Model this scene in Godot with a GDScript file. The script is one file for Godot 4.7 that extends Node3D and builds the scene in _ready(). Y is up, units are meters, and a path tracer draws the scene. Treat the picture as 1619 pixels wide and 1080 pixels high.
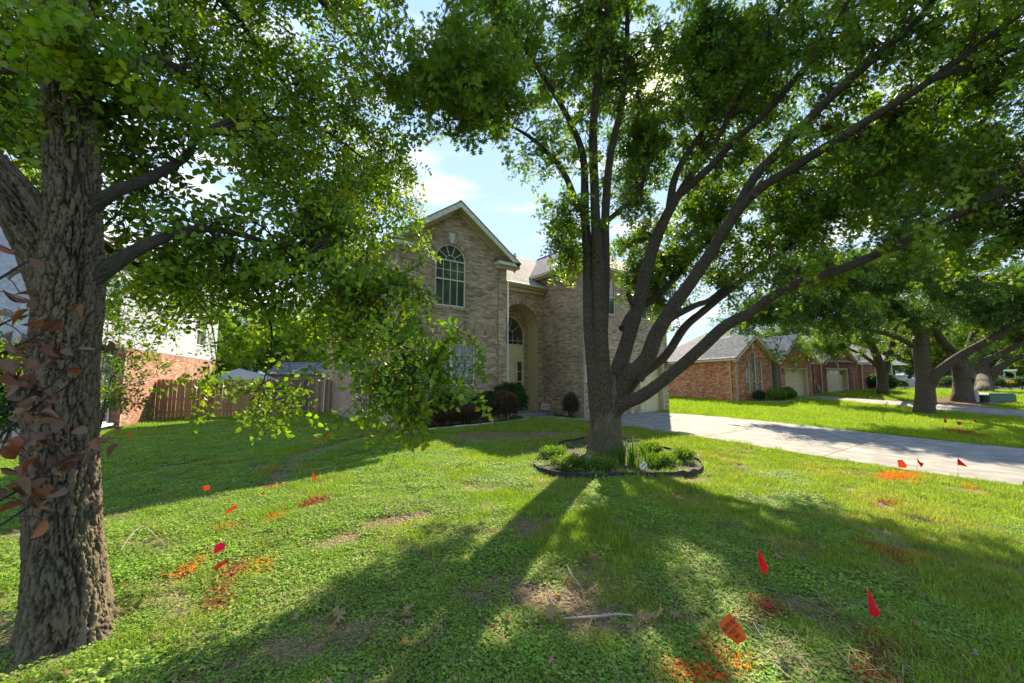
extends Node3D

var rng := RandomNumberGenerator.new()
var names := {}
var made := {}
var noise := FastNoiseLite.new()
var noise2 := FastNoiseLite.new()

# ---------------------------------------------------------------- mesh builder
class MB:
	var v := PackedVector3Array()
	var n := PackedVector3Array()
	var t := PackedVector2Array()
	var c := PackedColorArray()
	var ix := PackedInt32Array()
	var col := Color.WHITE

	func tri(a: Vector3, b: Vector3, d: Vector3) -> void:
		var nn := (b - a).cross(d - a).normalized()
		var k := v.size()
		for p in [a, b, d]:
			v.append(p); n.append(nn); c.append(col); t.append(Vector2(p.x + p.z, p.y))
		ix.append(k); ix.append(k + 2); ix.append(k + 1)

	func quad(a: Vector3, b: Vector3, d: Vector3, e: Vector3) -> void:
		var nn := (b - a).cross(d - a).normalized()
		var k := v.size()
		v.append(a); v.append(b); v.append(d); v.append(e)
		for i in 4:
			n.append(nn); c.append(col)
		t.append(Vector2(0, 0)); t.append(Vector2(1, 0)); t.append(Vector2(1, 1)); t.append(Vector2(0, 1))
		ix.append(k); ix.append(k + 2); ix.append(k + 1); ix.append(k); ix.append(k + 3); ix.append(k + 2)

	# a box in the frame w (x along, y up, z out) between two corners, edges bevelled by b
	func box(w: Transform3D, lo: Vector3, hi: Vector3, b := 0.0) -> void:
		var p := func(x, y, z): return w * Vector3(x, y, z)
		if b <= 0.0:
			var q := []
			for k in 8:
				q.append(w * Vector3(hi.x if k & 1 else lo.x, hi.y if k & 2 else lo.y, hi.z if k & 4 else lo.z))
			quad(q[4], q[5], q[7], q[6]); quad(q[1], q[0], q[2], q[3])
			quad(q[5], q[1], q[3], q[7]); quad(q[0], q[4], q[6], q[2])
			quad(q[6], q[7], q[3], q[2]); quad(q[0], q[1], q[5], q[4])
			return
		# six inset faces, twelve bevels, eight corners
		var cc := (lo + hi) * 0.5
		var h := (hi - lo) * 0.5
		b = minf(b, minf(h.x, minf(h.y, h.z)) * 0.9)
		var f := func(ax: int, s: float, su: float, sv: float) -> Vector3:
			var o := Vector3.ZERO
			var u := (ax + 1) % 3
			var vv := (ax + 2) % 3
			o[ax] = h[ax] * s; o[u] = (h[u] - b) * su; o[vv] = (h[vv] - b) * sv
			return w * (cc + o)
		for ax in 3:
			for s in [-1.0, 1.0]:
				var a0: Vector3 = f.call(ax, s, -s, -1.0)
				var a1: Vector3 = f.call(ax, s, s, -1.0)
				var a2: Vector3 = f.call(ax, s, s, 1.0)
				var a3: Vector3 = f.call(ax, s, -s, 1.0)
				quad(a0, a1, a2, a3)
			var u := (ax + 1) % 3
			for s in [-1.0, 1.0]:
				for r in [-1.0, 1.0]:
					# edge between face ax=s and face u=r
					var e0: Vector3 = f.call(ax, s, r, -1.0)
					var e1: Vector3 = f.call(ax, s, r, 1.0)
					var g0: Vector3 = f.call(u, r, -1.0, s)
					var g1: Vector3 = f.call(u, r, 1.0, s)
					if s * r > 0.0:
						quad(e0, g0, g1, e1)
					else:
						quad(g0, e0, e1, g1)
		for sx in [-1.0, 1.0]:
			for sy in [-1.0, 1.0]:
				for sz in [-1.0, 1.0]:
					var a: Vector3 = f.call(0, sx, sy, sz)
					var bb: Vector3 = f.call(1, sy, sz, sx)
					var d: Vector3 = f.call(2, sz, sx, sy)
					if sx * sy * sz > 0.0:
						tri(a, bb, d)
					else:
						tri(a, d, bb)

	# a prism: flat outline (counter-clockwise in x,y of w) from z0 to z1
	func prism(w: Transform3D, pts: PackedVector2Array, z0: float, z1: float) -> void:
		var k := pts.size()
		var tr := Geometry2D.triangulate_polygon(pts)
		for i in range(0, tr.size(), 3):
			var a := pts[tr[i]]
			var b := pts[tr[i + 1]]
			var d := pts[tr[i + 2]]
			if (b - a).cross(d - a) < 0.0:
				var m := b
				b = d
				d = m
			tri(w * Vector3(a.x, a.y, z1), w * Vector3(b.x, b.y, z1), w * Vector3(d.x, d.y, z1))
			tri(w * Vector3(a.x, a.y, z0), w * Vector3(d.x, d.y, z0), w * Vector3(b.x, b.y, z0))
		var area := 0.0
		for i in k:
			area += pts[i].cross(pts[(i + 1) % k])
		for i in k:
			var a := pts[i]
			var b := pts[(i + 1) % k]
			if area < 0.0:
				var m := a
				a = b
				b = m
			quad(w * Vector3(a.x, a.y, z0), w * Vector3(b.x, b.y, z0), w * Vector3(b.x, b.y, z1), w * Vector3(a.x, a.y, z1))

	# a smooth tube along points with a radius at each
	func tube(p: PackedVector3Array, r: PackedFloat32Array, sides := 6, around := 1.0, cap := true, bump: FastNoiseLite = null, amp := 0.0) -> void:
		var k := p.size()
		var base := v.size()
		var prev := Vector3.ZERO
		var along := 0.0
		for i in k:
			var tan_ := (p[mini(i + 1, k - 1)] - p[maxi(i - 1, 0)]).normalized()
			var side := prev - tan_ * prev.dot(tan_)
			if side.length() < 0.1:
				side = tan_.cross(Vector3.RIGHT if absf(tan_.x) < 0.8 else Vector3.UP)
			side = side.normalized()
			prev = side
			var up := side.cross(tan_)
			if i:
				along += p[i].distance_to(p[i - 1])
			for j in sides + 1:
				var a := TAU * j / sides
				var d := side * cos(a) + up * sin(a)
				var rr := r[i]
				if bump:
					var q := p[i] + d * rr
					rr += amp * rr * bump.get_noise_3d(q.x, q.y * 0.5, q.z)
				v.append(p[i] + d * rr); n.append(d); c.append(col)
				t.append(Vector2(around * j / sides, along))
		var w := sides + 1
		for i in k - 1:
			for j in sides:
				var a := base + i * w + j
				ix.append(a); ix.append(a + 1); ix.append(a + w)
				ix.append(a + 1); ix.append(a + w + 1); ix.append(a + w)
		if cap:
			for e in [0, k - 1]:
				var mid := v.size()
				v.append(p[e]); n.append((p[e] - p[1 if e == 0 else k - 2]).normalized()); c.append(col); t.append(Vector2.ZERO)
				for j in sides:
					var a: int = base + e * w + j
					ix.append(mid)
					if e == 0:
						ix.append(a + 1); ix.append(a)
					else:
						ix.append(a); ix.append(a + 1)

	func mesh() -> ArrayMesh:
		var a := []
		a.resize(Mesh.ARRAY_MAX)
		a[Mesh.ARRAY_VERTEX] = v; a[Mesh.ARRAY_NORMAL] = n; a[Mesh.ARRAY_TEX_UV] = t; a[Mesh.ARRAY_COLOR] = c; a[Mesh.ARRAY_INDEX] = ix
		var m := ArrayMesh.new()
		m.add_surface_from_arrays(Mesh.PRIMITIVE_TRIANGLES, a)
		return m

# ---------------------------------------------------------------- nodes
func numbered(called: String) -> String:
	names[called] = names.get(called, -1) + 1
	return called if names[called] == 0 else "%s_%03d" % [called, names[called]]

func origin(node: Node) -> Vector3:
	var o := Vector3.ZERO
	while node is Node3D and node != self:
		o += (node as Node3D).position
		node = node.get_parent()
	return o

func metas(o: Node, label: String, category := "", group := "", kind := "") -> void:
	if label: o.set_meta("label", label)
	if category: o.set_meta("category", category)
	if group: o.set_meta("group", group)
	if kind: o.set_meta("kind", kind)

func thing(called: String, at: Vector3, label: String, category: String, group := "") -> Node3D:
	var o := Node3D.new()
	o.name = numbered(called)
	add_child(o)
	o.position = at
	metas(o, label, category, group)
	return o

# one mesh in world coordinates as a named part (or a thing of its own at top level)
func obj(called: String, m, mt: Material, parent: Node = self, kind := "") -> MeshInstance3D:
	var o := MeshInstance3D.new()
	o.mesh = m.mesh() if m is MB else m
	o.material_override = mt
	o.name = numbered(called) if parent == self else called
	parent.add_child(o, true)
	o.position = -origin(parent) if parent != self else Vector3.ZERO
	if kind: o.set_meta("kind", kind)
	return o

# one mesh with a pivot at p, its vertices relative to p
func placed(called: String, m, mt: Material, tr: Transform3D, parent: Node = self, kind := "") -> MeshInstance3D:
	var o := obj(called, m, mt, parent, kind)
	tr.origin -= origin(parent) if parent != self else Vector3.ZERO
	o.transform = tr
	return o

func many(called: String, m, mt: Material, places: Array, cols: Array, parent: Node = self) -> MultiMeshInstance3D:
	var mm := MultiMesh.new()
	mm.transform_format = MultiMesh.TRANSFORM_3D
	mm.use_colors = cols.size() > 0
	mm.mesh = m.mesh() if m is MB else m
	mm.instance_count = places.size()
	for i in places.size():
		mm.set_instance_transform(i, places[i])
		if cols.size():
			mm.set_instance_color(i, cols[i])
	var o := MultiMeshInstance3D.new()
	o.multimesh = mm
	o.material_override = mt
	o.name = numbered(called) if parent == self else called
	parent.add_child(o, true)
	o.position = -origin(parent) if parent != self else Vector3.ZERO
	o.set_meta("kind", "stuff")
	return o

# ---------------------------------------------------------------- small helpers
func lin(r: float, g: float, b: float) -> Color:      # a linear real-world colour as albedo
	return Color(r, g, b).linear_to_srgb()

func mat(c: Color, rough := 0.8, vertex := false) -> StandardMaterial3D:
	var m := StandardMaterial3D.new()
	m.albedo_color = c
	m.roughness = rough
	m.vertex_color_use_as_albedo = vertex
	return m

func noise_tex(freq: float, size := 512, ramp: Gradient = null, kind := FastNoiseLite.TYPE_SIMPLEX_SMOOTH, oct := 5, sd := 1) -> NoiseTexture2D:
	var key := str([freq, size, kind, oct, sd, ramp.offsets if ramp else 0, ramp.colors if ramp else 0])
	if made.has(key): return made[key]
	var f := FastNoiseLite.new()
	f.noise_type = kind
	f.frequency = freq
	f.fractal_octaves = oct
	f.seed = sd
	var t := NoiseTexture2D.new()
	t.width = size; t.height = size; t.seamless = true
	t.noise = f
	t.color_ramp = ramp
	made[key] = t
	return t

func ramp(stops: Array) -> Gradient:
	var g := Gradient.new()
	var o := PackedFloat32Array()
	var c := PackedColorArray()
	for s in stops:
		o.append(s[0]); c.append(s[1])
	g.offsets = o; g.colors = c
	return g

# multiply grain over a material, in world space
func grain(m: StandardMaterial3D, scale: float, lo: float, hi: float, bump := 0.0, freq := 0.02, stretch := Vector3.ONE) -> StandardMaterial3D:
	m.albedo_texture = noise_tex(freq, 512, ramp([[0.25, Color(lo, lo, lo)], [0.75, Color(hi, hi, hi)]]), FastNoiseLite.TYPE_SIMPLEX_SMOOTH, 5, 3)
	m.uv1_triplanar = true
	m.uv1_world_triplanar = true
	m.uv1_scale = stretch * scale
	if bump > 0.0:
		m.heightmap_enabled = true
		m.heightmap_texture = noise_tex(freq * 2.0, 512, null, FastNoiseLite.TYPE_SIMPLEX_SMOOTH, 5, 7)
		m.heightmap_scale = bump
	return m

func rv(s := 1.0) -> Vector3:
	return Vector3(rng.randf_range(-s, s), rng.randf_range(-s, s), rng.randf_range(-s, s))

func rdir() -> Vector3:
	var d := rv()
	while d.length() > 1.0 or d.length() < 0.1:
		d = rv()
	return d.normalized()

func curve(p: Array, steps: int) -> PackedVector3Array:     # Catmull-Rom through the points
	var o := PackedVector3Array()
	var k := p.size()
	for i in k - 1:
		var a: Vector3 = p[maxi(i - 1, 0)]
		var b: Vector3 = p[i]
		var d: Vector3 = p[i + 1]
		var e: Vector3 = p[mini(i + 2, k - 1)]
		for j in steps:
			o.append(b.cubic_interpolate(d, a, e, float(j) / steps))
	o.append(p[k - 1])
	return o

func radii(r: Array, count: int) -> PackedFloat32Array:     # spread key radii over count points
	var o := PackedFloat32Array()
	for i in count:
		var f := float(i) / maxf(1.0, count - 1) * (r.size() - 1)
		var a := mini(int(f), r.size() - 2) if r.size() > 1 else 0
		o.append(lerpf(r[a], r[mini(a + 1, r.size() - 1)], f - a))
	return o

func up_frame(dir: Vector3, roll: float, s := 1.0) -> Transform3D:  # y along dir
	var x := dir.cross(Vector3.UP if absf(dir.y) < 0.95 else Vector3.RIGHT).normalized()
	var z := x.cross(dir)
	return Transform3D(Basis(x, dir, z).rotated(dir, roll).scaled_local(Vector3(s, s, s)), Vector3.ZERO)

func hgt(x: float, z: float) -> float:                       # the lie of the land
	var s := -z
	var h := -0.05 * smoothstep(5.0, 12.0, s) - 0.3 * smoothstep(3.0, 12.0, x) * (1.0 - smoothstep(1.0, 11.0, s))
	h -= 0.05 * smoothstep(14.0, 20.0, s) * (1.0 - smoothstep(20.0, 30.0, x))
	h += 0.12 * smoothstep(9.5, 12.3, s) * smoothstep(4.0, 5.5, x) * (1.0 - smoothstep(11.6, 12.6, x)) * (1.0 - smoothstep(17.0, 19.0, s))
	return h + 0.06 * clampf(x - 32.0, 0.0, 12.5)

func lumps(x: float, z: float) -> float:
	return noise.get_noise_2d(x * 3.0, z * 3.0) * 0.035 + noise.get_noise_2d(x * 14.0, z * 14.0) * 0.012

func ground(x: float, z: float) -> Vector3:
	return Vector3(x, hgt(x, z) + (0.0 if on_paving(x, z, 0.25) else lumps(x, z)), z)

func on_paving(x: float, z: float, grow := 0.0) -> bool:
	if x > 12.45 - grow and x < 19.3 + grow and z > -13.6 - grow and z < 30.0: return true
	if x > 11.0 - grow and x < 13.6 + grow and z > -18.0 and z < -13.3: return true
	if x > 8.9 - grow and x < 12.6 + grow and z > -13.6 - grow and z < -12.35 + grow: return false
	return false

func cam_basis() -> Basis:
	return Basis.from_euler(Vector3(deg_to_rad(5.44), deg_to_rad(-35.8), 0.0))

func _ready() -> void:
	rng.seed = 7
	noise.seed = 4; noise.frequency = 0.1; noise.fractal_octaves = 3
	noise2.seed = 9; noise2.frequency = 0.35; noise2.fractal_octaves = 4
	# camera, sky, sun and exposure
	var cam := Camera3D.new()
	cam.name = "camera"
	add_child(cam)
	cam.transform = Transform3D(cam_basis(), Vector3(0, 1.75, 0))
	cam.fov = rad_to_deg(2.0 * atan(540.0 / 630.0))
	cam.near = 0.05
	cam.far = 900.0
	cam.current = true
	var we := WorldEnvironment.new()
	we.name = "environment"
	var e := Environment.new()
	e.background_mode = Environment.BG_SKY
	e.tonemap_mode = Environment.TONE_MAPPER_LINEAR
	e.tonemap_exposure = 3.8
	e.sdfgi_enabled = true; e.ssao_enabled = true; e.ssil_enabled = true
	var sm := ProceduralSkyMaterial.new()
	sm.sky_top_color = Color(0.58, 0.73, 0.93)
	sm.sky_horizon_color = Color(0.78, 0.86, 0.93)
	sm.sky_curve = 0.45
	sm.sky_energy_multiplier = 0.68
	sm.ground_horizon_color = Color(0.5, 0.52, 0.5)
	sm.ground_bottom_color = Color(0.2, 0.22, 0.15)
	sm.sun_angle_max = 16.0
	sm.sun_curve = 0.12
	sm.sky_cover = cloud_cover()
	sm.sky_cover_modulate = Color(1.0, 0.9, 0.78, 0.75)
	var sky := Sky.new()
	sky.sky_material = sm
	e.sky = sky
	we.environment = e
	add_child(we)
	var sun := DirectionalLight3D.new()
	sun.name = "sun"
	add_child(sun)
	sun.look_at_from_position(Vector3(0.669, 0.6005, -0.438) * 50.0, Vector3.ZERO)
	sun.light_energy = 1.4
	sun.light_color = Color(1.0, 0.93, 0.80)
	sun.light_angular_distance = 0.55
	sun.shadow_enabled = true
	build_ground()
	build_house()
	build_neighbours()
	build_trees()
	build_lawn()
	build_things()

func cloud_cover() -> ImageTexture:
	var im := Image.create(1024, 512, false, Image.FORMAT_RGBAF)
	var f := FastNoiseLite.new()
	f.seed = 21; f.frequency = 1.0; f.fractal_octaves = 5
	for y in 512:
		var el := PI * (0.5 - (y + 0.5) / 512.0)
		for x in 1024:
			var a := 0.0
			if el > -0.05:
				var az := TAU * (x + 0.5) / 1024.0
				var d := Vector3(cos(az) * cos(el), sin(el) * 5.0, sin(az) * cos(el))
				var q := f.get_noise_3d(d.x * 2.2, d.y * 2.2, d.z * 2.2)
				a = smoothstep(0.0, 0.45, q) * (0.35 + 0.65 * (1.0 - smoothstep(0.3, 0.9, el)))
			im.set_pixel(x, y, Color(0.45, 0.40, 0.34, clampf(a, 0.0, 1.0)))
	return ImageTexture.create_from_image(im)

func build_ground() -> void:
	var xs := []
	var zs := []
	var x := -260.0
	while x < 330.0:
		xs.append(x)
		x += 0.25 if x > -9.0 and x < 21.0 else (1.0 if x > -20.0 and x < 60.0 else 20.0)
	var z := -330.0
	while z < 260.0:
		zs.append(z)
		z += 0.25 if z > -15.0 and z < 4.0 else (1.0 if z > -40.0 and z < 12.0 else 20.0)
	var m := MB.new()
	for j in zs.size():
		for i in xs.size():
			var p := ground(xs[i], zs[j])
			if on_paving(p.x, p.z, -0.1): p.y -= 0.09
			var e := 0.3
			var nx := Vector3(hgt(p.x - e, p.z) - hgt(p.x + e, p.z), 2 * e, hgt(p.x, p.z - e) - hgt(p.x, p.z + e)).normalized()
			var s := soil(p.x, p.z)
			var k := 0.75 + 0.6 * (noise2.get_noise_2d(p.x * 5.0, p.z * 5.0) * 0.5 + 0.5)
			var lawn := Color(0.17, 0.165, 0.06)
			if p.distance_to(Vector3(10, 0, -8)) > 34.0: lawn = Color(0.07, 0.12, 0.02)
			m.v.append(p); m.n.append(nx); m.t.append(Vector2(p.x, p.z))
			m.c.append(lawn.lerp(Color(0.19, 0.125, 0.072), s) * Color(k, k, k))
	var w := xs.size()
	for j in zs.size() - 1:
		for i in w - 1:
			var a := j * w + i
			m.ix.append_array([a, a + 1, a + w, a + 1, a + w + 1, a + w])
	var gm := mat(Color.WHITE, 0.95, true)
	gm.heightmap_enabled = true
	gm.heightmap_texture = noise_tex(0.03, 512)
	gm.heightmap_scale = 3.0
	gm.uv1_triplanar = true; gm.uv1_world_triplanar = true
	gm.uv1_scale = Vector3(1.1, 1.1, 1.1)
	gm.albedo_texture = noise_tex(0.05, 512, ramp([[0.3, Color(0.72, 0.72, 0.72)], [0.7, Color(1, 1, 1)]]))
	metas(obj("ground", m, gm), "lawn soil and turf running under everything", "", "", "structure")

# ---------------------------------------------------------------- building pieces
var M := {}

func make_materials() -> void:
	M.mortar = grain(mat(lin(0.36, 0.32, 0.26), 0.95), 2.0, 0.75, 1.0, 0.4)
	M.mortar_red = grain(mat(lin(0.42, 0.36, 0.30), 0.95), 2.0, 0.75, 1.0, 0.4)
	M.brick = grain(mat(Color.WHITE, 0.9, true), 3.0, 0.7, 1.0, 0.25)
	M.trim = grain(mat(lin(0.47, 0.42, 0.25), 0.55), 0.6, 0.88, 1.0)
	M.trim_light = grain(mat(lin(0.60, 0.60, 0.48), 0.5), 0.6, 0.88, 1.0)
	M.cream = grain(mat(lin(0.60, 0.54, 0.30), 0.55), 0.6, 0.88, 1.0)
	M.garage = grain(mat(lin(0.60, 0.53, 0.33), 0.5), 0.5, 0.9, 1.0)
	M.white = grain(mat(lin(0.74, 0.74, 0.72), 0.5), 0.6, 0.88, 1.0)
	M.siding = grain(mat(lin(0.38, 0.42, 0.50), 0.6), 0.5, 0.86, 1.0)
	M.stone = grain(mat(lin(0.62, 0.60, 0.54), 0.85), 1.5, 0.75, 1.0, 0.3)
	M.concrete = grain(mat(lin(0.215, 0.21, 0.20), 0.9), 0.22, 0.80, 1.0, 0.0, 0.012)
	M.foundation = grain(mat(lin(0.40, 0.37, 0.31), 0.9), 0.8, 0.7, 1.0, 0.3)
	M.shingle = grain(mat(Color.WHITE, 0.92, true), 4.0, 0.6, 1.0, 0.3)
	M.deck = mat(lin(0.10, 0.09, 0.08), 0.95)
	M.glass = mat(Color(0.22, 0.30, 0.25, 0.30), 0.03)
	M.glass.transparency = BaseMaterial3D.TRANSPARENCY_ALPHA
	M.glass.metallic_specular = 1.0
	M.dark = mat(lin(0.03, 0.032, 0.03), 0.9)
	M.blind = mat(lin(0.22, 0.23, 0.20), 0.6)
	M.black = mat(lin(0.015, 0.015, 0.015), 0.45)
	M.metal = mat(lin(0.35, 0.36, 0.36), 0.45)
	M.metal.metallic = 0.7
	M.wood_new = grain(mat(Color.WHITE, 0.85, true), 0.9, 0.62, 1.0, 0.3, 0.03, Vector3(6, 0.7, 6))
	M.plain = mat(Color.WHITE, 0.8, true)

func frame_at(o: Vector3, u: Vector3, n: Vector3) -> Transform3D:
	return Transform3D(Basis(u, Vector3.UP, n), o)

func bx(called: String, w: Transform3D, lo: Vector3, hi: Vector3, mt: Material, parent: Node, bev := 0.004) -> MeshInstance3D:
	var m := MB.new()
	m.box(w, lo, hi, bev)
	return obj(called, m, mt, parent)

# what is left of a wall at height v: intervals [u0, u1]
func spans(wall: Dictionary, v: float) -> Array:
	var a: float = wall.u[0]
	var b: float = wall.u[1]
	if wall.has("peak") and v > wall.eave:
		var f: float = clampf((v - wall.eave) / (wall.peak.y - wall.eave), 0.0, 1.0)
		a = lerpf(a, wall.peak.x, f)
		b = lerpf(b, wall.peak.x, f)
	var out := [[a, b]]
	for h in wall.get("holes", []):
		var h0: float = h[0]
		var h1: float = h[1]
		if v < h[2]: continue
		if v > h[3]:
			if not h[4]: continue
			var r := (h1 - h0) * 0.5
			var d: float = v - h[3]
			if d >= r: continue
			var half := sqrt(r * r - d * d)
			var mid := (h0 + h1) * 0.5
			h0 = mid - half
			h1 = mid + half
		var nx := []
		for s in out:
			if h1 <= s[0] or h0 >= s[1]:
				nx.append(s)
				continue
			if h0 > s[0]: nx.append([s[0], h0])
			if h1 < s[1]: nx.append([h1, s[1]])
		out = nx
	return out

func brick_unit() -> ArrayMesh:
	if not M.has("brick_mesh"):
		var m := MB.new()
		m.box(Transform3D.IDENTITY, Vector3(-0.5, -0.5, -0.5), Vector3(0.5, 0.5, 0.5), 0.05)
		M.brick_mesh = m.mesh()
	return M.brick_mesh

# lays a wall brick by brick; the 300 nearest to «near» are parts of their own
func brick_wall(parent: Node, w: Transform3D, wall: Dictionary, palette: Array, mortar: Material, near = null) -> void:
	var ch := 0.0775
	var bl := 0.25
	var back := MB.new()
	var places := []
	var cols := []
	var v: float = wall.v[0]
	var row := 0
	while v + 0.02 < wall.v[1]:
		var mid := v + ch * 0.5
		for s in spans(wall, mid):
			back.box(w, Vector3(s[0], v, -0.12), Vector3(s[1], v + ch, -0.009))
			var u: float = s[0] - (bl * 0.5 if row % 2 else 0.0)
			while u < s[1]:
				var a := maxf(u, s[0]) + 0.005
				var b := minf(u + bl, s[1]) - 0.005
				if b - a > 0.03:
					var bs := Basis(Vector3(b - a, 0, 0), Vector3(0, ch - 0.010, 0), Vector3(0, 0, 0.06))
					places.append(w * Transform3D(bs, Vector3((a + b) * 0.5, mid, -0.030 + rng.randf_range(-0.002, 0.003))))
					var st := 1.0 + 0.30 * noise.get_noise_3dv(places[places.size() - 1].origin * 5.0) + 0.18 * noise.get_noise_3dv(places[places.size() - 1].origin * Vector3(14, 3, 14))
					cols.append(brick_tint(palette) * Color(st, st, st))
				u += bl
		v += ch
		row += 1
	obj("mortar", back, mortar, parent)
	for x in wall.get("extra", []):
		places.append(x)
		cols.append(brick_tint(palette))
	lay(parent, places, cols, palette, near)

func brick_tint(palette: Array) -> Color:
	var c: Color = palette[rng.randi() % palette.size()]
	var k := rng.randf_range(0.82, 1.16)
	return Color(c.r * k, c.g * k, c.b * k)

func lay(parent: Node, places: Array, cols: Array, palette: Array, near) -> void:
	if near != null:
		var order := []
		for i in places.size():
			order.append([(places[i] as Transform3D).origin.distance_to(near), i])
		order.sort_custom(func(a, b): return a[0] < b[0])
		var mts := []
		for c in palette:
			for k in [0.86, 1.0, 1.14]:
				var mm: StandardMaterial3D = M.brick.duplicate()
				mm.vertex_color_use_as_albedo = false
				mm.albedo_color = lin(c.r * k, c.g * k, c.b * k)
				mts.append(mm)
		var taken := {}
		for k in mini(300, order.size()):
			var i: int = order[k][1]
			taken[i] = true
			placed("brick", brick_unit(), mts[rng.randi() % mts.size()], places[i], parent)
		var rest := []
		var rc := []
		for i in places.size():
			if not taken.has(i):
				rest.append(places[i]); rc.append(cols[i])
		many("bricks", brick_unit(), M.brick, rest, rc, parent)
	else:
		many("bricks", brick_unit(), M.brick, places, cols, parent)

# bricks set on end along a band
func soldiers(w: Transform3D, u0: float, u1: float, v0: float, v1: float, out_ := 0.0) -> Array:
	var a := []
	var u := u0
	while u + 0.06 < u1:
		a.append(w * Transform3D(Basis(Vector3(0.066, 0, 0), Vector3(0, v1 - v0 - 0.01, 0), Vector3(0, 0, 0.06)), Vector3(u + 0.038, (v0 + v1) * 0.5, -0.030 + out_ + rng.randf_range(-0.002, 0.003))))
		u += 0.0765
	return a

# a ring of bricks round an arch
func arch_ring(w: Transform3D, uc: float, vc: float, r: float, thick: float, out_: float) -> Array:
	var a := []
	var k := int(PI * r / 0.078)
	for i in k:
		var t := PI * (i + 0.5) / k
		var d := Vector3(cos(t), sin(t), 0)
		a.append(w * Transform3D(Basis(Vector3(-d.y, d.x, 0) * (PI * r / k - 0.01), d * (thick - 0.01), Vector3(0, 0, 0.07)), Vector3(uc, vc, out_ - 0.02) + d * (r + thick * 0.5)))
	return a

func shingles(parent: Node, called: String, poly: PackedVector3Array, palette: Array) -> void:
	# poly: eave left, eave right, then the upper corners, seen from outside, counter-clockwise
	var o := poly[0]
	var u := (poly[1] - poly[0]).normalized()
	var nn := u.cross(poly[poly.size() - 1] - o).normalized()
	var vv := nn.cross(u)
	var w := Transform3D(Basis(u, vv, nn), o)
	var flat := PackedVector2Array()
	var top := 0.0
	for p in poly:
		var q := w.affine_inverse() * p
		flat.append(Vector2(q.x, q.y))
		top = maxf(top, q.y)
	var m := MB.new()
	m.prism(w, flat, -0.10, -0.02)
	var deck := obj(called, m, M.deck, parent)
	var places := []
	var cols := []
	var row := 0
	var v := 0.0
	while v < top - 0.02:
		var lo := 1e9
		var hi := -1e9
		for i in flat.size():
			var a := flat[i]
			var b := flat[(i + 1) % flat.size()]
			var vm := v + 0.07
			if (a.y - vm) * (b.y - vm) < 0.0:
				var x := lerpf(a.x, b.x, (vm - a.y) / (b.y - a.y))
				lo = minf(lo, x)
				hi = maxf(hi, x)
		if hi > lo:
			var x := lo - rng.randf() * 0.25
			while x < hi:
				var wd := rng.randf_range(0.16, 0.34)
				var a := maxf(x, lo)
				var b := minf(x + wd, hi)
				if b - a > 0.03:
					var tilt := Basis(u, vv, nn).rotated(u, 0.05)
					places.append(Transform3D(tilt.scaled_local(Vector3(b - a - 0.006, 0.165, 0.014)), w * Vector3((a + b) * 0.5, v + 0.078, -0.006 + rng.randf() * 0.006)))
					var c: Color = palette[rng.randi() % palette.size()]
					var k := rng.randf_range(0.75, 1.2)
					cols.append(Color(c.r * k, c.g * k, c.b * k))
				x += wd
		v += 0.14
		row += 1
	many("shingles", brick_unit(), M.shingle, places, cols, deck)

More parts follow.
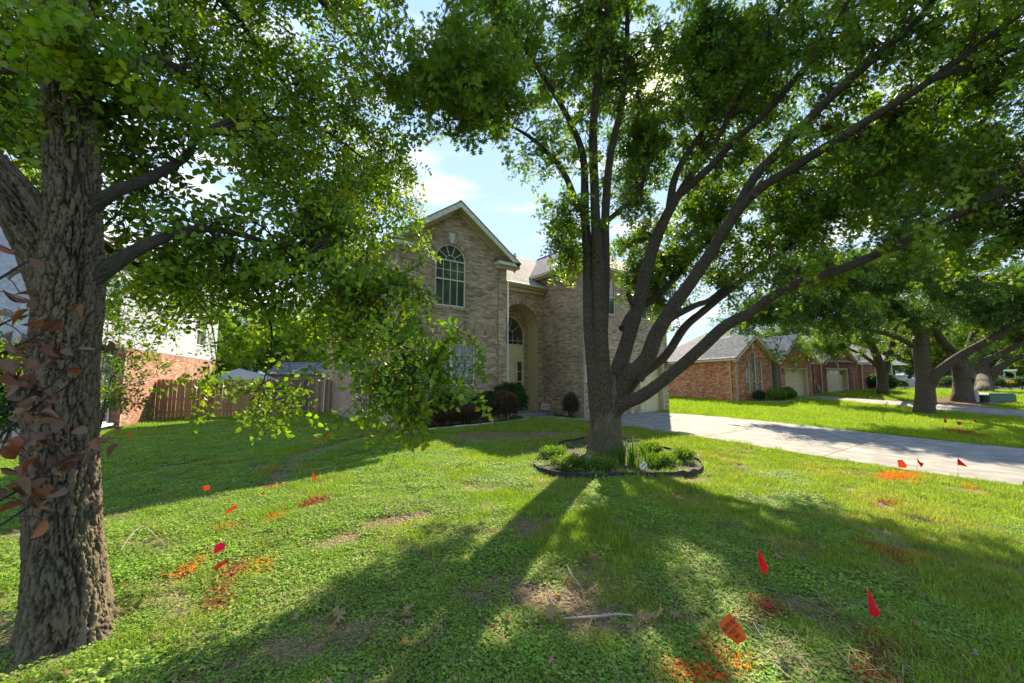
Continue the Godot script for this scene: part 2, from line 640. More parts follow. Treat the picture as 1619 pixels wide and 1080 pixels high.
# a window in the wall frame w: frame, sash rails, muntins, panes, blinds behind
func window(parent: Node, w: Transform3D, u0: float, u1: float, v0: float, v1: float, cols: int, rails: Array, rows: Array, fm: Material, arched := false, blinds := true) -> void:
	var f := 0.055
	var m := MB.new()
	m.box(w, Vector3(u0, v0, -0.115), Vector3(u0 + f, v1, -0.035), 0.005)
	m.box(w, Vector3(u1 - f, v0, -0.115), Vector3(u1, v1, -0.035), 0.005)
	m.box(w, Vector3(u0 + f, v0, -0.115), Vector3(u1 - f, v0 + f, -0.03), 0.005)
	var mid := (u0 + u1) * 0.5
	var r := (u1 - u0) * 0.5
	if arched:
		var seg := 20
		for i in seg:
			var a := PI * i / seg
			var b := PI * (i + 1) / seg
			var pts := PackedVector2Array([Vector2(mid + cos(a) * (r - f), v1 + sin(a) * (r - f)), Vector2(mid + cos(a) * r, v1 + sin(a) * r), Vector2(mid + cos(b) * r, v1 + sin(b) * r), Vector2(mid + cos(b) * (r - f), v1 + sin(b) * (r - f))])
			m.prism(w, pts, -0.115, -0.035)
	else:
		m.box(w, Vector3(u0 + f, v1 - f, -0.115), Vector3(u1 - f, v1, -0.035), 0.005)
	var win := obj("window", m, fm, parent)
	var outline := PackedVector2Array([Vector2(u0 + f, v0 + f), Vector2(u1 - f, v0 + f), Vector2(u1 - f, v1 - (0.0 if arched else f))])
	if arched:
		for i in range(1, 20):
			outline.append(Vector2(mid + cos(PI * i / 20) * (r - f), v1 + sin(PI * i / 20) * (r - f)))
	outline.append(Vector2(u0 + f, v1 - (0.0 if arched else f)))
	var g := MB.new()
	g.prism(w, outline, -0.082, -0.078)
	obj("pane", g, M.glass, win)
	for rl in rails:
		bx("sash_rail", w, Vector3(u0 + f, rl - 0.025, -0.11), Vector3(u1 - f, rl + 0.025, -0.045), fm, win)
	var mt := 0.011
	for k in range(1, cols):
		var u := lerpf(u0 + f, u1 - f, float(k) / cols)
		bx("muntin", w, Vector3(u - mt, v0 + f, -0.072), Vector3(u + mt, v1 - (0.03 if arched else f), -0.06), fm, win, 0.0)
	for y in rows:
		bx("muntin", w, Vector3(u0 + f, y - mt, -0.0715), Vector3(u1 - f, y + mt, -0.0605), fm, win, 0.0)
	if arched:
		var rr := r - f
		for k in range(1, 5):
			var a := PI * k / 5.0
			var t := MB.new()
			var d := Vector3(cos(a), sin(a), 0)
			var ww := w * Transform3D(Basis(Vector3(-d.y, d.x, 0), d, Vector3(0, 0, -1)), Vector3(mid, v1, -0.066))
			t.box(ww, Vector3(-mt, rr * 0.34 if k != 0 else 0.0, -0.006), Vector3(mt, rr, 0.006))
			obj("muntin", t, fm, win)
		var arc := PackedVector3Array()
		for i in 17:
			arc.append(w * Vector3(mid + cos(PI * i / 16) * rr * 0.34, v1 + sin(PI * i / 16) * rr * 0.34, -0.066))
		var t2 := MB.new()
		t2.tube(arc, radii([mt], 17), 6)
		obj("muntin", t2, fm, win)
	if blinds:
		var bl := MB.new()
		var y := v0 + f
		while y < v1 + (r * 0.9 if arched else -f):
			var hw := r - f
			if y > v1: hw = sqrt(maxf(0.0, r * r - (y - v1) * (y - v1))) - f
			if hw > 0.05:
				var sl := w * Transform3D(Basis(Vector3.RIGHT, -0.5), Vector3(mid, y, -0.15))
				bl.box(sl, Vector3(-hw, -0.022, -0.0015), Vector3(hw, 0.022, 0.0015))
			y += 0.05
		obj("blinds", bl, M.blind, win, "stuff")
	var dk := MB.new()
	dk.prism(w, outline, -0.5, -0.46)
	obj("dark_room", dk, M.dark, win)

func garage_door(parent: Node, w: Transform3D, u0: float, u1: float, v0: float, v1: float, mt: Material, lights := false) -> void:
	var door := bx("garage_door", w, Vector3(u0, v0, -0.36), Vector3(u1, v1, -0.325), mt, parent)
	var rows := 4
	var k := maxi(2, int((u1 - u0) / 0.55))
	for r in rows:
		var a := lerpf(v0, v1, float(r) / rows)
		var b := lerpf(v0, v1, float(r + 1) / rows)
		bx("door_section", w, Vector3(u0 + 0.002, a + 0.006, -0.322), Vector3(u1 - 0.002, b - 0.006, -0.30), mt, door, 0.006)
		for i in k:
			var c := lerpf(u0, u1, (i + 0.14) / k)
			var d := lerpf(u0, u1, (i + 0.86) / k)
			if lights and r == rows - 1:
				bx("door_pane", w, Vector3(c, a + 0.1, -0.297), Vector3(d, b - 0.1, -0.29), M.glass, door)
			else:
				bx("door_panel", w, Vector3(c, a + 0.1, -0.298), Vector3(d, b - 0.1, -0.288), mt, door, 0.01)
	var t := MB.new()   # jambs and head
	t.box(w, Vector3(u0 - 0.09, v0, -0.30), Vector3(u0, v1 + 0.09, 0.012), 0.006)
	t.box(w, Vector3(u1, v0, -0.30), Vector3(u1 + 0.09, v1 + 0.09, 0.012), 0.006)
	t.box(w, Vector3(u0, v1, -0.30), Vector3(u1, v1 + 0.09, 0.010), 0.006)
	obj("door_frame", t, M.trim, parent)

func downspout(parent: Node, pts: Array, mt: Material, s := 0.04) -> void:
	var m := MB.new()
	m.tube(PackedVector3Array(pts), radii([s], pts.size()), 4)
	obj("downspout", m, mt, parent)

func lantern(parent: Node, w: Transform3D, u: float, v: float) -> void:
	var m := MB.new()
	m.box(w, Vector3(u - 0.05, v - 0.1, 0.002), Vector3(u + 0.05, v + 0.16, 0.025), 0.006)
	m.box(w, Vector3(u - 0.012, v + 0.1, 0.025), Vector3(u + 0.012, v + 0.13, 0.12), 0.004)
	m.box(w, Vector3(u - 0.085, v + 0.06, 0.04), Vector3(u + 0.085, v + 0.1, 0.21), 0.02)
	m.box(w, Vector3(u - 0.06, v - 0.22, 0.065), Vector3(u + 0.06, v - 0.19, 0.185), 0.008)
	for a in [-1, 1]:
		for b in [0.072, 0.172]:
			m.box(w, Vector3(u + a * 0.055 - 0.006, v - 0.19, b), Vector3(u + a * 0.055 + 0.006, v + 0.06, b + 0.012))
	var l := obj("wall_lantern", m, M.black, parent)
	var g := MB.new()
	g.box(w, Vector3(u - 0.045, v - 0.188, 0.082), Vector3(u + 0.045, v + 0.058, 0.168), 0.004)
	obj("lantern_glass", g, M.glass, l)

# ---------------------------------------------------------------- the brick house
func build_house() -> void:
	make_materials()
	var tan_ := [Color(0.49, 0.385, 0.245), Color(0.42, 0.32, 0.20), Color(0.55, 0.445, 0.30), Color(0.31, 0.235, 0.155), Color(0.58, 0.485, 0.34), Color(0.46, 0.36, 0.23)]
	var house := thing("brick_house", Vector3(4.78, -0.05, -13.7), "two-storey tan brick house with a tall arched entry and arched gable window", "house")
	var gf := frame_at(Vector3(0, 0, -13.7), Vector3.RIGHT, Vector3.BACK)
	# front gable
	var holes := [[6.3, 7.62, 4.56, 6.38, true], [5.97, 8.07, 1.5, 3.12, false], [4.78, 9.12, 3.55, 3.98, false]]
	var extra := []
	extra.append_array(soldiers(gf, 4.80, 9.13, 3.532, 3.763))
	extra.append_array(soldiers(gf, 4.80, 9.13, 3.763, 3.995))
	extra.append_array(soldiers(gf, 5.9, 8.14, 3.13, 3.33, 0.012))
	extra.append_array(soldiers(gf, 5.9, 8.14, 1.39, 1.5, 0.035))
	extra.append_array(soldiers(gf, 6.18, 7.74, 4.44, 4.56, 0.035))
	extra.append_array(arch_ring(gf, 6.96, 6.38, 0.665, 0.13, 0.012))
	extra.append_array(arch_ring(gf, 6.96, 6.38, 0.80, 0.11, 0.006))
	for s in [6.215, 7.705]:
		var y := 4.6
		while y < 6.36:
			extra.append(gf * Transform3D(Basis(Vector3(0.11, 0, 0), Vector3(0, 0.066, 0), Vector3(0, 0, 0.06)), Vector3(s, y, -0.016)))
			y += 0.0775
	brick_wall(house, gf, {"u": [4.78, 9.57], "v": [0.12, 8.44], "eave": 6.75, "peak": Vector2(7.17, 8.47), "holes": holes, "extra": extra}, tan_, M.mortar, Vector3(8.5, 3.4, -13.6))
	# corner pilaster, a little proud
	var pf := frame_at(Vector3(0, 0, -13.66), Vector3.RIGHT, Vector3.BACK)
	brick_wall(house, pf, {"u": [9.16, 9.57], "v": [0.12, 6.5]}, tan_, M.mortar)
	bx("foundation", gf, Vector3(4.74, -0.4, -0.3), Vector3(9.6, 0.12, 0.02), M.foundation, house, 0.01)
	bx("band", gf, Vector3(4.80, 3.526, -0.10), Vector3(9.14, 4.0, -0.012), M.mortar, house, 0.0)
	# keystone
	var ks := MB.new()
	ks.prism(gf, PackedVector2Array([Vector2(6.90, 7.06), Vector2(7.04, 7.06), Vector2(7.11, 7.47), Vector2(6.83, 7.47)]), -0.06, 0.035)
	obj("keystone", ks, M.stone, house)
	window(house, gf, 6.3, 7.62, 4.56, 6.38, 4, [6.38, 5.62], [6.0], M.trim_light, true)
	window(house, gf, 5.97, 7.02, 1.5, 3.12, 3, [2.3], [1.9, 2.7], M.trim_light)
	window(house, gf, 7.02, 8.07, 1.5, 3.12, 3, [2.3], [1.9, 2.7], M.trim_light)
	# gable roof
	var dark := [Color(0.12, 0.115, 0.11), Color(0.15, 0.14, 0.13), Color(0.09, 0.088, 0.085)]
	var light := [Color(0.30, 0.28, 0.265), Color(0.35, 0.33, 0.31), Color(0.25, 0.235, 0.225), Color(0.29, 0.27, 0.25)]
	var zb := -17.6
	var zf := -13.36
	shingles(house, "roof", PackedVector3Array([Vector3(10.02, 6.72, zf), Vector3(10.02, 6.72, zb), Vector3(7.17, 8.72, zb), Vector3(7.17, 8.72, zf)]), light)
	shingles(house, "roof", PackedVector3Array([Vector3(4.32, 6.72, zb), Vector3(4.32, 6.72, zf), Vector3(7.17, 8.72, zf), Vector3(7.17, 8.72, zb)]), light)
	for s in [-1.0, 1.0]:
		var fb := MB.new()
		# rake board, its shadow board and the soffit, along the slope
		var a := Vector3(7.17, 8.70, zf)
		var b := Vector3(7.17 + 2.87 * s, 6.69, zf)
		var down := Vector3(0, -0.23, 0)
		var th := Vector3(0, 0, 0.03)
		board(fb, a, b, down, th)
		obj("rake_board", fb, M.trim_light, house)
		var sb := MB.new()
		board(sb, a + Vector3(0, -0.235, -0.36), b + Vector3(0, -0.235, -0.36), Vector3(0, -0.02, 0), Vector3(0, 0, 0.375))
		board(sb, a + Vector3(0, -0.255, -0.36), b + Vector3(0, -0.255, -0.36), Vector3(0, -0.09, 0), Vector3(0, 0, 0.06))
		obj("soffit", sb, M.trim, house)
		var e := MB.new()
		board(e, a + Vector3(0, 0.03, -0.02), b + Vector3(0.06 * s, -0.012, -0.02), Vector3(0, -0.032, 0), Vector3(0, 0, 0.075))
		obj("drip_edge", e, M.deck, house)
		# boxed eave return
		var u0 := 8.96 if s > 0.0 else 4.3
		var u1 := 10.04 if s > 0.0 else 5.26
		var rb := MB.new()
		rb.box(gf, Vector3(u0, 6.52, 0.0), Vector3(u1, 6.67, 0.37), 0.01)
		rb.box(gf, Vector3(u0 + 0.06, 6.42, 0.0), Vector3(u1 - 0.10, 6.518, 0.14), 0.01)
		var er := obj("eave_return", rb, M.trim_light, house)
		var rp := MB.new()
		rp.prism(Transform3D(Basis(Vector3(0, 0, -1), Vector3.UP, Vector3.RIGHT), Vector3(u0 - 0.02, 6.672, -13.30)), PackedVector2Array([Vector2(0, 0), Vector2(0.4, 0), Vector2(0.4, 0.16), Vector2(0, 0.02)]), 0.0, u1 - u0 + 0.04)
		obj("return_roof", rp, M.deck, er)
	# gable side wall to the right, and the long left side of the house
	var rf := frame_at(Vector3(9.57, 0, 0), Vector3.FORWARD, Vector3.RIGHT)
	brick_wall(house, rf, {"u": [13.75, 16.0], "v": [0.12, 6.6]}, tan_, M.mortar)
	var lf := frame_at(Vector3(4.78, 0, 0), Vector3.BACK, Vector3.LEFT)
	var pale := [Color(0.50, 0.43, 0.34), Color(0.46, 0.38, 0.29), Color(0.54, 0.47, 0.38), Color(0.42, 0.34, 0.26)]  # same brick as the front, made paler: bounced skylight put into the colour
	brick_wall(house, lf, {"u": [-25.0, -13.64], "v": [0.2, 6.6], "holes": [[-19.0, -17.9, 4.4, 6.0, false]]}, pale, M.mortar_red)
	window(house, lf, -19.0, -17.9, 4.4, 6.0, 2, [5.2], [], M.trim_light)
	bx("foundation", lf, Vector3(-25.0, -0.4, -0.25), Vector3(-13.66, 0.2, 0.015), M.foundation, house, 0.01)
	# tall entry
	var ef := frame_at(Vector3(0, 0, -16.0), Vector3.RIGHT, Vector3.BACK)
	var ring := arch_ring(ef, 12.05, 4.42, 1.16, 0.22, 0.012)
	for s in [10.78, 13.32]:
		var y := 0.2
		while y < 4.4:
			ring.append(ef * Transform3D(Basis(Vector3(0.22, 0, 0), Vector3(0, 0.066, 0), Vector3(0, 0, 0.07)), Vector3(s, y, -0.02)))
			y += 0.0775
	brick_wall(house, ef, {"u": [9.4, 13.6], "v": [0.1, 6.25], "holes": [[10.9, 13.2, -1.0, 4.42, true]], "extra": ring}, tan_, M.mortar)
	var soff := MB.new()     # underside of the arch
	for i in 24:
		var a := PI * i / 24
		var b := PI * (i + 1) / 24
		soff.quad(ef * Vector3(12.05 + cos(b) * 1.15, 4.42 + sin(b) * 1.15, -0.01), ef * Vector3(12.05 + cos(a) * 1.15, 4.42 + sin(a) * 1.15, -0.01), ef * Vector3(12.05 + cos(a) * 1.15, 4.42 + sin(a) * 1.15, -0.9), ef * Vector3(12.05 + cos(b) * 1.15, 4.42 + sin(b) * 1.15, -0.9))
	obj("arch_lining", soff, M.cream, house)
	# porch: clapboard side wall, back wall and door
	var sf := frame_at(Vector3(13.2, 0, 0), Vector3.FORWARD, Vector3.LEFT)
	for k in 26:
		bx("clapboard", sf * Transform3D(Basis(Vector3.RIGHT, 0.07), Vector3(0, 0.12 + k * 0.166, 0)), Vector3(16.14, 0, -0.02), Vector3(16.9, 0.172, 0.0), M.cream, house, 0.0)
	bx("corner_board", sf, Vector3(16.06, 0.1, -0.02), Vector3(16.14, 4.42, 0.02), M.cream, house)
	bx("porch_wall", frame_at(Vector3(10.9, 0, 0), Vector3.BACK, Vector3.RIGHT), Vector3(-16.9, 0.1, -0.2), Vector3(-16.12, 4.42, 0.0), M.cream, house)
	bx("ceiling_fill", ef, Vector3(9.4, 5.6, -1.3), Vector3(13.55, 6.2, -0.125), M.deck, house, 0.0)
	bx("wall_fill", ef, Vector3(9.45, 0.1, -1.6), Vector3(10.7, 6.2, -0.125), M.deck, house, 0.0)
	var bf := frame_at(Vector3(0, 0, -16.9), Vector3.RIGHT, Vector3.BACK)
	brick_wall(house, bf, {"u": [10.7, 13.6], "v": [0.1, 5.9], "holes": [[10.9, 13.0, -1.0, 4.05, true]]}, tan_, M.mortar)
	window(house, bf, 10.9, 13.0, 3.55, 4.05, 6, [], [3.8], M.cream, true, false)
	bx("transom_panel", bf, Vector3(10.9, 2.76, -0.12), Vector3(13.0, 3.55, -0.05), M.cream, house)
	bx("transom_panel", bf, Vector3(11.05, 2.9, -0.05), Vector3(12.85, 3.42, -0.035), M.cream, house, 0.012)
	var dr := bx("front_door", bf, Vector3(11.42, 0.14, -0.12), Vector3(12.46, 2.7, -0.07), M.cream, house)
	for p in [[11.52, 11.9], [11.98, 12.36]]:
		for q in [[0.3, 0.95], [1.1, 1.75], [1.88, 2.55]]:
			bx("door_panel", bf, Vector3(p[0], q[0], -0.07), Vector3(p[1], q[1], -0.055), M.cream, dr, 0.012)
	var kn := MB.new()
	kn.tube(PackedVector3Array([bf * Vector3(11.5, 1.1, -0.06), bf * Vector3(11.5, 1.1, 0.0)]), radii([0.012, 0.03], 2), 10)
	obj("door_handle", kn, M.metal, dr)
	var jm := MB.new()
	for u in [[10.9, 10.97], [11.35, 11.42], [12.46, 12.54], [12.93, 13.0]]:
		jm.box(bf, Vector3(u[0], 0.1, -0.12), Vector3(u[1], 2.76, -0.03), 0.006)
	jm.box(bf, Vector3(10.97, 2.7, -0.12), Vector3(12.93, 2.76, -0.035), 0.006)
	jm.box(bf, Vector3(12.54, 0.12, -0.12), Vector3(12.93, 0.55, -0.06), 0.006)
	jm.box(bf, Vector3(10.97, 0.12, -0.12), Vector3(11.35, 0.55, -0.06), 0.006)
	obj("door_frame", jm, M.cream, house)
	for sidex in [[10.97, 11.35], [12.54, 12.93]]:
		var sl := bx("sidelight", bf, Vector3(sidex[0], 0.55, -0.3), Vector3(sidex[1], 2.7, -0.28), M.dark, house)
		for k in 4:
			bx("pane", bf, Vector3(sidex[0] + 0.04, 0.58 + k * 0.53, -0.092), Vector3(sidex[1] - 0.04, 1.08 + k * 0.53, -0.088), M.glass, sl, 0.0)
			bx("sidelight_bar", bf, Vector3(sidex[0], 1.08 + k * 0.53, -0.1), Vector3(sidex[1], 1.12 + k * 0.53, -0.05), M.cream, sl)
		bx("sidelight_bar", bf, Vector3(sidex[1] - 0.05, 0.56, -0.1), Vector3(sidex[1], 2.68, -0.06), M.cream, sl)
		bx("sidelight_bar", bf, Vector3(sidex[0], 0.56, -0.1), Vector3(sidex[0] + 0.05, 2.68, -0.06), M.cream, sl)
	bx("porch_floor", ef, Vector3(9.6, -0.3, -1.0), Vector3(13.58, 0.12, 0.9), M.concrete, house, 0.015)
	# entry fascia and gutter
	var fg := MB.new()
	fg.box(ef, Vector3(9.6, 6.18, 0.0), Vector3(13.58, 6.36, 0.13), 0.01)
	fg.box(ef, Vector3(9.6, 6.36, 0.0), Vector3(13.58, 6.47, 0.3), 0.01)
	obj("fascia", fg, M.trim, house)
	var gt := MB.new()
	gt.box(ef, Vector3(9.58, 6.44, 0.30), Vector3(13.57, 6.58, 0.43), 0.03)
	obj("gutter", gt, M.trim, house)
	downspout(house, [Vector3(9.66, 6.45, -15.62), Vector3(9.66, 6.25, -15.5), Vector3(9.66, 6.0, -13.78), Vector3(9.66, 5.9, -13.70), Vector3(9.66, 0.1, -13.70)], M.white, 0.035)
	# wing with the garage
	var wl := frame_at(Vector3(13.6, 0, 0), Vector3.BACK, Vector3.LEFT)
	brick_wall(house, wl, {"u": [-20.5, -13.16], "v": [0.0, 7.1]}, tan_, M.mortar)
	var wf := frame_at(Vector3(0, 0, -13.2), Vector3.RIGHT, Vector3.BACK)
	var wx := soldiers(wf, 15.0, 16.15, 6.86, 7.05, 0.012)
	wx.append_array(soldiers(wf, 18.1, 19.25, 6.86, 7.05, 0.012))
	wx.append_array(soldiers(wf, 14.7, 17.25, 2.82, 3.02, 0.012))
	wx.append_array(soldiers(wf, 17.75, 20.1, 2.82, 3.02, 0.012))
	brick_wall(house, wf, {"u": [13.6, 20.43], "v": [-0.05, 7.1], "holes": [[15.1, 16.05, 5.0, 6.85, false], [18.2, 19.15, 5.0, 6.85, false], [14.75, 17.2, -1.0, 2.81, false], [17.8, 20.0, -1.0, 2.81, false]], "extra": wx}, tan_, M.mortar)
	window(house, wf, 15.1, 16.05, 5.0, 6.85, 2, [5.9], [], M.trim_light)
	window(house, wf, 18.2, 19.15, 5.0, 6.85, 2, [5.9], [], M.trim_light)
	garage_door(house, wf, 14.85, 17.1, -0.03, 2.7, M.garage)
	garage_door(house, wf, 17.9, 19.9, -0.03, 2.7, M.garage)
	lantern(house, wf, 20.22, 2.6)
	lantern(house, wf, 17.5, 2.5)
	# white address plaque
	var aq := bx("address_plaque", wf, Vector3(13.66, 1.62, 0.0), Vector3(13.84, 2.42, 0.03), M.white, house, 0.008)
	bx("plaque_panel", wf, Vector3(13.69, 1.68, 0.03), Vector3(13.81, 2.36, 0.034), mat(lin(0.35, 0.36, 0.36), 0.5), aq, 0.0)
	var wr := frame_at(Vector3(20.43, 0, 0), Vector3.FORWARD, Vector3.RIGHT)
	bx("side_wall", wr, Vector3(13.35, -0.3, -0.15), Vector3(25.0, 7.0, -0.01), M.mortar, house, 0.0)
	bx("rear_wall", frame_at(Vector3(0, 0, -25.0), Vector3.RIGHT, Vector3.BACK), Vector3(4.8, -0.3, -0.15), Vector3(20.4, 6.6, 0.0), M.mortar, house, 0.0)
	# wing eaves
	var we := MB.new()
	we.box(frame_at(Vector3(13.6, 0, 0), Vector3.BACK, Vector3.LEFT), Vector3(-20.0, 7.0, 0.0), Vector3(-12.75, 7.06, 0.42), 0.01)
	we.box(wf, Vector3(13.2, 7.003, 0.0), Vector3(20.85, 7.063, 0.45), 0.01)
	we.box(wl, Vector3(-20.0, 6.86, 0.0), Vector3(-13.2, 7.0, 0.05), 0.008)
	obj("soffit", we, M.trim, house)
	var wg := MB.new()
	wg.box(wl, Vector3(-17.4, 7.07, 0.36), Vector3(-12.72, 7.26, 0.52), 0.03)
	wg.box(wf, Vector3(13.1, 7.07, 0.40), Vector3(20.9, 7.26, 0.54), 0.03)
	obj("gutter", wg, M.trim, house)
	# main and wing roofs
	var ey := 6.56
	shingles(house, "roof", PackedVector3Array([Vector3(4.3, ey, -15.6), Vector3(20.6, ey, -15.6), Vector3(16.0, 9.6, -20.1), Vector3(8.6, 9.6, -20.1)]), light)
	shingles(house, "roof", PackedVector3Array([Vector3(4.3, ey, -25.3), Vector3(4.3, ey, -15.6), Vector3(8.6, 9.6, -20.1), Vector3(8.6, 9.6, -21.0)]), light)
	var wy := 7.24
	shingles(house, "roof", PackedVector3Array([Vector3(13.12, wy, -20.6), Vector3(13.12, wy, -12.7), Vector3(17.0, 9.9, -16.6), Vector3(17.0, 9.9, -20.6)]), light)
	shingles(house, "roof", PackedVector3Array([Vector3(13.12, wy, -12.7), Vector3(20.9, wy, -12.7), Vector3(17.0, 9.9, -16.6)]), light)
	shingles(house, "roof", PackedVector3Array([Vector3(20.9, wy, -12.7), Vector3(20.9, wy, -20.6), Vector3(17.0, 9.9, -20.6), Vector3(17.0, 9.9, -16.6)]), light)
	shingles(house, "roof", PackedVector3Array([Vector3(20.6, ey, -25.3), Vector3(4.3, ey, -25.3), Vector3(8.6, 9.6, -21.0), Vector3(16.0, 9.6, -21.0)]), light)
	var vp := MB.new()
	vp.tube(PackedVector3Array([Vector3(13.1, 7.9, -17.9), Vector3(13.1, 8.75, -17.9)]), radii([0.05, 0.05], 2), 10)
	vp.tube(PackedVector3Array([Vector3(13.1, 8.70, -17.9), Vector3(13.1, 8.9, -17.9)]), radii([0.11, 0.08], 2), 12)
	obj("vent_pipe", vp, M.metal, house)
	# left eave
	var le := MB.new()
	le.box(lf, Vector3(-25.0, 6.45, 0.0), Vector3(-13.4, 6.58, 0.4), 0.01)
	obj("soffit", le, M.trim, house)
	# meter, conduits and pipes on the left side
	var mb := bx("electric_meter", lf, Vector3(-16.85, 1.25, 0.0), Vector3(-16.5, 1.8, 0.13), M.metal, house, 0.02)
	var dial := MB.new()
	dial.tube(PackedVector3Array([lf * Vector3(-16.67, 1.6, 0.12), lf * Vector3(-16.67, 1.6, 0.22)]), radii([0.085, 0.075], 2), 16)
	obj("meter_dial", dial, M.glass, mb)
	for q in [[-16.95, 0.018, 1.0], [-16.62, 0.03, 1.3], [-16.35, 0.045, 1.9]]:
		var pm := MB.new()
		pm.tube(PackedVector3Array([lf * Vector3(q[0], -0.1, 0.06), lf * Vector3(q[0], q[2], 0.06)]), radii([q[1]], 2), 8)
		obj("conduit", pm, M.metal if q[1] > 0.02 else mat(lin(0.25, 0.03, 0.02), 0.6), house)

# a plank between two points: across by «down» and «thick»
func board(m: MB, a: Vector3, b: Vector3, down: Vector3, thick: Vector3) -> void:
	var u := b - a
	if u.cross(-down).dot(thick) < 0.0:
		u = a - b
		a = b
	m.box(Transform3D(Basis(u, -down, thick), a + down), Vector3.ZERO, Vector3.ONE)

# ---------------------------------------------------------------- the houses next door
func build_neighbours() -> void:
	var orange := [Color(0.56, 0.20, 0.075), Color(0.64, 0.27, 0.105), Color(0.46, 0.145, 0.06), Color(0.66, 0.37, 0.19), Color(0.24, 0.11, 0.075), Color(0.60, 0.225, 0.08)]
	var light := [Color(0.33, 0.315, 0.30), Color(0.38, 0.36, 0.34), Color(0.28, 0.265, 0.255), Color(0.32, 0.30, 0.29)]
	# --- orange brick house on the right
	var o := Vector3(32.43, 0.0, -15.03)
	var u := Vector3(0.947, 0, 0.32).normalized()
	var n := Vector3(-0.32, 0, 0.947).normalized()
	var f := frame_at(o, u, n)
	var s := frame_at(o, n, -u)
	var a := thing("brick_house", o + Vector3(0, -0.1, 0), "single-storey orange brick house with a steep gable of tall arched windows", "house", "")
	brick_wall(a, s, {"u": [-11.0, 0.03], "v": [0.05, 3.25]}, orange, M.mortar_red)
	bx("foundation", s, Vector3(-11.0, -0.4, -0.3), Vector3(0.02, 0.05, 0.02), M.foundation, a)
	var wx := []
	for q in [[0.95, 1.35, 3.2], [1.55, 1.98, 3.85], [2.2, 2.6, 3.2]]:
		wx.append_array(arch_ring(f, (q[0] + q[1]) * 0.5, q[2], (q[1] - q[0]) * 0.5, 0.12, 0.012))
	brick_wall(a, f, {"u": [0.0, 3.6], "v": [0.05, 5.1], "eave": 3.35, "peak": Vector2(1.8, 5.2), "holes": [[0.95, 1.35, 0.75, 3.2, true], [1.55, 1.98, 0.75, 3.85, true], [2.2, 2.6, 0.75, 3.2, true]], "extra": wx}, orange, M.mortar_red)
	for q in [[0.95, 1.35, 3.2], [1.55, 1.98, 3.85], [2.2, 2.6, 3.2]]:
		window(a, f, q[0], q[1], 0.75, q[2], 2, [1.6], [], M.trim_light, true, false)
	bx("keystone", f, Vector3(1.7, 4.2, -0.02), Vector3(1.84, 4.55, 0.04), M.stone, a)
	var ra := -1.2     # the wall between, set back
	var f2 := f * Transform3D(Basis.IDENTITY, Vector3(0, 0, ra))
	brick_wall(a, f2, {"u": [3.6, 5.0], "v": [0.0, 3.3]}, orange, M.mortar_red)
	var r2 := frame_at(f * Vector3(3.6, 0, 0), -n, u)
	bx("return_wall", r2, Vector3(0.0, 0.0, -0.1), Vector3(1.2, 3.3, 0.0), M.mortar_red, a, 0.0)
	brick_wall(a, f, {"u": [4.5, 8.0], "v": [0.0, 5.2], "eave": 3.2, "peak": Vector2(6.35, 5.35), "holes": [[4.95, 7.5, -1.0, 2.68, false]], "extra": soldiers(f, 4.85, 7.6, 2.78, 2.98, 0.012)}, orange, M.mortar_red)
	bx("keystone", f, Vector3(6.2, 2.75, 0.0), Vector3(6.34, 3.15, 0.05), M.stone, a)
	garage_door(a, f, 5.05, 7.4, 0.2, 2.58, M.garage)
	lantern(a, f, 4.72, 2.4)
	var s2 := frame_at(f * Vector3(8.0, 0, 0), -n, u)
	bx("side_wall", s2, Vector3(0.0, -0.1, -0.15), Vector3(11.0, 3.3, 0.0), M.mortar_red, a, 0.0)
	bx("rear_wall", f, Vector3(0.0, -0.1, -11.2), Vector3(8.0, 3.3, -11.0), M.mortar_red, a, 0.0)
	bx("garage_side_wall", frame_at(f * Vector3(4.5, 0, 0), n, -u), Vector3(-1.2, 0.0, -0.12), Vector3(0.0, 3.2, 0.0), M.mortar_red, a, 0.0)
	# roofs
	var ey := 3.42
	shingles(a, "roof", PackedVector3Array([f * Vector3(-0.35, ey, -11.4), f * Vector3(-0.35, ey, 0.3), f * Vector3(4.0, 6.3, -4.2), f * Vector3(4.0, 6.3, -7.2)]), light)
	shingles(a, "roof", PackedVector3Array([f * Vector3(-0.35, ey, -0.15), f * Vector3(8.3, ey, -0.15), f * Vector3(3.98, 6.29, -4.2)]), light)
	shingles(a, "roof", PackedVector3Array([f * Vector3(8.3, ey, 0.3), f * Vector3(8.3, ey, -11.4), f * Vector3(4.0, 6.3, -7.2), f * Vector3(4.0, 6.3, -4.2)]), light)
	gable_roof(a, f, 1.8, 5.32, 2.1, ey, -3.6, 0.35, light)
	gable_roof(a, f, 6.35, 5.5, 2.05, ey - 0.1, -3.4, 0.35, light)
	# little dormer
	var d := f * Transform3D(Basis.IDENTITY, Vector3(4.1, 0, -1.4))
	var dm := MB.new()
	dm.prism(d, PackedVector2Array([Vector2(-0.55, 4.0), Vector2(0.55, 4.0), Vector2(0.55, 4.3), Vector2(0, 5.15), Vector2(-0.55, 4.3)]), -1.2, 0.0)
	obj("dormer", dm, M.cream, a)
	gable_roof(a, d, 0.0, 5.28, 0.75, 4.25, -1.4, 0.22, light)
	var tm := MB.new()
	tm.box(s, Vector3(-11.2, 3.22, 0.0), Vector3(0.3, 3.36, 0.34), 0.01)
	tm.box(f, Vector3(3.5, 3.16, -1.2), Vector3(5.0, 3.34, -0.75), 0.01)
	obj("fascia", tm, M.trim, a)
	downspout(a, [s * Vector3(-0.55, 3.25, 0.28), s * Vector3(-0.5, 3.1, 0.1), s * Vector3(-0.5, 0.12, 0.06)], M.trim, 0.06)
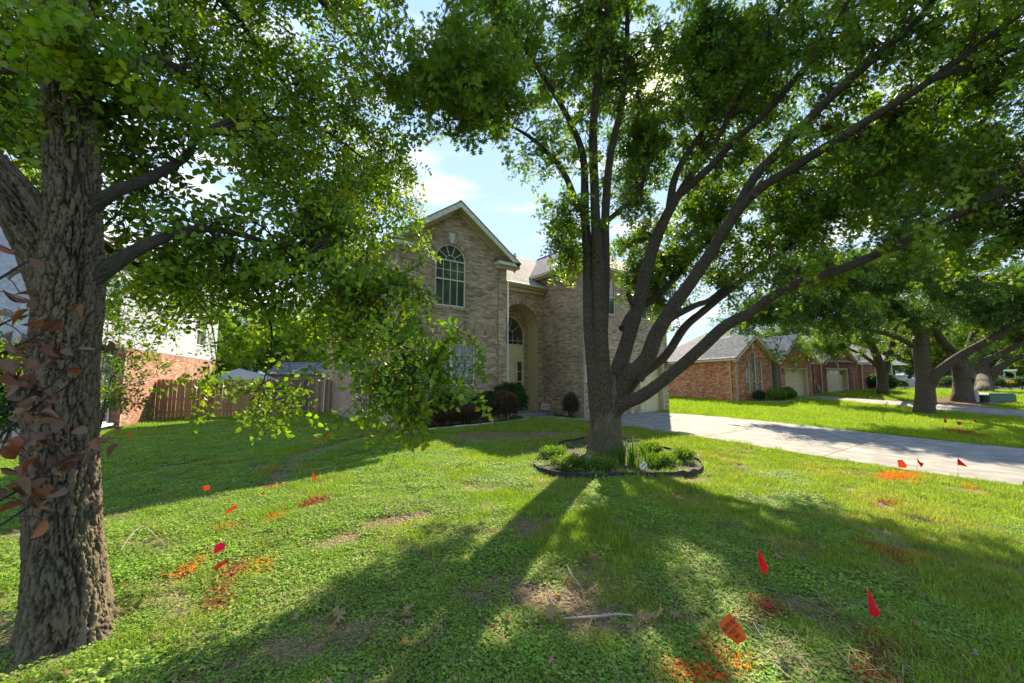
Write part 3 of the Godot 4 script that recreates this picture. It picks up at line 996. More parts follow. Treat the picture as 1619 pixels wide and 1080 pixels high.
	downspout(a, [f * Vector3(4.2, 3.2, -0.8), f * Vector3(4.15, 3.0, -1.12), f * Vector3(4.15, 0.1, -1.12)], M.trim, 0.055)
	# --- red brick house beyond it, only its garage front shows
	var o2 := f * Vector3(8.6, 0.0, -0.3)
	var b := thing("brick_house", Vector3(o2.x, 0.4, o2.z), "dark red brick house with a cream garage door under a clipped gable", "house", "")
	var g := Transform3D(f.basis, o2)
	var red := [Color(0.30, 0.08, 0.055), Color(0.36, 0.11, 0.07), Color(0.24, 0.065, 0.05), Color(0.28, 0.12, 0.09)]
	brick_wall(b, g, {"u": [0.0, 1.3], "v": [0.35, 3.05]}, red, M.mortar_red)
	brick_wall(b, g, {"u": [1.3, 4.9], "v": [0.45, 4.3], "eave": 3.2, "peak": Vector2(3.1, 5.3), "holes": [[1.5, 4.1, -1.0, 2.72, false]], "extra": soldiers(g, 1.45, 4.15, 2.82, 3.02, 0.012)}, red, M.mortar_red)
	garage_door(b, g, 1.6, 4.0, 0.5, 2.62, M.garage, true)
	bx("foundation", g, Vector3(0.0, -0.1, -0.3), Vector3(4.9, 0.42, 0.03), M.foundation, b)
	bx("keystone", g, Vector3(2.85, 2.8, 0.0), Vector3(3.0, 3.2, 0.05), M.stone, b)
	bx("side_wall", frame_at(o2, n, -u), Vector3(-9.0, 0.0, -0.15), Vector3(0.0, 3.1, 0.0), M.mortar_red, b, 0.0)
	bx("side_wall", frame_at(g * Vector3(4.9, 0, 0), -n, u), Vector3(0.0, 0.0, -0.15), Vector3(9.0, 3.1, 0.0), M.mortar_red, b, 0.0)
	bx("rear_wall", g, Vector3(0.0, 0.0, -9.2), Vector3(8.0, 3.1, -9.0), M.mortar_red, b, 0.0)
	gable_roof(b, g, 3.1, 5.35, 2.0, 3.3, -3.0, 0.3, light)
	shingles(b, "roof", PackedVector3Array([g * Vector3(-0.3, 3.25, 0.25), g * Vector3(8.5, 3.25, 0.25), g * Vector3(5.5, 6.0, -3.8), g * Vector3(2.5, 6.0, -3.8)]), light)
	shingles(b, "roof", PackedVector3Array([g * Vector3(-0.3, 3.25, -9.3), g * Vector3(-0.3, 3.25, 0.25), g * Vector3(2.5, 6.0, -3.8), g * Vector3(2.5, 6.0, -5.2)]), light)
	downspout(b, [g * Vector3(0.85, 3.2, 0.25), g * Vector3(0.8, 3.0, 0.07), g * Vector3(0.8, 0.5, 0.07)], M.trim, 0.06)
	lantern(b, g, 1.4, 2.5); lantern(b, g, 4.3, 2.5)
	for k in [[0.25, 0.9, 0.14, 0.5], [0.42, 0.7, 0.1, 0.3]]:
		bx("utility_meter", g, Vector3(k[0], k[1], 0.02), Vector3(k[0] + k[2], k[1] + k[3] * 0.6, 0.16), M.metal, b, 0.02)
	brick_wall(b, g, {"u": [4.9, 7.6], "v": [0.4, 3.1]}, red, M.mortar_red)
	downspout(b, [g * Vector3(5.7, 3.1, 0.15), g * Vector3(5.7, 0.5, 0.07)], M.trim, 0.06)
	# --- a third roof past it
	var o3 := g * Vector3(9.2, 0.0, -1.6)
	var c := thing("brick_house", Vector3(o3.x, 0.5, o3.z), "farthest brick house down the street with tall cream-trimmed corner under a pale roof", "house", "")
	var h := Transform3D(f.basis, o3)
	brick_wall(c, h, {"u": [0.0, 3.2], "v": [0.4, 3.1]}, red, M.mortar_red)
	brick_wall(c, frame_at(o3, n, -u), {"u": [-8.0, 0.0], "v": [0.4, 3.1]}, red, M.mortar_red)
	for q in [0.5, 1.6, 2.6]:
		bx("porch_post", h, Vector3(q, 0.4, 0.3), Vector3(q + 0.18, 3.1, 0.48), M.trim, c)
	shingles(c, "roof", PackedVector3Array([h * Vector3(-0.4, 3.15, 0.6), h * Vector3(5.0, 3.15, 0.6), h * Vector3(4.0, 5.6, -3.6), h * Vector3(2.0, 5.6, -3.6)]), light)
	shingles(c, "roof", PackedVector3Array([h * Vector3(-0.4, 3.15, -8.4), h * Vector3(-0.4, 3.15, 0.6), h * Vector3(2.0, 5.6, -3.6), h * Vector3(2.0, 5.6, -5.0)]), light)
	# --- red brick and white siding house on the left
	var lo := Vector3(-2.9, 0.0, -21.9)
	var lu := Vector3(0.2, 0, -0.98).normalized()
	var ln := Vector3(0.98, 0, 0.2).normalized()
	var lw := frame_at(lo, lu, ln)
	var lh := thing("neighbour_house", lo + Vector3(0, -0.1, 0), "neighbouring house of rosy brick below and white lap siding above", "house")
	var rose := [Color(0.44, 0.185, 0.115), Color(0.38, 0.145, 0.09), Color(0.50, 0.25, 0.165), Color(0.44, 0.20, 0.13), Color(0.25, 0.15, 0.12), Color(0.55, 0.34, 0.25)]
	brick_wall(lh, lw, {"u": [-0.92, 12.0], "v": [-0.05, 2.93], "holes": [[-0.92, 12.0, 2.72, 3.0, false]], "extra": soldiers(lw, -0.9, 12.0, 2.73, 2.93)}, rose, M.mortar_red, lo + lu * 1.2 + Vector3(0, 1.4, 0))
	bx("band", lw, Vector3(-0.92, 2.72, -0.12), Vector3(12.0, 2.93, -0.010), M.mortar_red, lh, 0.0)
	bx("wall_fill", lw, Vector3(-0.9, -0.2, -0.3), Vector3(12.0, 2.95, -0.125), M.mortar_red, lh, 0.0)
	# recess with the tall ground floor window
	var ret := frame_at(lw * Vector3(-0.92, 0, 0), -ln, -lu)
	brick_wall(lh, ret, {"u": [0.0, 0.35], "v": [-0.05, 2.73]}, rose, M.mortar_red)
	var lw2 := lw * Transform3D(Basis.IDENTITY, Vector3(0, 0, -0.25))
	window(lh, lw2, -2.9, -1.0, 0.15, 2.68, 1, [0.95], [], M.white, false, true)
	bx("window_sill", lw2, Vector3(-2.95, 0.05, -0.1), Vector3(-0.95, 0.14, 0.12), M.white, lh)
	brick_wall(lh, lw2, {"u": [-6.0, -3.0], "v": [-0.05, 2.73]}, rose, M.mortar_red)
	window(lh, lw, -2.75, -1.7, 3.75, 5.4, 1, [4.6], [], M.white, false, true)
	window(lh, lw, 2.0, 3.0, 3.7, 4.9, 1, [4.3], [], M.white, false, true)
	window(lh, lw, 7.6, 9.3, 3.75, 5.6, 2, [4.7], [], M.white, false, true)
	var y := 2.95
	while y < 6.2:
		for q in spans({"u": [-6.0, 12.0], "holes": [[-2.75, -1.7, 3.72, 5.4, false], [2.0, 3.0, 3.67, 4.9, false], [7.6, 9.3, 3.72, 5.6, false]]}, y + 0.09):
			bx("siding_board", lw * Transform3D(Basis(Vector3.RIGHT, 0.12), Vector3(0, y, 0.0)), Vector3(q[0], 0.0, -0.03), Vector3(q[1], 0.192, 0.004), M.siding, lh, 0.0)
		y += 0.18
	bx("soffit", lw, Vector3(-6.4, 6.2, -0.2), Vector3(12.4, 6.32, 0.45), M.white, lh)
	shingles(lh, "roof", PackedVector3Array([lw * Vector3(-6.4, 6.32, 0.5), lw * Vector3(12.4, 6.32, 0.5), lw * Vector3(9.0, 9.0, -4.0), lw * Vector3(-3.0, 9.0, -4.0)]), [Color(0.2, 0.19, 0.18), Color(0.25, 0.24, 0.23)])
	bx("far_wall", lw, Vector3(-6.0, -0.2, -8.2), Vector3(12.0, 6.2, -8.0), M.siding, lh, 0.0)
	bx("end_wall", frame_at(lw * Vector3(-6.0, 0, 0), ln, -lu), Vector3(-8.0, -0.2, -0.15), Vector3(0.0, 6.2, 0.0), M.siding, lh, 0.0)

func gable_roof(parent: Node, w: Transform3D, uc: float, peak: float, half: float, eave: float, zback: float, over: float, pal: Array) -> void:
	for sgn in [-1.0, 1.0]:
		var e0 := w * Vector3(uc + half * sgn, eave, over)
		var e1 := w * Vector3(uc + half * sgn, eave, zback)
		var p0 := w * Vector3(uc, peak, over)
		var p1 := w * Vector3(uc, peak, zback)
		if sgn > 0.0:
			shingles(parent, "roof", PackedVector3Array([e0, e1, p1, p0]), pal)
		else:
			shingles(parent, "roof", PackedVector3Array([e1, e0, p0, p1]), pal)
		var fb := MB.new()
		var nz := w.basis.z
		board(fb, w * Vector3(uc, peak - 0.10, over), w * Vector3(uc + half * sgn, eave - 0.10, over), Vector3(0, -0.17, 0), nz * 0.03)
		obj("rake_board", fb, M.trim, parent)
		var sb := MB.new()
		board(sb, w * Vector3(uc, peak - 0.29, 0.0), w * Vector3(uc + half * sgn, eave - 0.29, 0.0), Vector3(0, -0.02, 0), nz * over)
		obj("soffit", sb, M.cream, parent)

# ---------------------------------------------------------------- leaves, sprigs, trees
func leaf(m: MB, w: Transform3D, outline: Array, fold: float, curl: float) -> void:
	# outline: half a leaf from base to tip, (half-width, length) in units of the leaf's length
	var k := outline.size()
	for s in [-1.0, 1.0]:
		for i in k - 1:
			var a: Vector2 = outline[i]
			var b: Vector2 = outline[i + 1]
			var pa := Vector3(a.x * s, a.y, a.x * fold - curl * a.y * a.y)
			var pb := Vector3(b.x * s, b.y, b.x * fold - curl * b.y * b.y)
			var ya := a.y * 0.94
			var yb := b.y * 0.94 if i < k - 2 else b.y
			var ma := Vector3(0, ya, -curl * ya * ya)
			var mb := Vector3(0, yb, -curl * yb * yb)
			if s > 0.0:
				if a.x > 0.0: m.tri(w * ma, w * pa, w * pb)
				if i < k - 2: m.tri(w * ma, w * pb, w * mb)
			else:
				if a.x > 0.0: m.tri(w * ma, w * pb, w * pa)
				if i < k - 2: m.tri(w * ma, w * mb, w * pb)

const OVAL := [Vector2(0, 0), Vector2(0.22, 0.16), Vector2(0.33, 0.42), Vector2(0.26, 0.70), Vector2(0, 1.0)]
const LOBED := [Vector2(0, 0), Vector2(0.06, 0.12), Vector2(0.30, 0.24), Vector2(0.11, 0.36), Vector2(0.46, 0.56), Vector2(0.13, 0.60), Vector2(0.36, 0.86), Vector2(0.09, 0.80), Vector2(0, 1.0)]
const NARROW := [Vector2(0, 0), Vector2(0.22, 0.3), Vector2(0.2, 0.65), Vector2(0, 1.0)]

func sprig(outline: Array, count: int, length: float, size: float, droop := 0.3, twig := true) -> ArrayMesh:
	var m := MB.new()
	if twig:
		m.col = Color(0.55, 0.35, 0.3)
		m.tube(PackedVector3Array([Vector3.ZERO, Vector3(0, length * 0.5, 0.01), Vector3(0.01, length, 0)]), PackedFloat32Array([0.004, 0.003, 0.0015]), 3, 1.0, false)
	for i in count:
		var t := (i + 0.5) / count
		var a := i * 2.4 + rng.randf() * 0.8
		var side := Vector3(cos(a), 0, sin(a))
		var at := Vector3(0, length * (0.12 + 0.88 * t), 0) + side * rng.randf_range(0.01, 0.035)
		var dir := (side * rng.randf_range(0.7, 1.1) + Vector3(0, 0.25 + 0.6 * t, 0) + rv(0.25) - Vector3(0, droop * rng.randf(), 0)).normalized()
		var nn := (Vector3.UP + rv(0.7)).normalized()
		var x := dir.cross(nn).normalized()
		var z := x.cross(dir)
		var s := size * rng.randf_range(0.7, 1.2)
		var k := rng.randf_range(0.8, 1.2)
		m.col = Color(k * rng.randf_range(0.9, 1.15), k, k * rng.randf_range(0.8, 1.1))
		leaf(m, Transform3D(Basis(x * s, dir * s, z * s), at), outline, rng.randf_range(0.1, 0.5), rng.randf_range(-0.1, 0.35))
	return m.mesh()

func leaf_mat(rough := 0.45, gain := Color(0.95, 1.0, 0.35)) -> StandardMaterial3D:
	var m := mat(Color.WHITE, rough, true)
	m.backlight_enabled = true
	m.backlight = gain
	m.metallic_specular = 0.35
	return m

# a trunk or limb whose bark is ridged in the mesh
func bark_tube(p: PackedVector3Array, r: PackedFloat32Array, sides: int, cell: float, stretch: float, amp: float, dark: Color, pale: Color, flare := 0.0) -> MB:
	var f := FastNoiseLite.new()
	f.noise_type = FastNoiseLite.TYPE_SIMPLEX_SMOOTH
	f.frequency = 0.5
	f.fractal_type = FastNoiseLite.FRACTAL_NONE
	f.seed = 5
	f.domain_warp_enabled = true
	f.domain_warp_amplitude = 0.8
	f.domain_warp_frequency = 0.6
	var m := MB.new()
	var k := p.size()
	var prev := Vector3.ZERO
	var along := 0.0
	var w := sides + 1
	for i in k:
		var tg := (p[mini(i + 1, k - 1)] - p[maxi(i - 1, 0)]).normalized()
		var side := prev - tg * prev.dot(tg)
		if side.length() < 0.1: side = tg.cross(Vector3.RIGHT if absf(tg.x) < 0.8 else Vector3.FORWARD)
		side = side.normalized()
		prev = side
		var up := side.cross(tg)
		if i: along += p[i].distance_to(p[i - 1])
		for j in w:
			var a := TAU * (j % sides) / sides
			var d := side * cos(a) + up * sin(a)
			var q := Vector3(cos(a) * r[i] / cell, along / cell / stretch, sin(a) * r[i] / cell)
			var c1 := absf(f.get_noise_3dv(q))
			var c2 := absf(f.get_noise_3dv(Vector3(q.x * 1.25 + 31.0, q.y * 2.2 + 7.0, q.z * 1.25)))
			var ridge := minf(smoothstep(0.0, 0.24, c1), smoothstep(0.0, 0.20, c2) * 0.55 + 0.45)
			var fine := absf(f.get_noise_3dv(Vector3(q.x * 3.0 + 9.0, q.y * 4.0, q.z * 3.0)))
			var big := noise.get_noise_3d(cos(a) * 9.0, along * 6.0, sin(a) * 9.0)
			var flake := noise2.get_noise_3dv(q * 5.0)
			var rr: float = r[i] + amp * (ridge - 0.5) + amp * 0.16 * flake + amp * 0.22 * smoothstep(0.0, 0.5, fine) + big * r[i] * 0.10
			if flare > 0.0: rr += flare * exp(-along * 5.5) * (0.75 + 0.55 * cos(a * 5.0 + 0.6) + 0.2 * cos(a * 3.0))
			m.v.append(p[i] + d * rr)
			m.t.append(Vector2(a, along))
			var moss := clampf(noise2.get_noise_3d(cos(a) * 2.0, along * 2.0, sin(a) * 2.0) * 1.2, 0.0, 0.55)
			m.c.append(dark.lerp(pale, clampf(ridge * (0.62 + 0.4 * flake + 0.35 * big) + fine * 0.2, 0.0, 1.0)).lerp(Color(0.10, 0.105, 0.05), moss))
	m.n.resize(m.v.size())
	for i in k:
		for j in w:
			var a := m.v[i * w + (j + 1) % sides] - m.v[i * w + (j + sides - 1) % sides]
			var b := m.v[mini(i + 1, k - 1) * w + j] - m.v[maxi(i - 1, 0) * w + j]
			m.n[i * w + j] = b.cross(a).normalized()
	# point the normals outwards
	if m.n[w * (k / 2)].dot(m.v[w * (k / 2)] - p[k / 2]) < 0.0:
		for i in m.n.size(): m.n[i] = -m.n[i]
	for i in k - 1:
		for j in sides:
			var a := i * w + j
			m.ix.append_array([a, a + 1, a + w, a + 1, a + w + 1, a + w])
	return m

func resample(p: Array, r: Array, step: float) -> Array:
	var c := curve(p, 24)
	var rr := radii(r, c.size())
	var o := PackedVector3Array([c[0]])
	var ro := PackedFloat32Array([rr[0]])
	var acc := 0.0
	for i in range(1, c.size()):
		var l := c[i].distance_to(c[i - 1])
		while acc + l >= step and l > 0.0:
			var t := (step - acc) / l
			var q := c[i - 1].lerp(c[i], t)
			o.append(q); ro.append(lerpf(rr[i - 1], rr[i], t))
			c[i - 1] = q
			rr[i - 1] = ro[ro.size() - 1]
			l = c[i].distance_to(q)
			acc = 0.0
		acc += l
	o.append(c[c.size() - 1]); ro.append(rr[rr.size() - 1])
	return [o, ro]

# branchlets from the limbs to ends, with twigs and sprigs of leaves
func crown(t: Node3D, limbs: Array, blobs: Array, sprigs: Array, lm: Material, bark: Material, o: Dictionary) -> void:
	var nodes := []
	for l in limbs:
		var c: PackedVector3Array = curve(l[0], 8)
		var rr := radii(l[1], c.size())
		for i in c.size():
			nodes.append([c[i], (c[mini(i + 1, c.size() - 1)] - c[maxi(i - 1, 0)]).normalized(), rr[i]])
	var ends := []
	var from: float = o.get("from", 0.35)
	for l in limbs:
		if l.size() > 2 and l[2] <= 0.0: continue
		var c: PackedVector3Array = curve(l[0], 8)
		var rr := radii(l[1], c.size())
		var acc := 0.0
		for i in range(1, c.size()):
			acc += c[i].distance_to(c[i - 1]) * o.get("per_metre", 3.0)
			while acc > 1.0:
				acc -= 1.0
				if float(i) / c.size() < from: continue
				var tg := (c[i] - c[i - 1]).normalized()
				var d := (tg * 0.5 + rdir() + Vector3(0, o.get("rise", 0.25), 0)).normalized()
				ends.append([c[i], tg, rr[i], c[i] + d * rng.randf_range(0.6, 1.0) * o.get("reach", 1.6)])
	for b in blobs:
		for i in b[2]:
			var d := rdir() * pow(rng.randf(), 0.4)
			var e: Vector3 = b[0] + d * b[1]
			var best := 0
			var bd := 1e9
			for k in nodes.size():
				var q: float = (nodes[k][0] as Vector3).distance_squared_to(e) + maxf(0.0, (nodes[k][0] as Vector3).y - e.y) * 0.6
				if q < bd:
					bd = q
					best = k
			var nd: Array = nodes[best]
			if bd > 1.6:     # long reach: start from a point part of the way, hung on the blob's own stem
				pass
			ends.append([nd[0], nd[1], nd[2], e])
	var wood := MB.new()
	var places := []
	var cols := []
	for s in sprigs:
		places.append([])
		cols.append([])
	var gaps: Array = o.get("gaps", [])
	var tint: Color = o.get("tint", Color(0.085, 0.15, 0.025))
	var tint2: Color = o.get("tint2", Color(0.05, 0.10, 0.022))
	for e in ends:
		var a: Vector3 = e[0]
		var b: Vector3 = e[3]
		var ln := a.distance_to(b)
		if in_gap(b, gaps) or b.y < o.get("floor", -9.0): continue
		var mid := (a + b) * 0.5 + Vector3(0, ln * o.get("arch", 0.12), 0) + rv(ln * 0.10)
		var c := curve([a, a.lerp(mid, 0.5) + (e[1] as Vector3) * ln * 0.08, mid, b], 4)
		var r0 := minf(float(e[2]) * 0.55, 0.008 + ln * 0.011)
		wood.tube(c, radii([r0, 0.004], c.size()), 5, 0.2, false)
		var tone := rng.randf()
		var clump := tint.lerp(tint2, tone)
		var twigs := [[c, 0.35, 1.0]]
		for k in int(maxf(2.0, minf(ln, 2.6) * o.get("twigs", 3.0))):
			var q := rng.randi_range(int(c.size() * 0.35), c.size() - 1)
			var d := ((b - a).normalized() * 0.6 + rdir() + Vector3(0, o.get("twig_rise", 0.0), 0)).normalized()
			var tl: float = rng.randf_range(0.3, 0.8) * o.get("twig", 1.0)
			var tw := PackedVector3Array([c[q], c[q] + d * tl * 0.5 + rv(0.03), c[q] + d * tl - Vector3(0, tl * o.get("droop", 0.15), 0)])
			wood.tube(tw, PackedFloat32Array([0.006, 0.004, 0.002]), 3, 0.1, false)
			twigs.append([tw, 0.1, 1.0])
		for tw in twigs:
			var tp: PackedVector3Array = tw[0]
			var tl := 0.0
			for i in range(1, tp.size()): tl += tp[i].distance_to(tp[i - 1])
			tl *= (1.0 - tw[1])
			var n := int(maxf(1.0, tl * o.get("density", 7.0) + rng.randf()))
			for i in n:
				var f: float = lerpf(tw[1], 1.0, (i + rng.randf()) / n) * (tp.size() - 1)
				var q := mini(int(f), tp.size() - 2)
				var pos := tp[q].lerp(tp[q + 1], f - q)
				if in_gap(pos, gaps) or pos.y < o.get("floor", -9.0): continue
				var d := ((tp[q + 1] - tp[q]).normalized() * 0.6 + rdir() * 0.8 - Vector3(0, o.get("droop", 0.15), 0)).normalized()
				var x := up_frame(d, rng.randf() * TAU, rng.randf_range(0.75, 1.25) * o.get("scale", 1.0))
				x.origin = pos
				var w := rng.randi() % sprigs.size()
				places[w].append(x)
				var kk := rng.randf_range(0.75, 1.25)
				var lime := rng.randf() < 0.14
				cols[w].append(Color(clump.r * kk * rng.randf_range(0.85, 1.15) * (1.55 if lime else 1.0), clump.g * kk * (1.3 if lime else 1.0), clump.b * kk))
	obj("branches", wood, bark, t, "stuff")
	for i in sprigs.size():
		many("crown", sprigs[i], lm, places[i], cols[i], t)

func in_gap(p: Vector3, gaps: Array) -> bool:
	for g in gaps:
		if p.distance_to(g[0]) < g[1]: return true
	return false

func bark_mat(c: Color, rough_bump := 1.2) -> StandardMaterial3D:
	var m := mat(c, 0.95)
	m.albedo_texture = noise_tex(0.02, 512, ramp([[0.2, Color(0.42, 0.40, 0.38)], [0.5, Color(0.8, 0.78, 0.75)], [0.8, Color(1, 1, 1)]]), FastNoiseLite.TYPE_SIMPLEX_SMOOTH, 5, 11)
	m.heightmap_enabled = true
	m.heightmap_texture = noise_tex(0.03, 512, null, FastNoiseLite.TYPE_SIMPLEX_SMOOTH, 4, 12)
	m.heightmap_scale = rough_bump
	m.uv1_scale = Vector3(3.0, 0.8, 1.0)
	return m

func limb_obj(t: Node3D, l: Array, bark: Material, called := "limb", sides := 14) -> void:
	var c := resample(l[0], l[1], 0.08)
	var m := MB.new()
	m.tube(c[0], c[1], sides, 2.0, true, noise2, 0.22)
	obj(called, m, bark, t)

func build_trees() -> void:
	var oval := []
	var lobed := []
	var small := []
	for i in 4:
		oval.append(sprig(OVAL, 11, 0.32, 0.068))
		lobed.append(sprig(LOBED, 10, 0.30, 0.112))
		small.append(sprig(NARROW, 20, 0.42, 0.085))
	M.oval = oval; M.lobed = lobed; M.small = small
	M.leaf = leaf_mat()
	var bark_left := mat(Color.WHITE, 0.95, true)
	var limb_bark := bark_mat(lin(0.14, 0.118, 0.08), 2.6)
	# ---- the near tree on the left
	var bp := Vector3(-0.765, 0.000, -4.144)
	var t := thing("shade_tree", bp, "near tree at the left edge with thick deeply furrowed trunk and oval leaves", "tree", "")
	var tp := [bp + Vector3(0, -0.1, 0), Vector3(-0.879, 0.849, -4.271), Vector3(-0.964, 1.750, -4.333), Vector3(-0.972, 2.462, -4.338), Vector3(-1.020, 3.208, -4.373), Vector3(-1.144, 4.174, -4.499), Vector3(-1.272, 5.206, -4.616), Vector3(-1.483, 7.486, -4.892)]
	var rs := resample(tp, [0.185, 0.172, 0.166, 0.165, 0.132, 0.122, 0.11, 0.08], 0.0105)
	obj("trunk", bark_tube(rs[0], rs[1], 220, 0.024, 6.5, 0.034, Color(0.010, 0.008, 0.005), Color(0.145, 0.112, 0.068), 0.12), bark_left, t)
	var fork := resample([Vector3(-0.950, 2.128, -4.347), Vector3(-1.137, 2.691, -4.396), Vector3(-1.300, 3.061, -4.328), Vector3(-1.551, 3.398, -4.325), Vector3(-1.976, 3.968, -4.507)], [0.13, 0.135, 0.12, 0.1, 0.06], 0.0125)
	obj("limb", bark_tube(fork[0], fork[1], 150, 0.024, 6.5, 0.026, Color(0.010, 0.008, 0.005), Color(0.145, 0.112, 0.068)), bark_left, t)
	var ll := [
		[[Vector3(-0.972, 2.365, -4.338), Vector3(-0.807, 2.563, -4.281), Vector3(-0.563, 2.886, -4.413), Vector3(-0.193, 3.186, -4.701), Vector3(0.394, 3.148, -4.771), Vector3(0.994, 2.859, -4.585), Vector3(1.430, 2.298, -4.270)], [0.075, 0.06, 0.045, 0.036, 0.026, 0.018, 0.01]],
		[[Vector3(-1.010, 2.905, -4.365), Vector3(-0.816, 3.181, -4.287), Vector3(-0.603, 3.463, -4.442), Vector3(-0.396, 3.867, -4.724), Vector3(-0.319, 4.212, -4.915), Vector3(0.114, 4.882, -5.466), Vector3(0.848, 5.230, -5.800), Vector3(1.674, 4.998, -5.944)], [0.06, 0.046, 0.04, 0.036, 0.032, 0.025, 0.018, 0.01]],
		[[Vector3(-1.095, 3.738, -4.452), Vector3(-0.963, 4.215, -4.516), Vector3(-0.835, 4.641, -4.794), Vector3(-0.660, 4.995, -5.161), Vector3(-0.388, 5.130, -5.705), Vector3(0.157, 4.863, -6.298), Vector3(0.759, 4.416, -6.604)], [0.06, 0.05, 0.042, 0.038, 0.03, 0.02, 0.01]],
		[[Vector3(-1.280, 5.440, -4.622), Vector3(-0.988, 6.066, -4.905), Vector3(-0.505, 6.315, -5.419), Vector3(0.068, 6.279, -5.992), Vector3(0.766, 5.769, -6.476), Vector3(1.573, 4.972, -6.633), Vector3(2.317, 4.544, -6.590)], [0.07, 0.055, 0.045, 0.035, 0.025, 0.016, 0.008]],
		[[Vector3(-1.305, 5.737, -4.640), Vector3(-0.592, 7.011, -5.236), Vector3(0.297, 7.511, -5.950), Vector3(1.206, 7.327, -6.281), Vector3(1.986, 6.724, -6.458)], [0.07, 0.05, 0.04, 0.025, 0.01]],
		[[Vector3(-1.174, 4.356, -4.545), Vector3(-1.383, 4.343, -4.758), Vector3(-1.683, 4.359, -5.098), Vector3(-2.234, 4.616, -5.680)], [0.045, 0.035, 0.03, 0.02]],
		[[Vector3(-0.193, 3.186, -4.701), Vector3(0.197, 2.740, -4.913), Vector3(0.411, 2.240, -5.128), Vector3(0.369, 1.678, -5.406)], [0.025, 0.02, 0.012, 0.006], 0.0],
		[[Vector3(1.050, 2.859, -4.544), Vector3(1.307, 2.405, -4.112), Vector3(1.494, 1.876, -3.854), Vector3(1.540, 1.446, -3.698)], [0.018, 0.014, 0.01, 0.005]],
		[[Vector3(-1.040, 3.078, -4.449), Vector3(-0.839, 2.853, -4.797), Vector3(-0.574, 2.833, -5.592), Vector3(-0.195, 2.548, -6.305), Vector3(-0.047, 1.671, -6.199)], [0.035, 0.025, 0.016, 0.008, 0.004], 0.0],
	]
	for l in ll: limb_obj(t, l, limb_bark)
	var lb := [
		[Vector3(1.322, 2.042, -4.102), Vector3(0.38, 0.46, 0.45), 14], [Vector3(1.357, 2.833, -4.200), Vector3(0.35, 0.3, 0.4), 10], [Vector3(1.086, 2.612, -4.518), Vector3(0.5, 0.26, 0.5), 14],
		[Vector3(1.423, 1.612, -3.906), Vector3(0.26, 0.30, 0.34), 10], [Vector3(1.795, 1.847, -3.760), Vector3(0.16, 0.16, 0.2), 3], [Vector3(0.593, 3.001, -4.874), Vector3(0.7, 0.36, 0.6), 17], [Vector3(-0.035, 3.015, -4.834), Vector3(0.7, 0.5, 0.6), 18],
		[Vector3(1.317, 3.786, -5.461), Vector3(0.9, 0.6, 0.8), 22], [Vector3(0.711, 4.307, -5.652), Vector3(1.0, 0.7, 0.9), 26], [Vector3(1.884, 4.813, -6.286), Vector3(0.7, 0.8, 0.8), 20], [Vector3(1.544, 5.980, -6.284), Vector3(0.9, 0.9, 0.9), 22],
		[Vector3(0.094, 5.655, -5.851), Vector3(1.0, 0.9, 1.0), 24], [Vector3(0.844, 6.833, -6.173), Vector3(1.1, 1.0, 1.0), 26], [Vector3(-0.761, 5.354, -5.358), Vector3(0.9, 0.7, 0.8), 22], [Vector3(-0.570, 6.209, -5.713), Vector3(1.0, 0.8, 1.0), 18],
		[Vector3(-0.744, 4.026, -4.728), Vector3(0.6, 0.5, 0.5), 14], [Vector3(-0.920, 4.292, -4.054), Vector3(0.3, 0.3, 0.25), 7], [Vector3(-1.149, 4.498, -4.219), Vector3(0.25, 0.2, 0.2), 4], [Vector3(-0.770, 3.139, -4.748), Vector3(0.5, 0.3, 0.5), 7], [Vector3(-1.921, 4.760, -5.947), Vector3(0.7, 0.7, 0.5), 18],
		[Vector3(-1.936, 5.447, -5.958), Vector3(0.8, 0.6, 0.5), 14], [Vector3(-1.903, 4.222, -6.181), Vector3(0.6, 0.6, 0.5), 12], [Vector3(-0.911, 3.842, -5.095), Vector3(0.35, 0.4, 0.3), 8], [Vector3(-0.223, 3.039, -6.326), Vector3(0.8, 0.45, 0.6), 14],
		[Vector3(-0.548, 2.957, -5.820), Vector3(0.6, 0.4, 0.5), 10], [Vector3(0.288, 1.639, -5.587), Vector3(0.22, 0.16, 0.2), 5], [Vector3(-0.047, 1.671, -6.199), Vector3(0.16, 0.14, 0.2), 2],
		[Vector3(-0.377, 8.141, -5.943), Vector3(1.6, 0.9, 1.4), 22], [Vector3(-1.734, 6.750, -5.443), Vector3(1.6, 0.9, 1.4), 20], [Vector3(1.419, 9.134, -6.621), Vector3(1.2, 0.9, 1.2), 16],
	]
	crown(t, ll, lb, oval, M.leaf, limb_bark, {"per_metre": 3.2, "reach": 0.9, "from": 0.42, "density": 9.0, "twigs": 3.2, "twig": 0.8, "droop": 0.35, "scale": 0.96,
		"floor": 1.30, "tint": Color(0.23, 0.34, 0.03), "tint2": Color(0.12, 0.225, 0.034), "gaps": [[Vector3(3.152, 4.962, -5.741), 0.9], [Vector3(3.374, 4.406, -5.581), 1.0]]})
	# ---- the oak in the ring
	var ob := Vector3(7.794, -0.070, -6.887)
	var k := thing("oak_tree", ob, "large many-stemmed oak growing in the planted ring in front of the house", "tree", "")
	var ot := resample([ob + Vector3(0, -0.15, 0), Vector3(7.694, 0.510, -6.743), Vector3(7.717, 1.049, -6.727), Vector3(7.749, 1.437, -6.704), Vector3(7.767, 1.719, -6.691), Vector3(7.807, 1.907, -6.699)], [0.42, 0.385, 0.365, 0.35, 0.27, 0.10], 0.022)
	obj("trunk", bark_tube(ot[0], ot[1], 150, 0.026, 7.0, 0.018, Color(0.045, 0.037, 0.024), Color(0.14, 0.118, 0.076), 0.24), bark_left, k)
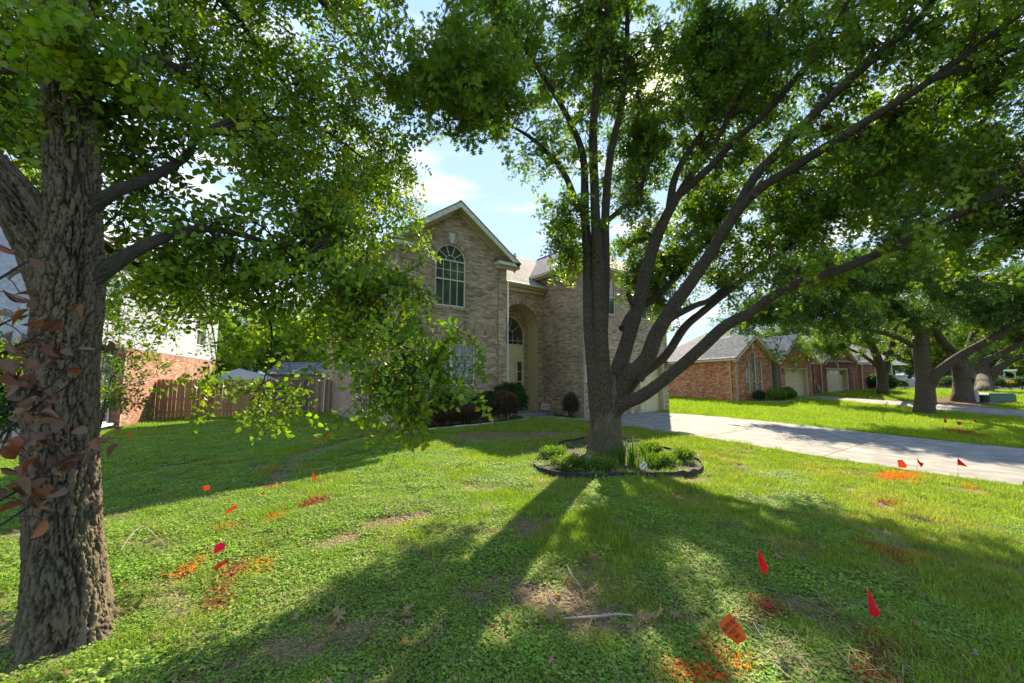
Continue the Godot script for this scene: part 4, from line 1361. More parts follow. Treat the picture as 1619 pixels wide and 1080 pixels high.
	var ol := [
		[[Vector3(7.547, 0.216, -6.763), Vector3(7.475, 1.134, -6.754), Vector3(7.356, 2.370, -6.777), Vector3(7.257, 3.307, -6.787), Vector3(7.214, 4.573, -6.757), Vector3(7.094, 5.835, -6.720), Vector3(6.929, 7.212, -6.592), Vector3(6.448, 8.003, -6.570), Vector3(5.755, 8.669, -6.576), Vector3(4.917, 9.328, -6.564), Vector3(4.238, 10.136, -6.561)], [0.180, 0.211, 0.184, 0.160, 0.140, 0.120, 0.092, 0.072, 0.060, 0.048, 0.032]],
		[[Vector3(7.595, 0.148, -6.667), Vector3(7.574, 1.137, -6.620), Vector3(7.431, 2.364, -6.600), Vector3(7.351, 3.595, -6.535), Vector3(7.245, 4.831, -6.488), Vector3(7.145, 6.395, -6.437), Vector3(6.993, 7.908, -6.299), Vector3(6.991, 9.402, -6.054), Vector3(7.010, 10.709, -5.795), Vector3(6.989, 12.668, -5.563), Vector3(6.959, 14.794, -5.338)], [0.180, 0.225, 0.188, 0.160, 0.144, 0.120, 0.104, 0.084, 0.068, 0.056, 0.032]],
		[[Vector3(7.616, 2.693, -6.714), Vector3(7.696, 4.303, -6.656), Vector3(7.660, 5.920, -6.558), Vector3(7.716, 7.471, -6.395), Vector3(7.802, 8.618, -6.086), Vector3(7.769, 9.828, -5.863), Vector3(7.590, 11.083, -5.622), Vector3(7.564, 13.271, -5.395)], [0.135, 0.135, 0.112, 0.096, 0.080, 0.068, 0.056, 0.032]],
		[[Vector3(6.980, 5.917, -6.802), Vector3(6.663, 6.740, -6.908), Vector3(6.319, 7.212, -7.033), Vector3(5.577, 7.534, -7.074), Vector3(4.802, 7.659, -7.140)], [0.09, 0.08, 0.065, 0.04, 0.02]],
		[[Vector3(7.670, 5.721, -6.551), Vector3(8.154, 6.176, -6.449), Vector3(8.623, 6.544, -6.357), Vector3(8.973, 7.267, -6.228), Vector3(9.266, 8.158, -6.140)], [0.07, 0.06, 0.05, 0.035, 0.02]],
		[[Vector3(7.727, 0.353, -6.756), Vector3(7.875, 1.436, -6.650), Vector3(8.223, 2.627, -6.461), Vector3(8.523, 3.609, -6.306), Vector3(8.821, 4.941, -6.091), Vector3(9.081, 5.920, -5.780), Vector3(9.315, 6.556, -5.488), Vector3(9.476, 7.115, -5.126), Vector3(9.621, 7.520, -4.774), Vector3(9.729, 8.236, -4.326), Vector3(9.779, 9.070, -3.797), Vector3(9.871, 10.143, -3.237), Vector3(10.068, 11.516, -2.849)], [0.180, 0.234, 0.176, 0.160, 0.144, 0.124, 0.100, 0.088, 0.080, 0.068, 0.056, 0.040, 0.024]],
		[[Vector3(9.166, 6.091, -5.719), Vector3(9.300, 6.950, -5.622), Vector3(9.579, 7.648, -5.421), Vector3(9.970, 8.354, -5.139), Vector3(10.220, 9.264, -4.836), Vector3(10.370, 10.443, -4.603)], [0.1, 0.09, 0.075, 0.06, 0.045, 0.02]],
		[[Vector3(9.328, 6.539, -5.478), Vector3(9.549, 7.004, -4.826), Vector3(9.681, 7.486, -4.238), Vector3(9.792, 7.821, -3.664), Vector3(9.831, 8.200, -3.143), Vector3(10.011, 8.831, -2.520), Vector3(10.052, 9.670, -1.997)], [0.11, 0.1, 0.085, 0.075, 0.065, 0.05, 0.03]],
		[[Vector3(7.675, 0.367, -6.671), Vector3(7.844, 1.285, -6.549), Vector3(8.000, 1.781, -6.313), Vector3(8.256, 2.266, -5.882), Vector3(8.356, 2.792, -5.687), Vector3(8.501, 3.401, -5.336), Vector3(8.670, 3.946, -4.967), Vector3(8.779, 4.560, -4.518), Vector3(8.797, 5.079, -4.135), Vector3(8.892, 5.669, -3.574), Vector3(9.003, 5.928, -3.000), Vector3(9.122, 6.212, -2.298), Vector3(9.288, 6.483, -1.685), Vector3(9.263, 6.608, -1.210), Vector3(9.311, 6.737, -0.929), Vector3(9.445, 7.027, -0.462), Vector3(9.735, 7.451, 0.117), Vector3(10.126, 7.959, 0.768)], [0.171, 0.228, 0.191, 0.174, 0.165, 0.161, 0.144, 0.131, 0.122, 0.100, 0.087, 0.078, 0.070, 0.061, 0.057, 0.048, 0.039, 0.026]],
		[[Vector3(8.821, 5.107, -4.118), Vector3(9.017, 6.057, -3.607), Vector3(9.269, 6.646, -3.055), Vector3(9.307, 7.065, -2.535), Vector3(9.294, 7.345, -2.051), Vector3(9.332, 7.656, -1.531), Vector3(9.445, 7.940, -1.079), Vector3(9.372, 8.192, -0.762), Vector3(9.601, 8.777, -0.350)], [0.12, 0.105, 0.095, 0.085, 0.08, 0.07, 0.06, 0.05, 0.03]],
		[[Vector3(9.274, 6.704, -0.955), Vector3(9.388, 6.757, -0.750), Vector3(9.605, 6.829, -0.471), Vector3(9.805, 6.912, 0.044), Vector3(10.223, 7.039, 0.592)], [0.055, 0.05, 0.045, 0.035, 0.02]],
		[[Vector3(8.089, 1.311, -6.495), Vector3(8.479, 1.798, -6.338), Vector3(9.231, 2.353, -6.042), Vector3(9.869, 3.138, -5.828), Vector3(10.363, 3.563, -5.595), Vector3(11.232, 4.333, -5.092), Vector3(11.897, 4.976, -4.489), Vector3(12.322, 5.507, -3.936), Vector3(12.802, 6.176, -3.097), Vector3(13.223, 6.493, -2.300)], [0.15, 0.13, 0.12, 0.105, 0.095, 0.085, 0.07, 0.055, 0.035, 0.02]],
		[[Vector3(8.415, 2.664, -5.767), Vector3(8.949, 3.203, -5.752), Vector3(9.887, 3.663, -5.568), Vector3(10.713, 3.981, -5.466), Vector3(12.017, 5.009, -5.142), Vector3(13.193, 6.214, -4.541)], [0.12, 0.1, 0.08, 0.065, 0.045, 0.02]],
		[[Vector3(8.289, 3.049, -6.598), Vector3(8.747, 3.512, -6.638), Vector3(9.589, 4.023, -6.524), Vector3(10.262, 4.546, -6.408), Vector3(11.074, 5.222, -6.315), Vector3(12.124, 6.246, -6.051)], [0.12, 0.11, 0.09, 0.07, 0.05, 0.02]],
		[[Vector3(7.625, 0.367, -6.707), Vector3(7.733, 0.955, -6.506), Vector3(7.865, 1.206, -6.225), Vector3(8.044, 1.394, -5.850), Vector3(8.356, 1.965, -5.193), Vector3(8.527, 2.419, -4.700), Vector3(8.685, 2.887, -4.217), Vector3(8.839, 3.153, -3.735), Vector3(9.049, 3.567, -3.152), Vector3(9.320, 3.826, -2.279), Vector3(9.423, 4.034, -1.712), Vector3(9.433, 4.179, -1.334), Vector3(9.470, 4.410, -0.814), Vector3(9.638, 4.843, -0.077), Vector3(9.813, 5.203, 0.543)], [0.152, 0.190, 0.161, 0.144, 0.131, 0.126, 0.122, 0.100, 0.083, 0.074, 0.070, 0.061, 0.048, 0.039, 0.026]],
		[[Vector3(9.481, 4.367, -0.930), Vector3(9.671, 4.441, -0.669), Vector3(9.937, 4.554, -0.354), Vector3(10.184, 4.591, -0.053), Vector3(10.490, 4.716, 0.415)], [0.04, 0.035, 0.03, 0.025, 0.015]],
	]
	for l in ol: limb_obj(k, l, limb_bark, "limb", 18)
	# knots, burls and sawn stubs on the big limbs
	for q in [[Vector3(8.350, 2.832, -5.629), Vector3(-0.05, 0.16, 0.12), 0.10, 0.07], [Vector3(8.458, 3.428, -5.243), Vector3(0.10, -0.10, 0.08), 0.11, 0.05], [Vector3(8.538, 2.405, -4.692), Vector3(0.02, 0.13, 0.05), 0.10, 0.06], [Vector3(8.167, 1.750, -6.070), Vector3(0.05, 0.12, 0.08), 0.10, 0.05], [Vector3(8.336, 3.672, -6.318), Vector3(-0.16, 0.22, 0.0), 0.07, 0.04], [Vector3(10.363, 3.563, -5.595), Vector3(0.05, 0.10, 0.06), 0.09, 0.05], [Vector3(7.291, 4.529, -6.516), Vector3(-0.10, 0.05, 0.12), 0.09, 0.04], [Vector3(8.815, 5.644, -3.567), Vector3(0.02, -0.10, 0.05), 0.07, 0.035]]:
		var km := MB.new()
		var d: Vector3 = q[1]
		km.tube(PackedVector3Array([q[0], q[0] + d * 0.5, q[0] + d * 0.9, q[0] + d * 1.15, q[0] + d * 1.22]), PackedFloat32Array([q[2] * 1.1, q[2], q[2] * 0.85, q[3], q[3] * 0.3]), 14, 1.0, true, noise2, 0.35)
		obj("knot", km, limb_bark, k)
	var obl := [
		[Vector3(2.594, 7.295, -5.527), Vector3(1.20, 1.00, 1.08), 24], [Vector3(3.052, 6.522, -5.937), Vector3(0.84, 0.62, 0.84), 15], [Vector3(4.025, 8.451, -6.221), Vector3(1.44, 1.12, 1.20), 24], [Vector3(4.690, 7.678, -6.728), Vector3(1.08, 0.75, 0.96), 18],
		[Vector3(5.876, 9.698, -6.365), Vector3(1.44, 1.25, 1.32), 20], [Vector3(6.142, 7.377, -7.160), Vector3(0.60, 0.62, 0.72), 11], [Vector3(6.651, 5.878, -7.163), Vector3(0.35, 0.6, 0.5), 14], [Vector3(6.841, 4.631, -7.272), Vector3(0.3, 0.3, 0.4), 7],
		[Vector3(7.493, 10.212, -5.446), Vector3(1.44, 1.25, 1.32), 20], [Vector3(8.592, 8.800, -6.133), Vector3(1.08, 1.00, 1.08), 17], [Vector3(9.538, 5.447, -7.177), Vector3(0.96, 1.12, 0.96), 29], [Vector3(10.635, 4.988, -6.879), Vector3(0.84, 0.62, 0.84), 17], [Vector3(9.522, 7.682, -7.435), Vector3(0.84, 1.00, 0.96), 18], [Vector3(9.444, 8.396, -5.765), Vector3(0.96, 1.00, 0.96), 17],
		[Vector3(10.863, 5.758, -5.974), Vector3(1.08, 0.88, 1.08), 17], [Vector3(11.044, 6.988, -5.104), Vector3(1.20, 1.00, 1.20), 18], [Vector3(10.480, 8.518, -4.278), Vector3(1.32, 1.25, 1.20), 20], [Vector3(9.365, 10.253, -4.589), Vector3(1.08, 1.00, 1.08), 13],
		[Vector3(9.956, 9.513, -3.176), Vector3(1.32, 1.25, 1.20), 20], [Vector3(11.498, 6.088, -3.790), Vector3(1.32, 0.88, 1.20), 20], [Vector3(10.827, 6.631, -2.548), Vector3(1.32, 1.00, 1.20), 20], [Vector3(9.638, 8.404, -1.926), Vector3(1.32, 1.00, 1.20), 18],
		[Vector3(11.035, 5.240, -2.151), Vector3(1.20, 0.75, 1.08), 18], [Vector3(10.739, 6.050, -1.378), Vector3(1.20, 0.88, 1.08), 18], [Vector3(9.727, 7.665, -0.875), Vector3(1.20, 0.88, 1.08), 17], [Vector3(10.455, 6.403, -0.597), Vector3(1.08, 0.88, 0.96), 18],
		[Vector3(10.826, 5.110, -0.576), Vector3(0.96, 0.75, 0.96), 15], [Vector3(11.080, 4.150, -1.133), Vector3(0.84, 0.62, 0.84), 11], [Vector3(9.685, 6.895, -0.166), Vector3(0.96, 0.75, 0.96), 13], [Vector3(11.080, 3.955, -0.393), Vector3(0.72, 0.62, 0.84), 9],
		[Vector3(5.146, 12.064, -6.152), Vector3(2.16, 1.38, 1.92), 20], [Vector3(8.022, 13.352, -4.818), Vector3(2.40, 1.50, 2.16), 22], [Vector3(9.776, 12.543, -2.813), Vector3(2.40, 1.50, 2.16), 22], [Vector3(10.557, 10.914, -1.017), Vector3(2.16, 1.38, 1.92), 20],
		[Vector3(11.038, 8.893, 0.317), Vector3(1.80, 1.50, 1.68), 18], [Vector3(11.384, 6.456, 0.566), Vector3(1.68, 1.50, 1.44), 17], [Vector3(11.527, 4.583, 0.422), Vector3(1.44, 1.12, 1.44), 13], [Vector3(11.466, 4.690, -5.786), Vector3(0.6, 0.35, 0.6), 9],
		[Vector3(9.822, 10.555, -7.218), Vector3(1.68, 1.50, 1.44), 31], [Vector3(11.037, 11.527, -6.219), Vector3(1.80, 1.62, 1.44), 31], [Vector3(12.380, 9.648, -5.620), Vector3(1.80, 1.50, 1.44), 31], [Vector3(11.544, 7.150, -6.716), Vector3(1.56, 1.25, 1.44), 28], [Vector3(13.049, 8.085, -4.891), Vector3(1.80, 1.38, 1.44), 29],
		[Vector3(7.805, 10.299, -7.933), Vector3(1.44, 1.25, 1.44), 24], [Vector3(12.742, 9.413, -3.879), Vector3(1.80, 1.50, 1.44), 28], [Vector3(12.744, 5.843, -5.604), Vector3(1.44, 0.88, 1.20), 22], [Vector3(13.206, 5.797, -3.792), Vector3(1.56, 0.88, 1.20), 24], [Vector3(12.859, 8.900, -2.069), Vector3(1.80, 1.50, 1.44), 28], [Vector3(13.224, 6.720, -2.053), Vector3(1.68, 1.12, 1.44), 26],
		[Vector3(12.829, 9.144, -0.611), Vector3(1.56, 1.38, 1.32), 24], [Vector3(13.788, 7.049, -0.659), Vector3(1.56, 1.12, 1.32), 24], [Vector3(8.758, 12.741, -7.246), Vector3(1.56, 1.25, 1.44), 22], [Vector3(9.755, 8.174, -7.020), Vector3(1.20, 1.12, 1.20), 20], [Vector3(12.225, 11.342, -3.020), Vector3(1.92, 1.50, 1.44), 26], [Vector3(5.757, 11.342, -7.684), Vector3(1.68, 1.12, 1.44), 24], [Vector3(11.176, 12.541, -5.256), Vector3(1.68, 1.25, 1.44), 24],
		[Vector3(6.576, 5.185, -7.093), Vector3(0.4, 0.6, 0.5), 12], [Vector3(9.274, 4.535, -6.627), Vector3(0.44, 0.4, 0.44), 14], [Vector3(9.820, 4.044, -6.480), Vector3(0.4, 0.3, 0.4), 9],
		[Vector3(8.869, 6.353, -6.426), Vector3(0.4, 0.5, 0.5), 9], [Vector3(10.280, 4.122, -3.929), Vector3(0.5, 0.25, 0.5), 6], [Vector3(1.967, 6.204, -5.486), Vector3(0.5, 0.4, 0.4), 10], [Vector3(10.570, 3.968, -2.980), Vector3(0.5, 0.25, 0.4), 5],
	]
	crown(k, ol, obl, lobed, M.leaf, limb_bark, {"per_metre": 3.0, "reach": 1.2, "from": 0.5, "density": 4.6, "twigs": 2.5, "twig": 0.9, "droop": 0.2, "scale": 1.0, "rise": 0.1,
		"tint": Color(0.19, 0.30, 0.03), "tint2": Color(0.095, 0.19, 0.036), "gaps": [[Vector3(4.151, 5.291, -6.870), 1.0], [Vector3(5.150, 5.734, -7.382), 0.9], [Vector3(2.713, 5.245, -5.934), 0.55], [Vector3(3.585, 5.745, -6.292), 0.55], [Vector3(5.825, 6.979, -3.813), 0.26], [Vector3(6.273, 7.381, -4.107), 0.26], [Vector3(6.631, 7.703, -4.341), 0.26], [Vector3(6.990, 8.025, -4.576), 0.26], [Vector3(7.438, 8.427, -4.869), 0.26], [Vector3(7.886, 8.829, -5.163), 0.26], [Vector3(8.244, 9.151, -5.397), 0.26], [Vector3(8.692, 9.553, -5.691), 0.26], [Vector3(9.051, 9.875, -5.925), 0.26], [Vector3(9.499, 10.277, -6.219), 0.26], [Vector3(9.857, 10.599, -6.453), 0.26], [Vector3(10.216, 10.920, -6.688), 0.26], [Vector3(10.664, 11.323, -6.981), 0.26], [Vector3(11.112, 11.725, -7.275), 0.26], [Vector3(11.470, 12.047, -7.509), 0.26], [Vector3(11.829, 12.368, -7.744), 0.26], [Vector3(9.840, 3.877, -5.480), 0.6], [Vector3(6.251, 4.660, -7.821), 0.6]]})
	# ---- the street trees to the right
	street_tree("live_oak", Vector3(31.639, -0.204, -4.764), 0.40, "broad live oak on the sunny lawn right of the driveway, low limb reaching right", [
		[[Vector3(31.639, 0.355, -4.676), Vector3(31.693, 1.750, -4.637), Vector3(31.491, 3.155, -4.660), Vector3(31.133, 4.375, -4.671), Vector3(30.073, 5.199, -4.942), Vector3(28.492, 6.130, -5.343), Vector3(26.156, 6.907, -5.795)], [0.40, 0.36, 0.36, 0.36, 0.26, 0.18, 0.08]],
		[[Vector3(31.688, 1.332, -4.517), Vector3(31.714, 2.095, -4.129), Vector3(32.116, 3.036, -3.222), Vector3(32.355, 3.731, -2.310), Vector3(32.774, 4.782, -1.022), Vector3(33.613, 6.069, 0.570)], [0.27, 0.25, 0.23, 0.21, 0.17, 0.08]],
		[[Vector3(31.462, 3.155, -4.680), Vector3(32.178, 4.964, -4.410), Vector3(33.380, 7.253, -4.037), Vector3(34.501, 9.981, -3.475)], [0.30, 0.24, 0.15, 0.06]],
		[[Vector3(31.149, 3.501, -4.783), Vector3(29.433, 4.073, -5.281), Vector3(27.552, 4.425, -6.021), Vector3(25.722, 4.873, -6.847), Vector3(23.909, 5.339, -7.909)], [0.13, 0.13, 0.11, 0.08, 0.04]],
	], [[Vector3(24.668, 5.748, -7.855), Vector3(2.0, 1.0, 1.8), 34], [Vector3(26.272, 7.036, -6.328), Vector3(2.2, 1.2, 2.0), 44], [Vector3(26.232, 4.735, -6.726), Vector3(1.8, 0.6, 1.4), 22], [Vector3(29.792, 5.135, -4.652), Vector3(1.8, 0.5, 1.4), 18], [Vector3(29.170, 7.861, -4.854), Vector3(2.4, 1.4, 2.0), 40], [Vector3(32.847, 7.787, -3.435), Vector3(2.4, 1.5, 2.0), 40], [Vector3(32.937, 6.361, -1.521), Vector3(2.2, 1.1, 2.0), 36], [Vector3(33.730, 7.101, 0.284), Vector3(2.0, 1.4, 2.0), 20], [Vector3(23.380, 5.444, -9.029), Vector3(1.5, 0.7, 1.2), 24], [Vector3(22.653, 5.009, -10.170), Vector3(0.9, 0.4, 1.0), 10], [Vector3(26.163, 7.650, -7.639), Vector3(2.2, 1.2, 2.0), 34], [Vector3(28.403, 5.167, -5.900), Vector3(1.6, 0.6, 1.2), 20], [Vector3(32.517, 5.103, -2.440), Vector3(1.4, 0.4, 1.2), 12]], small, limb_bark, Color(0.13, 0.23, 0.06), Color(0.085, 0.17, 0.06))
	street_tree("live_oak", Vector3(40.868, 0.455, -8.273), 0.34, "forked tree in front of the far garages beside the round clipped shrub", [
		[[Vector3(40.698, 0.793, -8.252), Vector3(40.723, 2.230, -8.235), Vector3(40.074, 3.662, -8.332), Vector3(39.049, 4.827, -8.579), Vector3(37.826, 5.732, -8.968)], [0.36, 0.33, 0.26, 0.18, 0.08]],
		[[Vector3(40.767, 1.750, -8.203), Vector3(41.320, 3.200, -7.928), Vector3(42.015, 4.683, -7.673), Vector3(42.739, 6.449, -7.397)], [0.26, 0.24, 0.2, 0.08]],
		[[Vector3(40.124, 2.703, -8.297), Vector3(38.509, 3.529, -8.722), Vector3(36.648, 4.141, -9.324)], [0.14, 0.12, 0.05]],
		[[Vector3(41.177, 3.099, -7.907), Vector3(41.777, 3.764, -7.228), Vector3(42.204, 4.607, -6.550)], [0.13, 0.11, 0.05]],
	], [[Vector3(37.556, 5.507, -9.286), Vector3(2.2, 1.0, 2.0), 34], [Vector3(41.310, 7.116, -7.811), Vector3(2.6, 1.4, 2.2), 40], [Vector3(36.213, 4.315, -10.131), Vector3(1.5, 0.7, 1.4), 18], [Vector3(42.645, 5.622, -6.725), Vector3(1.8, 1.0, 1.6), 22], [Vector3(39.135, 8.007, -8.764), Vector3(2.2, 1.2, 2.0), 26]], small, limb_bark, Color(0.19, 0.29, 0.035), Color(0.11, 0.20, 0.035))
	street_tree("live_oak", Vector3(39.895, 0.245, -4.168), 0.5, "thick dark live oak standing in the brown mulch bed beside the green box", [
		[[Vector3(40.407, 0.481, -4.147), Vector3(40.430, 1.538, -4.130), Vector3(40.384, 2.602, -4.164), Vector3(39.813, 3.446, -4.329), Vector3(38.676, 4.264, -4.656), Vector3(37.536, 5.691, -4.985)], [0.5, 0.46, 0.40, 0.32, 0.24, 0.1]],
		[[Vector3(40.518, 1.750, -4.067), Vector3(40.970, 2.820, -3.864), Vector3(41.517, 4.123, -3.593), Vector3(42.335, 5.904, -3.250), Vector3(43.012, 8.412, -3.008)], [0.5, 0.42, 0.34, 0.26, 0.1]],
		[[Vector3(40.435, 2.388, -4.127), Vector3(39.418, 3.095, -4.367), Vector3(38.749, 3.624, -4.480)], [0.3, 0.22, 0.12]],
		[[Vector3(40.763, 2.175, -3.890), Vector3(41.082, 2.926, -3.168), Vector3(41.389, 3.561, -2.206), Vector3(41.847, 4.554, -0.889)], [0.3, 0.22, 0.18, 0.08]],
	], [[Vector3(38.309, 6.412, -5.043), Vector3(2.0, 1.0, 2.0), 24], [Vector3(42.703, 7.485, -3.108), Vector3(2.8, 1.4, 2.4), 36], [Vector3(42.289, 5.902, -1.557), Vector3(2.2, 1.0, 2.0), 26], [Vector3(42.613, 4.486, -1.940), Vector3(1.2, 0.5, 1.2), 10], [Vector3(44.219, 6.651, 0.451), Vector3(2.2, 1.6, 2.0), 18]], small, limb_bark, Color(0.12, 0.21, 0.035), Color(0.08, 0.16, 0.035))
	street_tree("live_oak", Vector3(54.451, 0.529, -4.365), 0.5, "farther leaning live oak with a low right limb, behind the grey post", [
		[[Vector3(58.491, 0.736, -4.667), Vector3(58.611, 2.049, -4.581), Vector3(58.882, 3.258, -4.632), Vector3(59.208, 5.100, -4.643), Vector3(59.512, 7.289, -4.670)], [0.62, 0.55, 0.46, 0.36, 0.2]],
		[[Vector3(58.751, 1.451, -4.479), Vector3(58.652, 2.634, -3.811), Vector3(58.729, 3.377, -3.016), Vector3(58.911, 4.029, -1.898), Vector3(59.393, 4.803, -0.318)], [0.45, 0.38, 0.28, 0.22, 0.1]],
		[[Vector3(59.082, 1.869, -4.241), Vector3(59.360, 3.234, -3.547), Vector3(59.961, 4.579, -2.620), Vector3(60.934, 5.570, -1.672)], [0.3, 0.26, 0.2, 0.1]],
	], [[Vector3(60.001, 6.653, -4.194), Vector3(3.6, 1.6, 3.0), 40], [Vector3(60.484, 5.867, -1.997), Vector3(3.0, 1.2, 2.6), 30], [Vector3(57.144, 5.369, -5.638), Vector3(2.4, 1.2, 2.4), 20]], small, limb_bark, Color(0.17, 0.27, 0.03), Color(0.10, 0.19, 0.03))
	# ---- trees behind
	var back := [
		[Vector3(-0.803, -0.189, -38.801), 7.5, "bright leafy tree rising behind the weathered part of the fence, left of the shed", Color(0.20, 0.30, 0.025), "garden_tree"],
		[Vector3(4.341, -0.627, -43.722), 8.5, "dark leafy tree standing behind the grey shed", Color(0.14, 0.24, 0.03), "garden_tree"],
		[Vector3(7.781, -0.502, -38.774), 9.0, "tall pale green tree between the shed and the brick house", Color(0.20, 0.30, 0.035), "garden_tree"],
		[Vector3(-6.207, -0.502, -48.863), 9.0, "tree showing above the neighbouring roof at the far left", Color(0.08, 0.15, 0.022), "garden_tree"],
	]
	for b in back:
		round_tree(b[4], Vector3(b[0].x, -0.15, b[0].z), b[1], b[2], b[3], small, limb_bark, "trees behind the back fence")
	var far := [
		[Vector3(76.629, 0.657, -16.244), 7.0, "dark green tree behind the stone gate pillar", Color(0.04, 0.10, 0.04)],
		[Vector3(89.060, 0.544, -14.677), 8.5, "pale flowering-looking tree above the white wall left of the thick oak", Color(0.15, 0.19, 0.06)],
		[Vector3(87.331, 0.619, -10.991), 7.0, "yellow green tree seen between two oak trunks above the wall", Color(0.17, 0.20, 0.02)],
		[Vector3(107.260, 0.431, -8.948), 10.0, "tree behind the far oak and the white wall", Color(0.08, 0.15, 0.03)],
		[Vector3(105.775, 0.506, -5.088), 7.0, "bright green tree behind the pavilion roof at the right edge", Color(0.12, 0.20, 0.025)],
		[Vector3(112.107, 0.506, -0.520), 9.0, "tree past the right edge above the white wall", Color(0.09, 0.16, 0.025)],
		[Vector3(87.558, 0.431, -23.157), 11.0, "tall tree behind the red brick house", Color(0.06, 0.12, 0.03)],
		[Vector3(110.537, 0.280, -16.448), 12.0, "tallest tree far behind the white wall, between the lawn oak and the thick oak", Color(0.08, 0.15, 0.03)],
		[Vector3(97.889, 0.393, -18.172), 11.0, "broad tree far behind the stone gate pillar", Color(0.07, 0.14, 0.03)],
		[Vector3(120.024, 0.242, -12.072), 13.0, "very tall tree behind the thick dark oak", Color(0.09, 0.16, 0.03)],
		[Vector3(65.748, 0.694, -21.626), 10.0, "leafy tree rising behind the arched-window gable", Color(0.09, 0.16, 0.035)],
		[Vector3(70.763, 0.694, -18.009), 9.5, "leafy tree rising behind the dark red garage gable", Color(0.08, 0.15, 0.035)],
		[Vector3(63.273, 0.657, -25.877), 8.5, "leafy tree behind the ridge of the orange brick house", Color(0.08, 0.15, 0.04)],
		[Vector3(83.095, 0.355, -31.308), 10.0, "hazier tree farther off between the two leafy ones behind the orange brick house", Color(0.07, 0.13, 0.03)],
	]
	for b in far:
		round_tree("roadside_tree", Vector3(b[0].x, 0.6, b[0].z), b[1], b[2], b[3], small, limb_bark, "trees beyond the white wall")

func street_tree(called: String, at: Vector3, r: float, label: String, limbs: Array, blobs: Array, sp: Array, bark: Material, c1: Color, c2: Color) -> void:
	var t := thing(called, at, label, "tree", "street trees along the right")
	var first: Array = limbs[0][0]
	var tm := MB.new()
	var pts := resample([at + Vector3(0, -0.2, 0), at + Vector3(0, 0.12, 0), (at + first[1]) * 0.5, first[1]], [r * 1.4, r * 1.15, r * 0.97, r * 0.92], 0.1)
	tm.tube(pts[0], pts[1], 20, 3.0, true, noise2, 0.14)
	obj("trunk", tm, bark, t)
	for l in limbs: limb_obj(t, l, bark, "limb", 12)
	crown(t, limbs, blobs, sp, M.leaf, bark, {"per_metre": 1.6, "reach": 1.6, "from": 0.6, "density": 6.0, "twigs": 3.6, "twig": 1.3, "scale": 1.35, "tint": c1, "tint2": c2})

func round_tree(called: String, at: Vector3, height: float, label: String, c: Color, sp: Array, bark: Material, group: String) -> void:
	var t := thing(called, at, label, "tree", group)
	var limbs := [[[at, at + Vector3(0.1, height * 0.25, 0), at + Vector3(0, height * 0.6, 0.1), at + Vector3(0.1, height * 0.9, 0)], [0.28, 0.22, 0.14, 0.04]]]
	for i in 5:
		var a := i * 1.3 + rng.randf()
		var h := height * rng.randf_range(0.3, 0.55)
		var d := Vector3(cos(a), 0, sin(a)) * height * rng.randf_range(0.22, 0.36)
		limbs.append([[at + Vector3(0, h, 0), at + Vector3(0, h + height * 0.1, 0) + d * 0.5, at + Vector3(0, h + height * 0.22, 0) + d], [0.12, 0.08, 0.03]])
	var first := true
	for l in limbs:
		limb_obj(t, l, bark, "trunk" if first else "limb", 10)
		first = false
	var blobs := []
	for i in 13:
		var a := i * 2.4
		var f := (i + 0.5) / 13.0
		var rad := height * 0.30 * sqrt(1.0 - pow(f * 1.5 - 0.6, 2.0) * 0.9)
		blobs.append([at + Vector3(cos(a) * rad, height * (0.30 + 0.62 * f), sin(a) * rad), Vector3(1, 0.7, 1) * height * 0.16, 12])
	crown(t, limbs, blobs, sp, M.leaf, bark, {"per_metre": 1.0, "reach": 1.4, "from": 0.4, "density": 5.0, "twigs": 3.0, "twig": 1.4, "scale": 1.8, "tint": Color(c.r * 1.4, c.g * 1.4, c.b * 1.3), "tint2": Color(c.r * 0.85, c.g * 1.0, c.b * 1.3)})

# ---------------------------------------------------------------- the lawn
# bare soil: capsules [a, b, radius, strength]
var SOIL := []
var PAINT := []

func capsule(x: float, z: float, a: Vector3, b: Vector3) -> float:
	var p := Vector2(x, z)
	var q := Vector2(a.x, a.z)
	var d := Vector2(b.x, b.z) - q
	var t := clampf((p - q).dot(d) / maxf(d.length_squared(), 1e-6), 0.0, 1.0)
	return p.distance_to(q + d * t)

func soil(x: float, z: float) -> float:
	if SOIL.is_empty(): lay_out()
	var s := 0.0
	var wob := noise2.get_noise_2d(x * 6.0, z * 6.0)
	for c in SOIL:
		var d: float = capsule(x, z, c[0], c[1]) + wob * c[2] * 0.9
		s = maxf(s, c[3] * (1.0 - smoothstep(c[2] * 0.55, c[2] * 1.1, d)))
	s = maxf(s, 0.75 * smoothstep(0.20, 0.42, noise2.get_noise_2d(x * 2.6 + 40.0, z * 2.6)) if x > -2.0 and x < 12.0 and z > -10.0 else 0.0)
	return clampf(s, 0.0, 1.0)

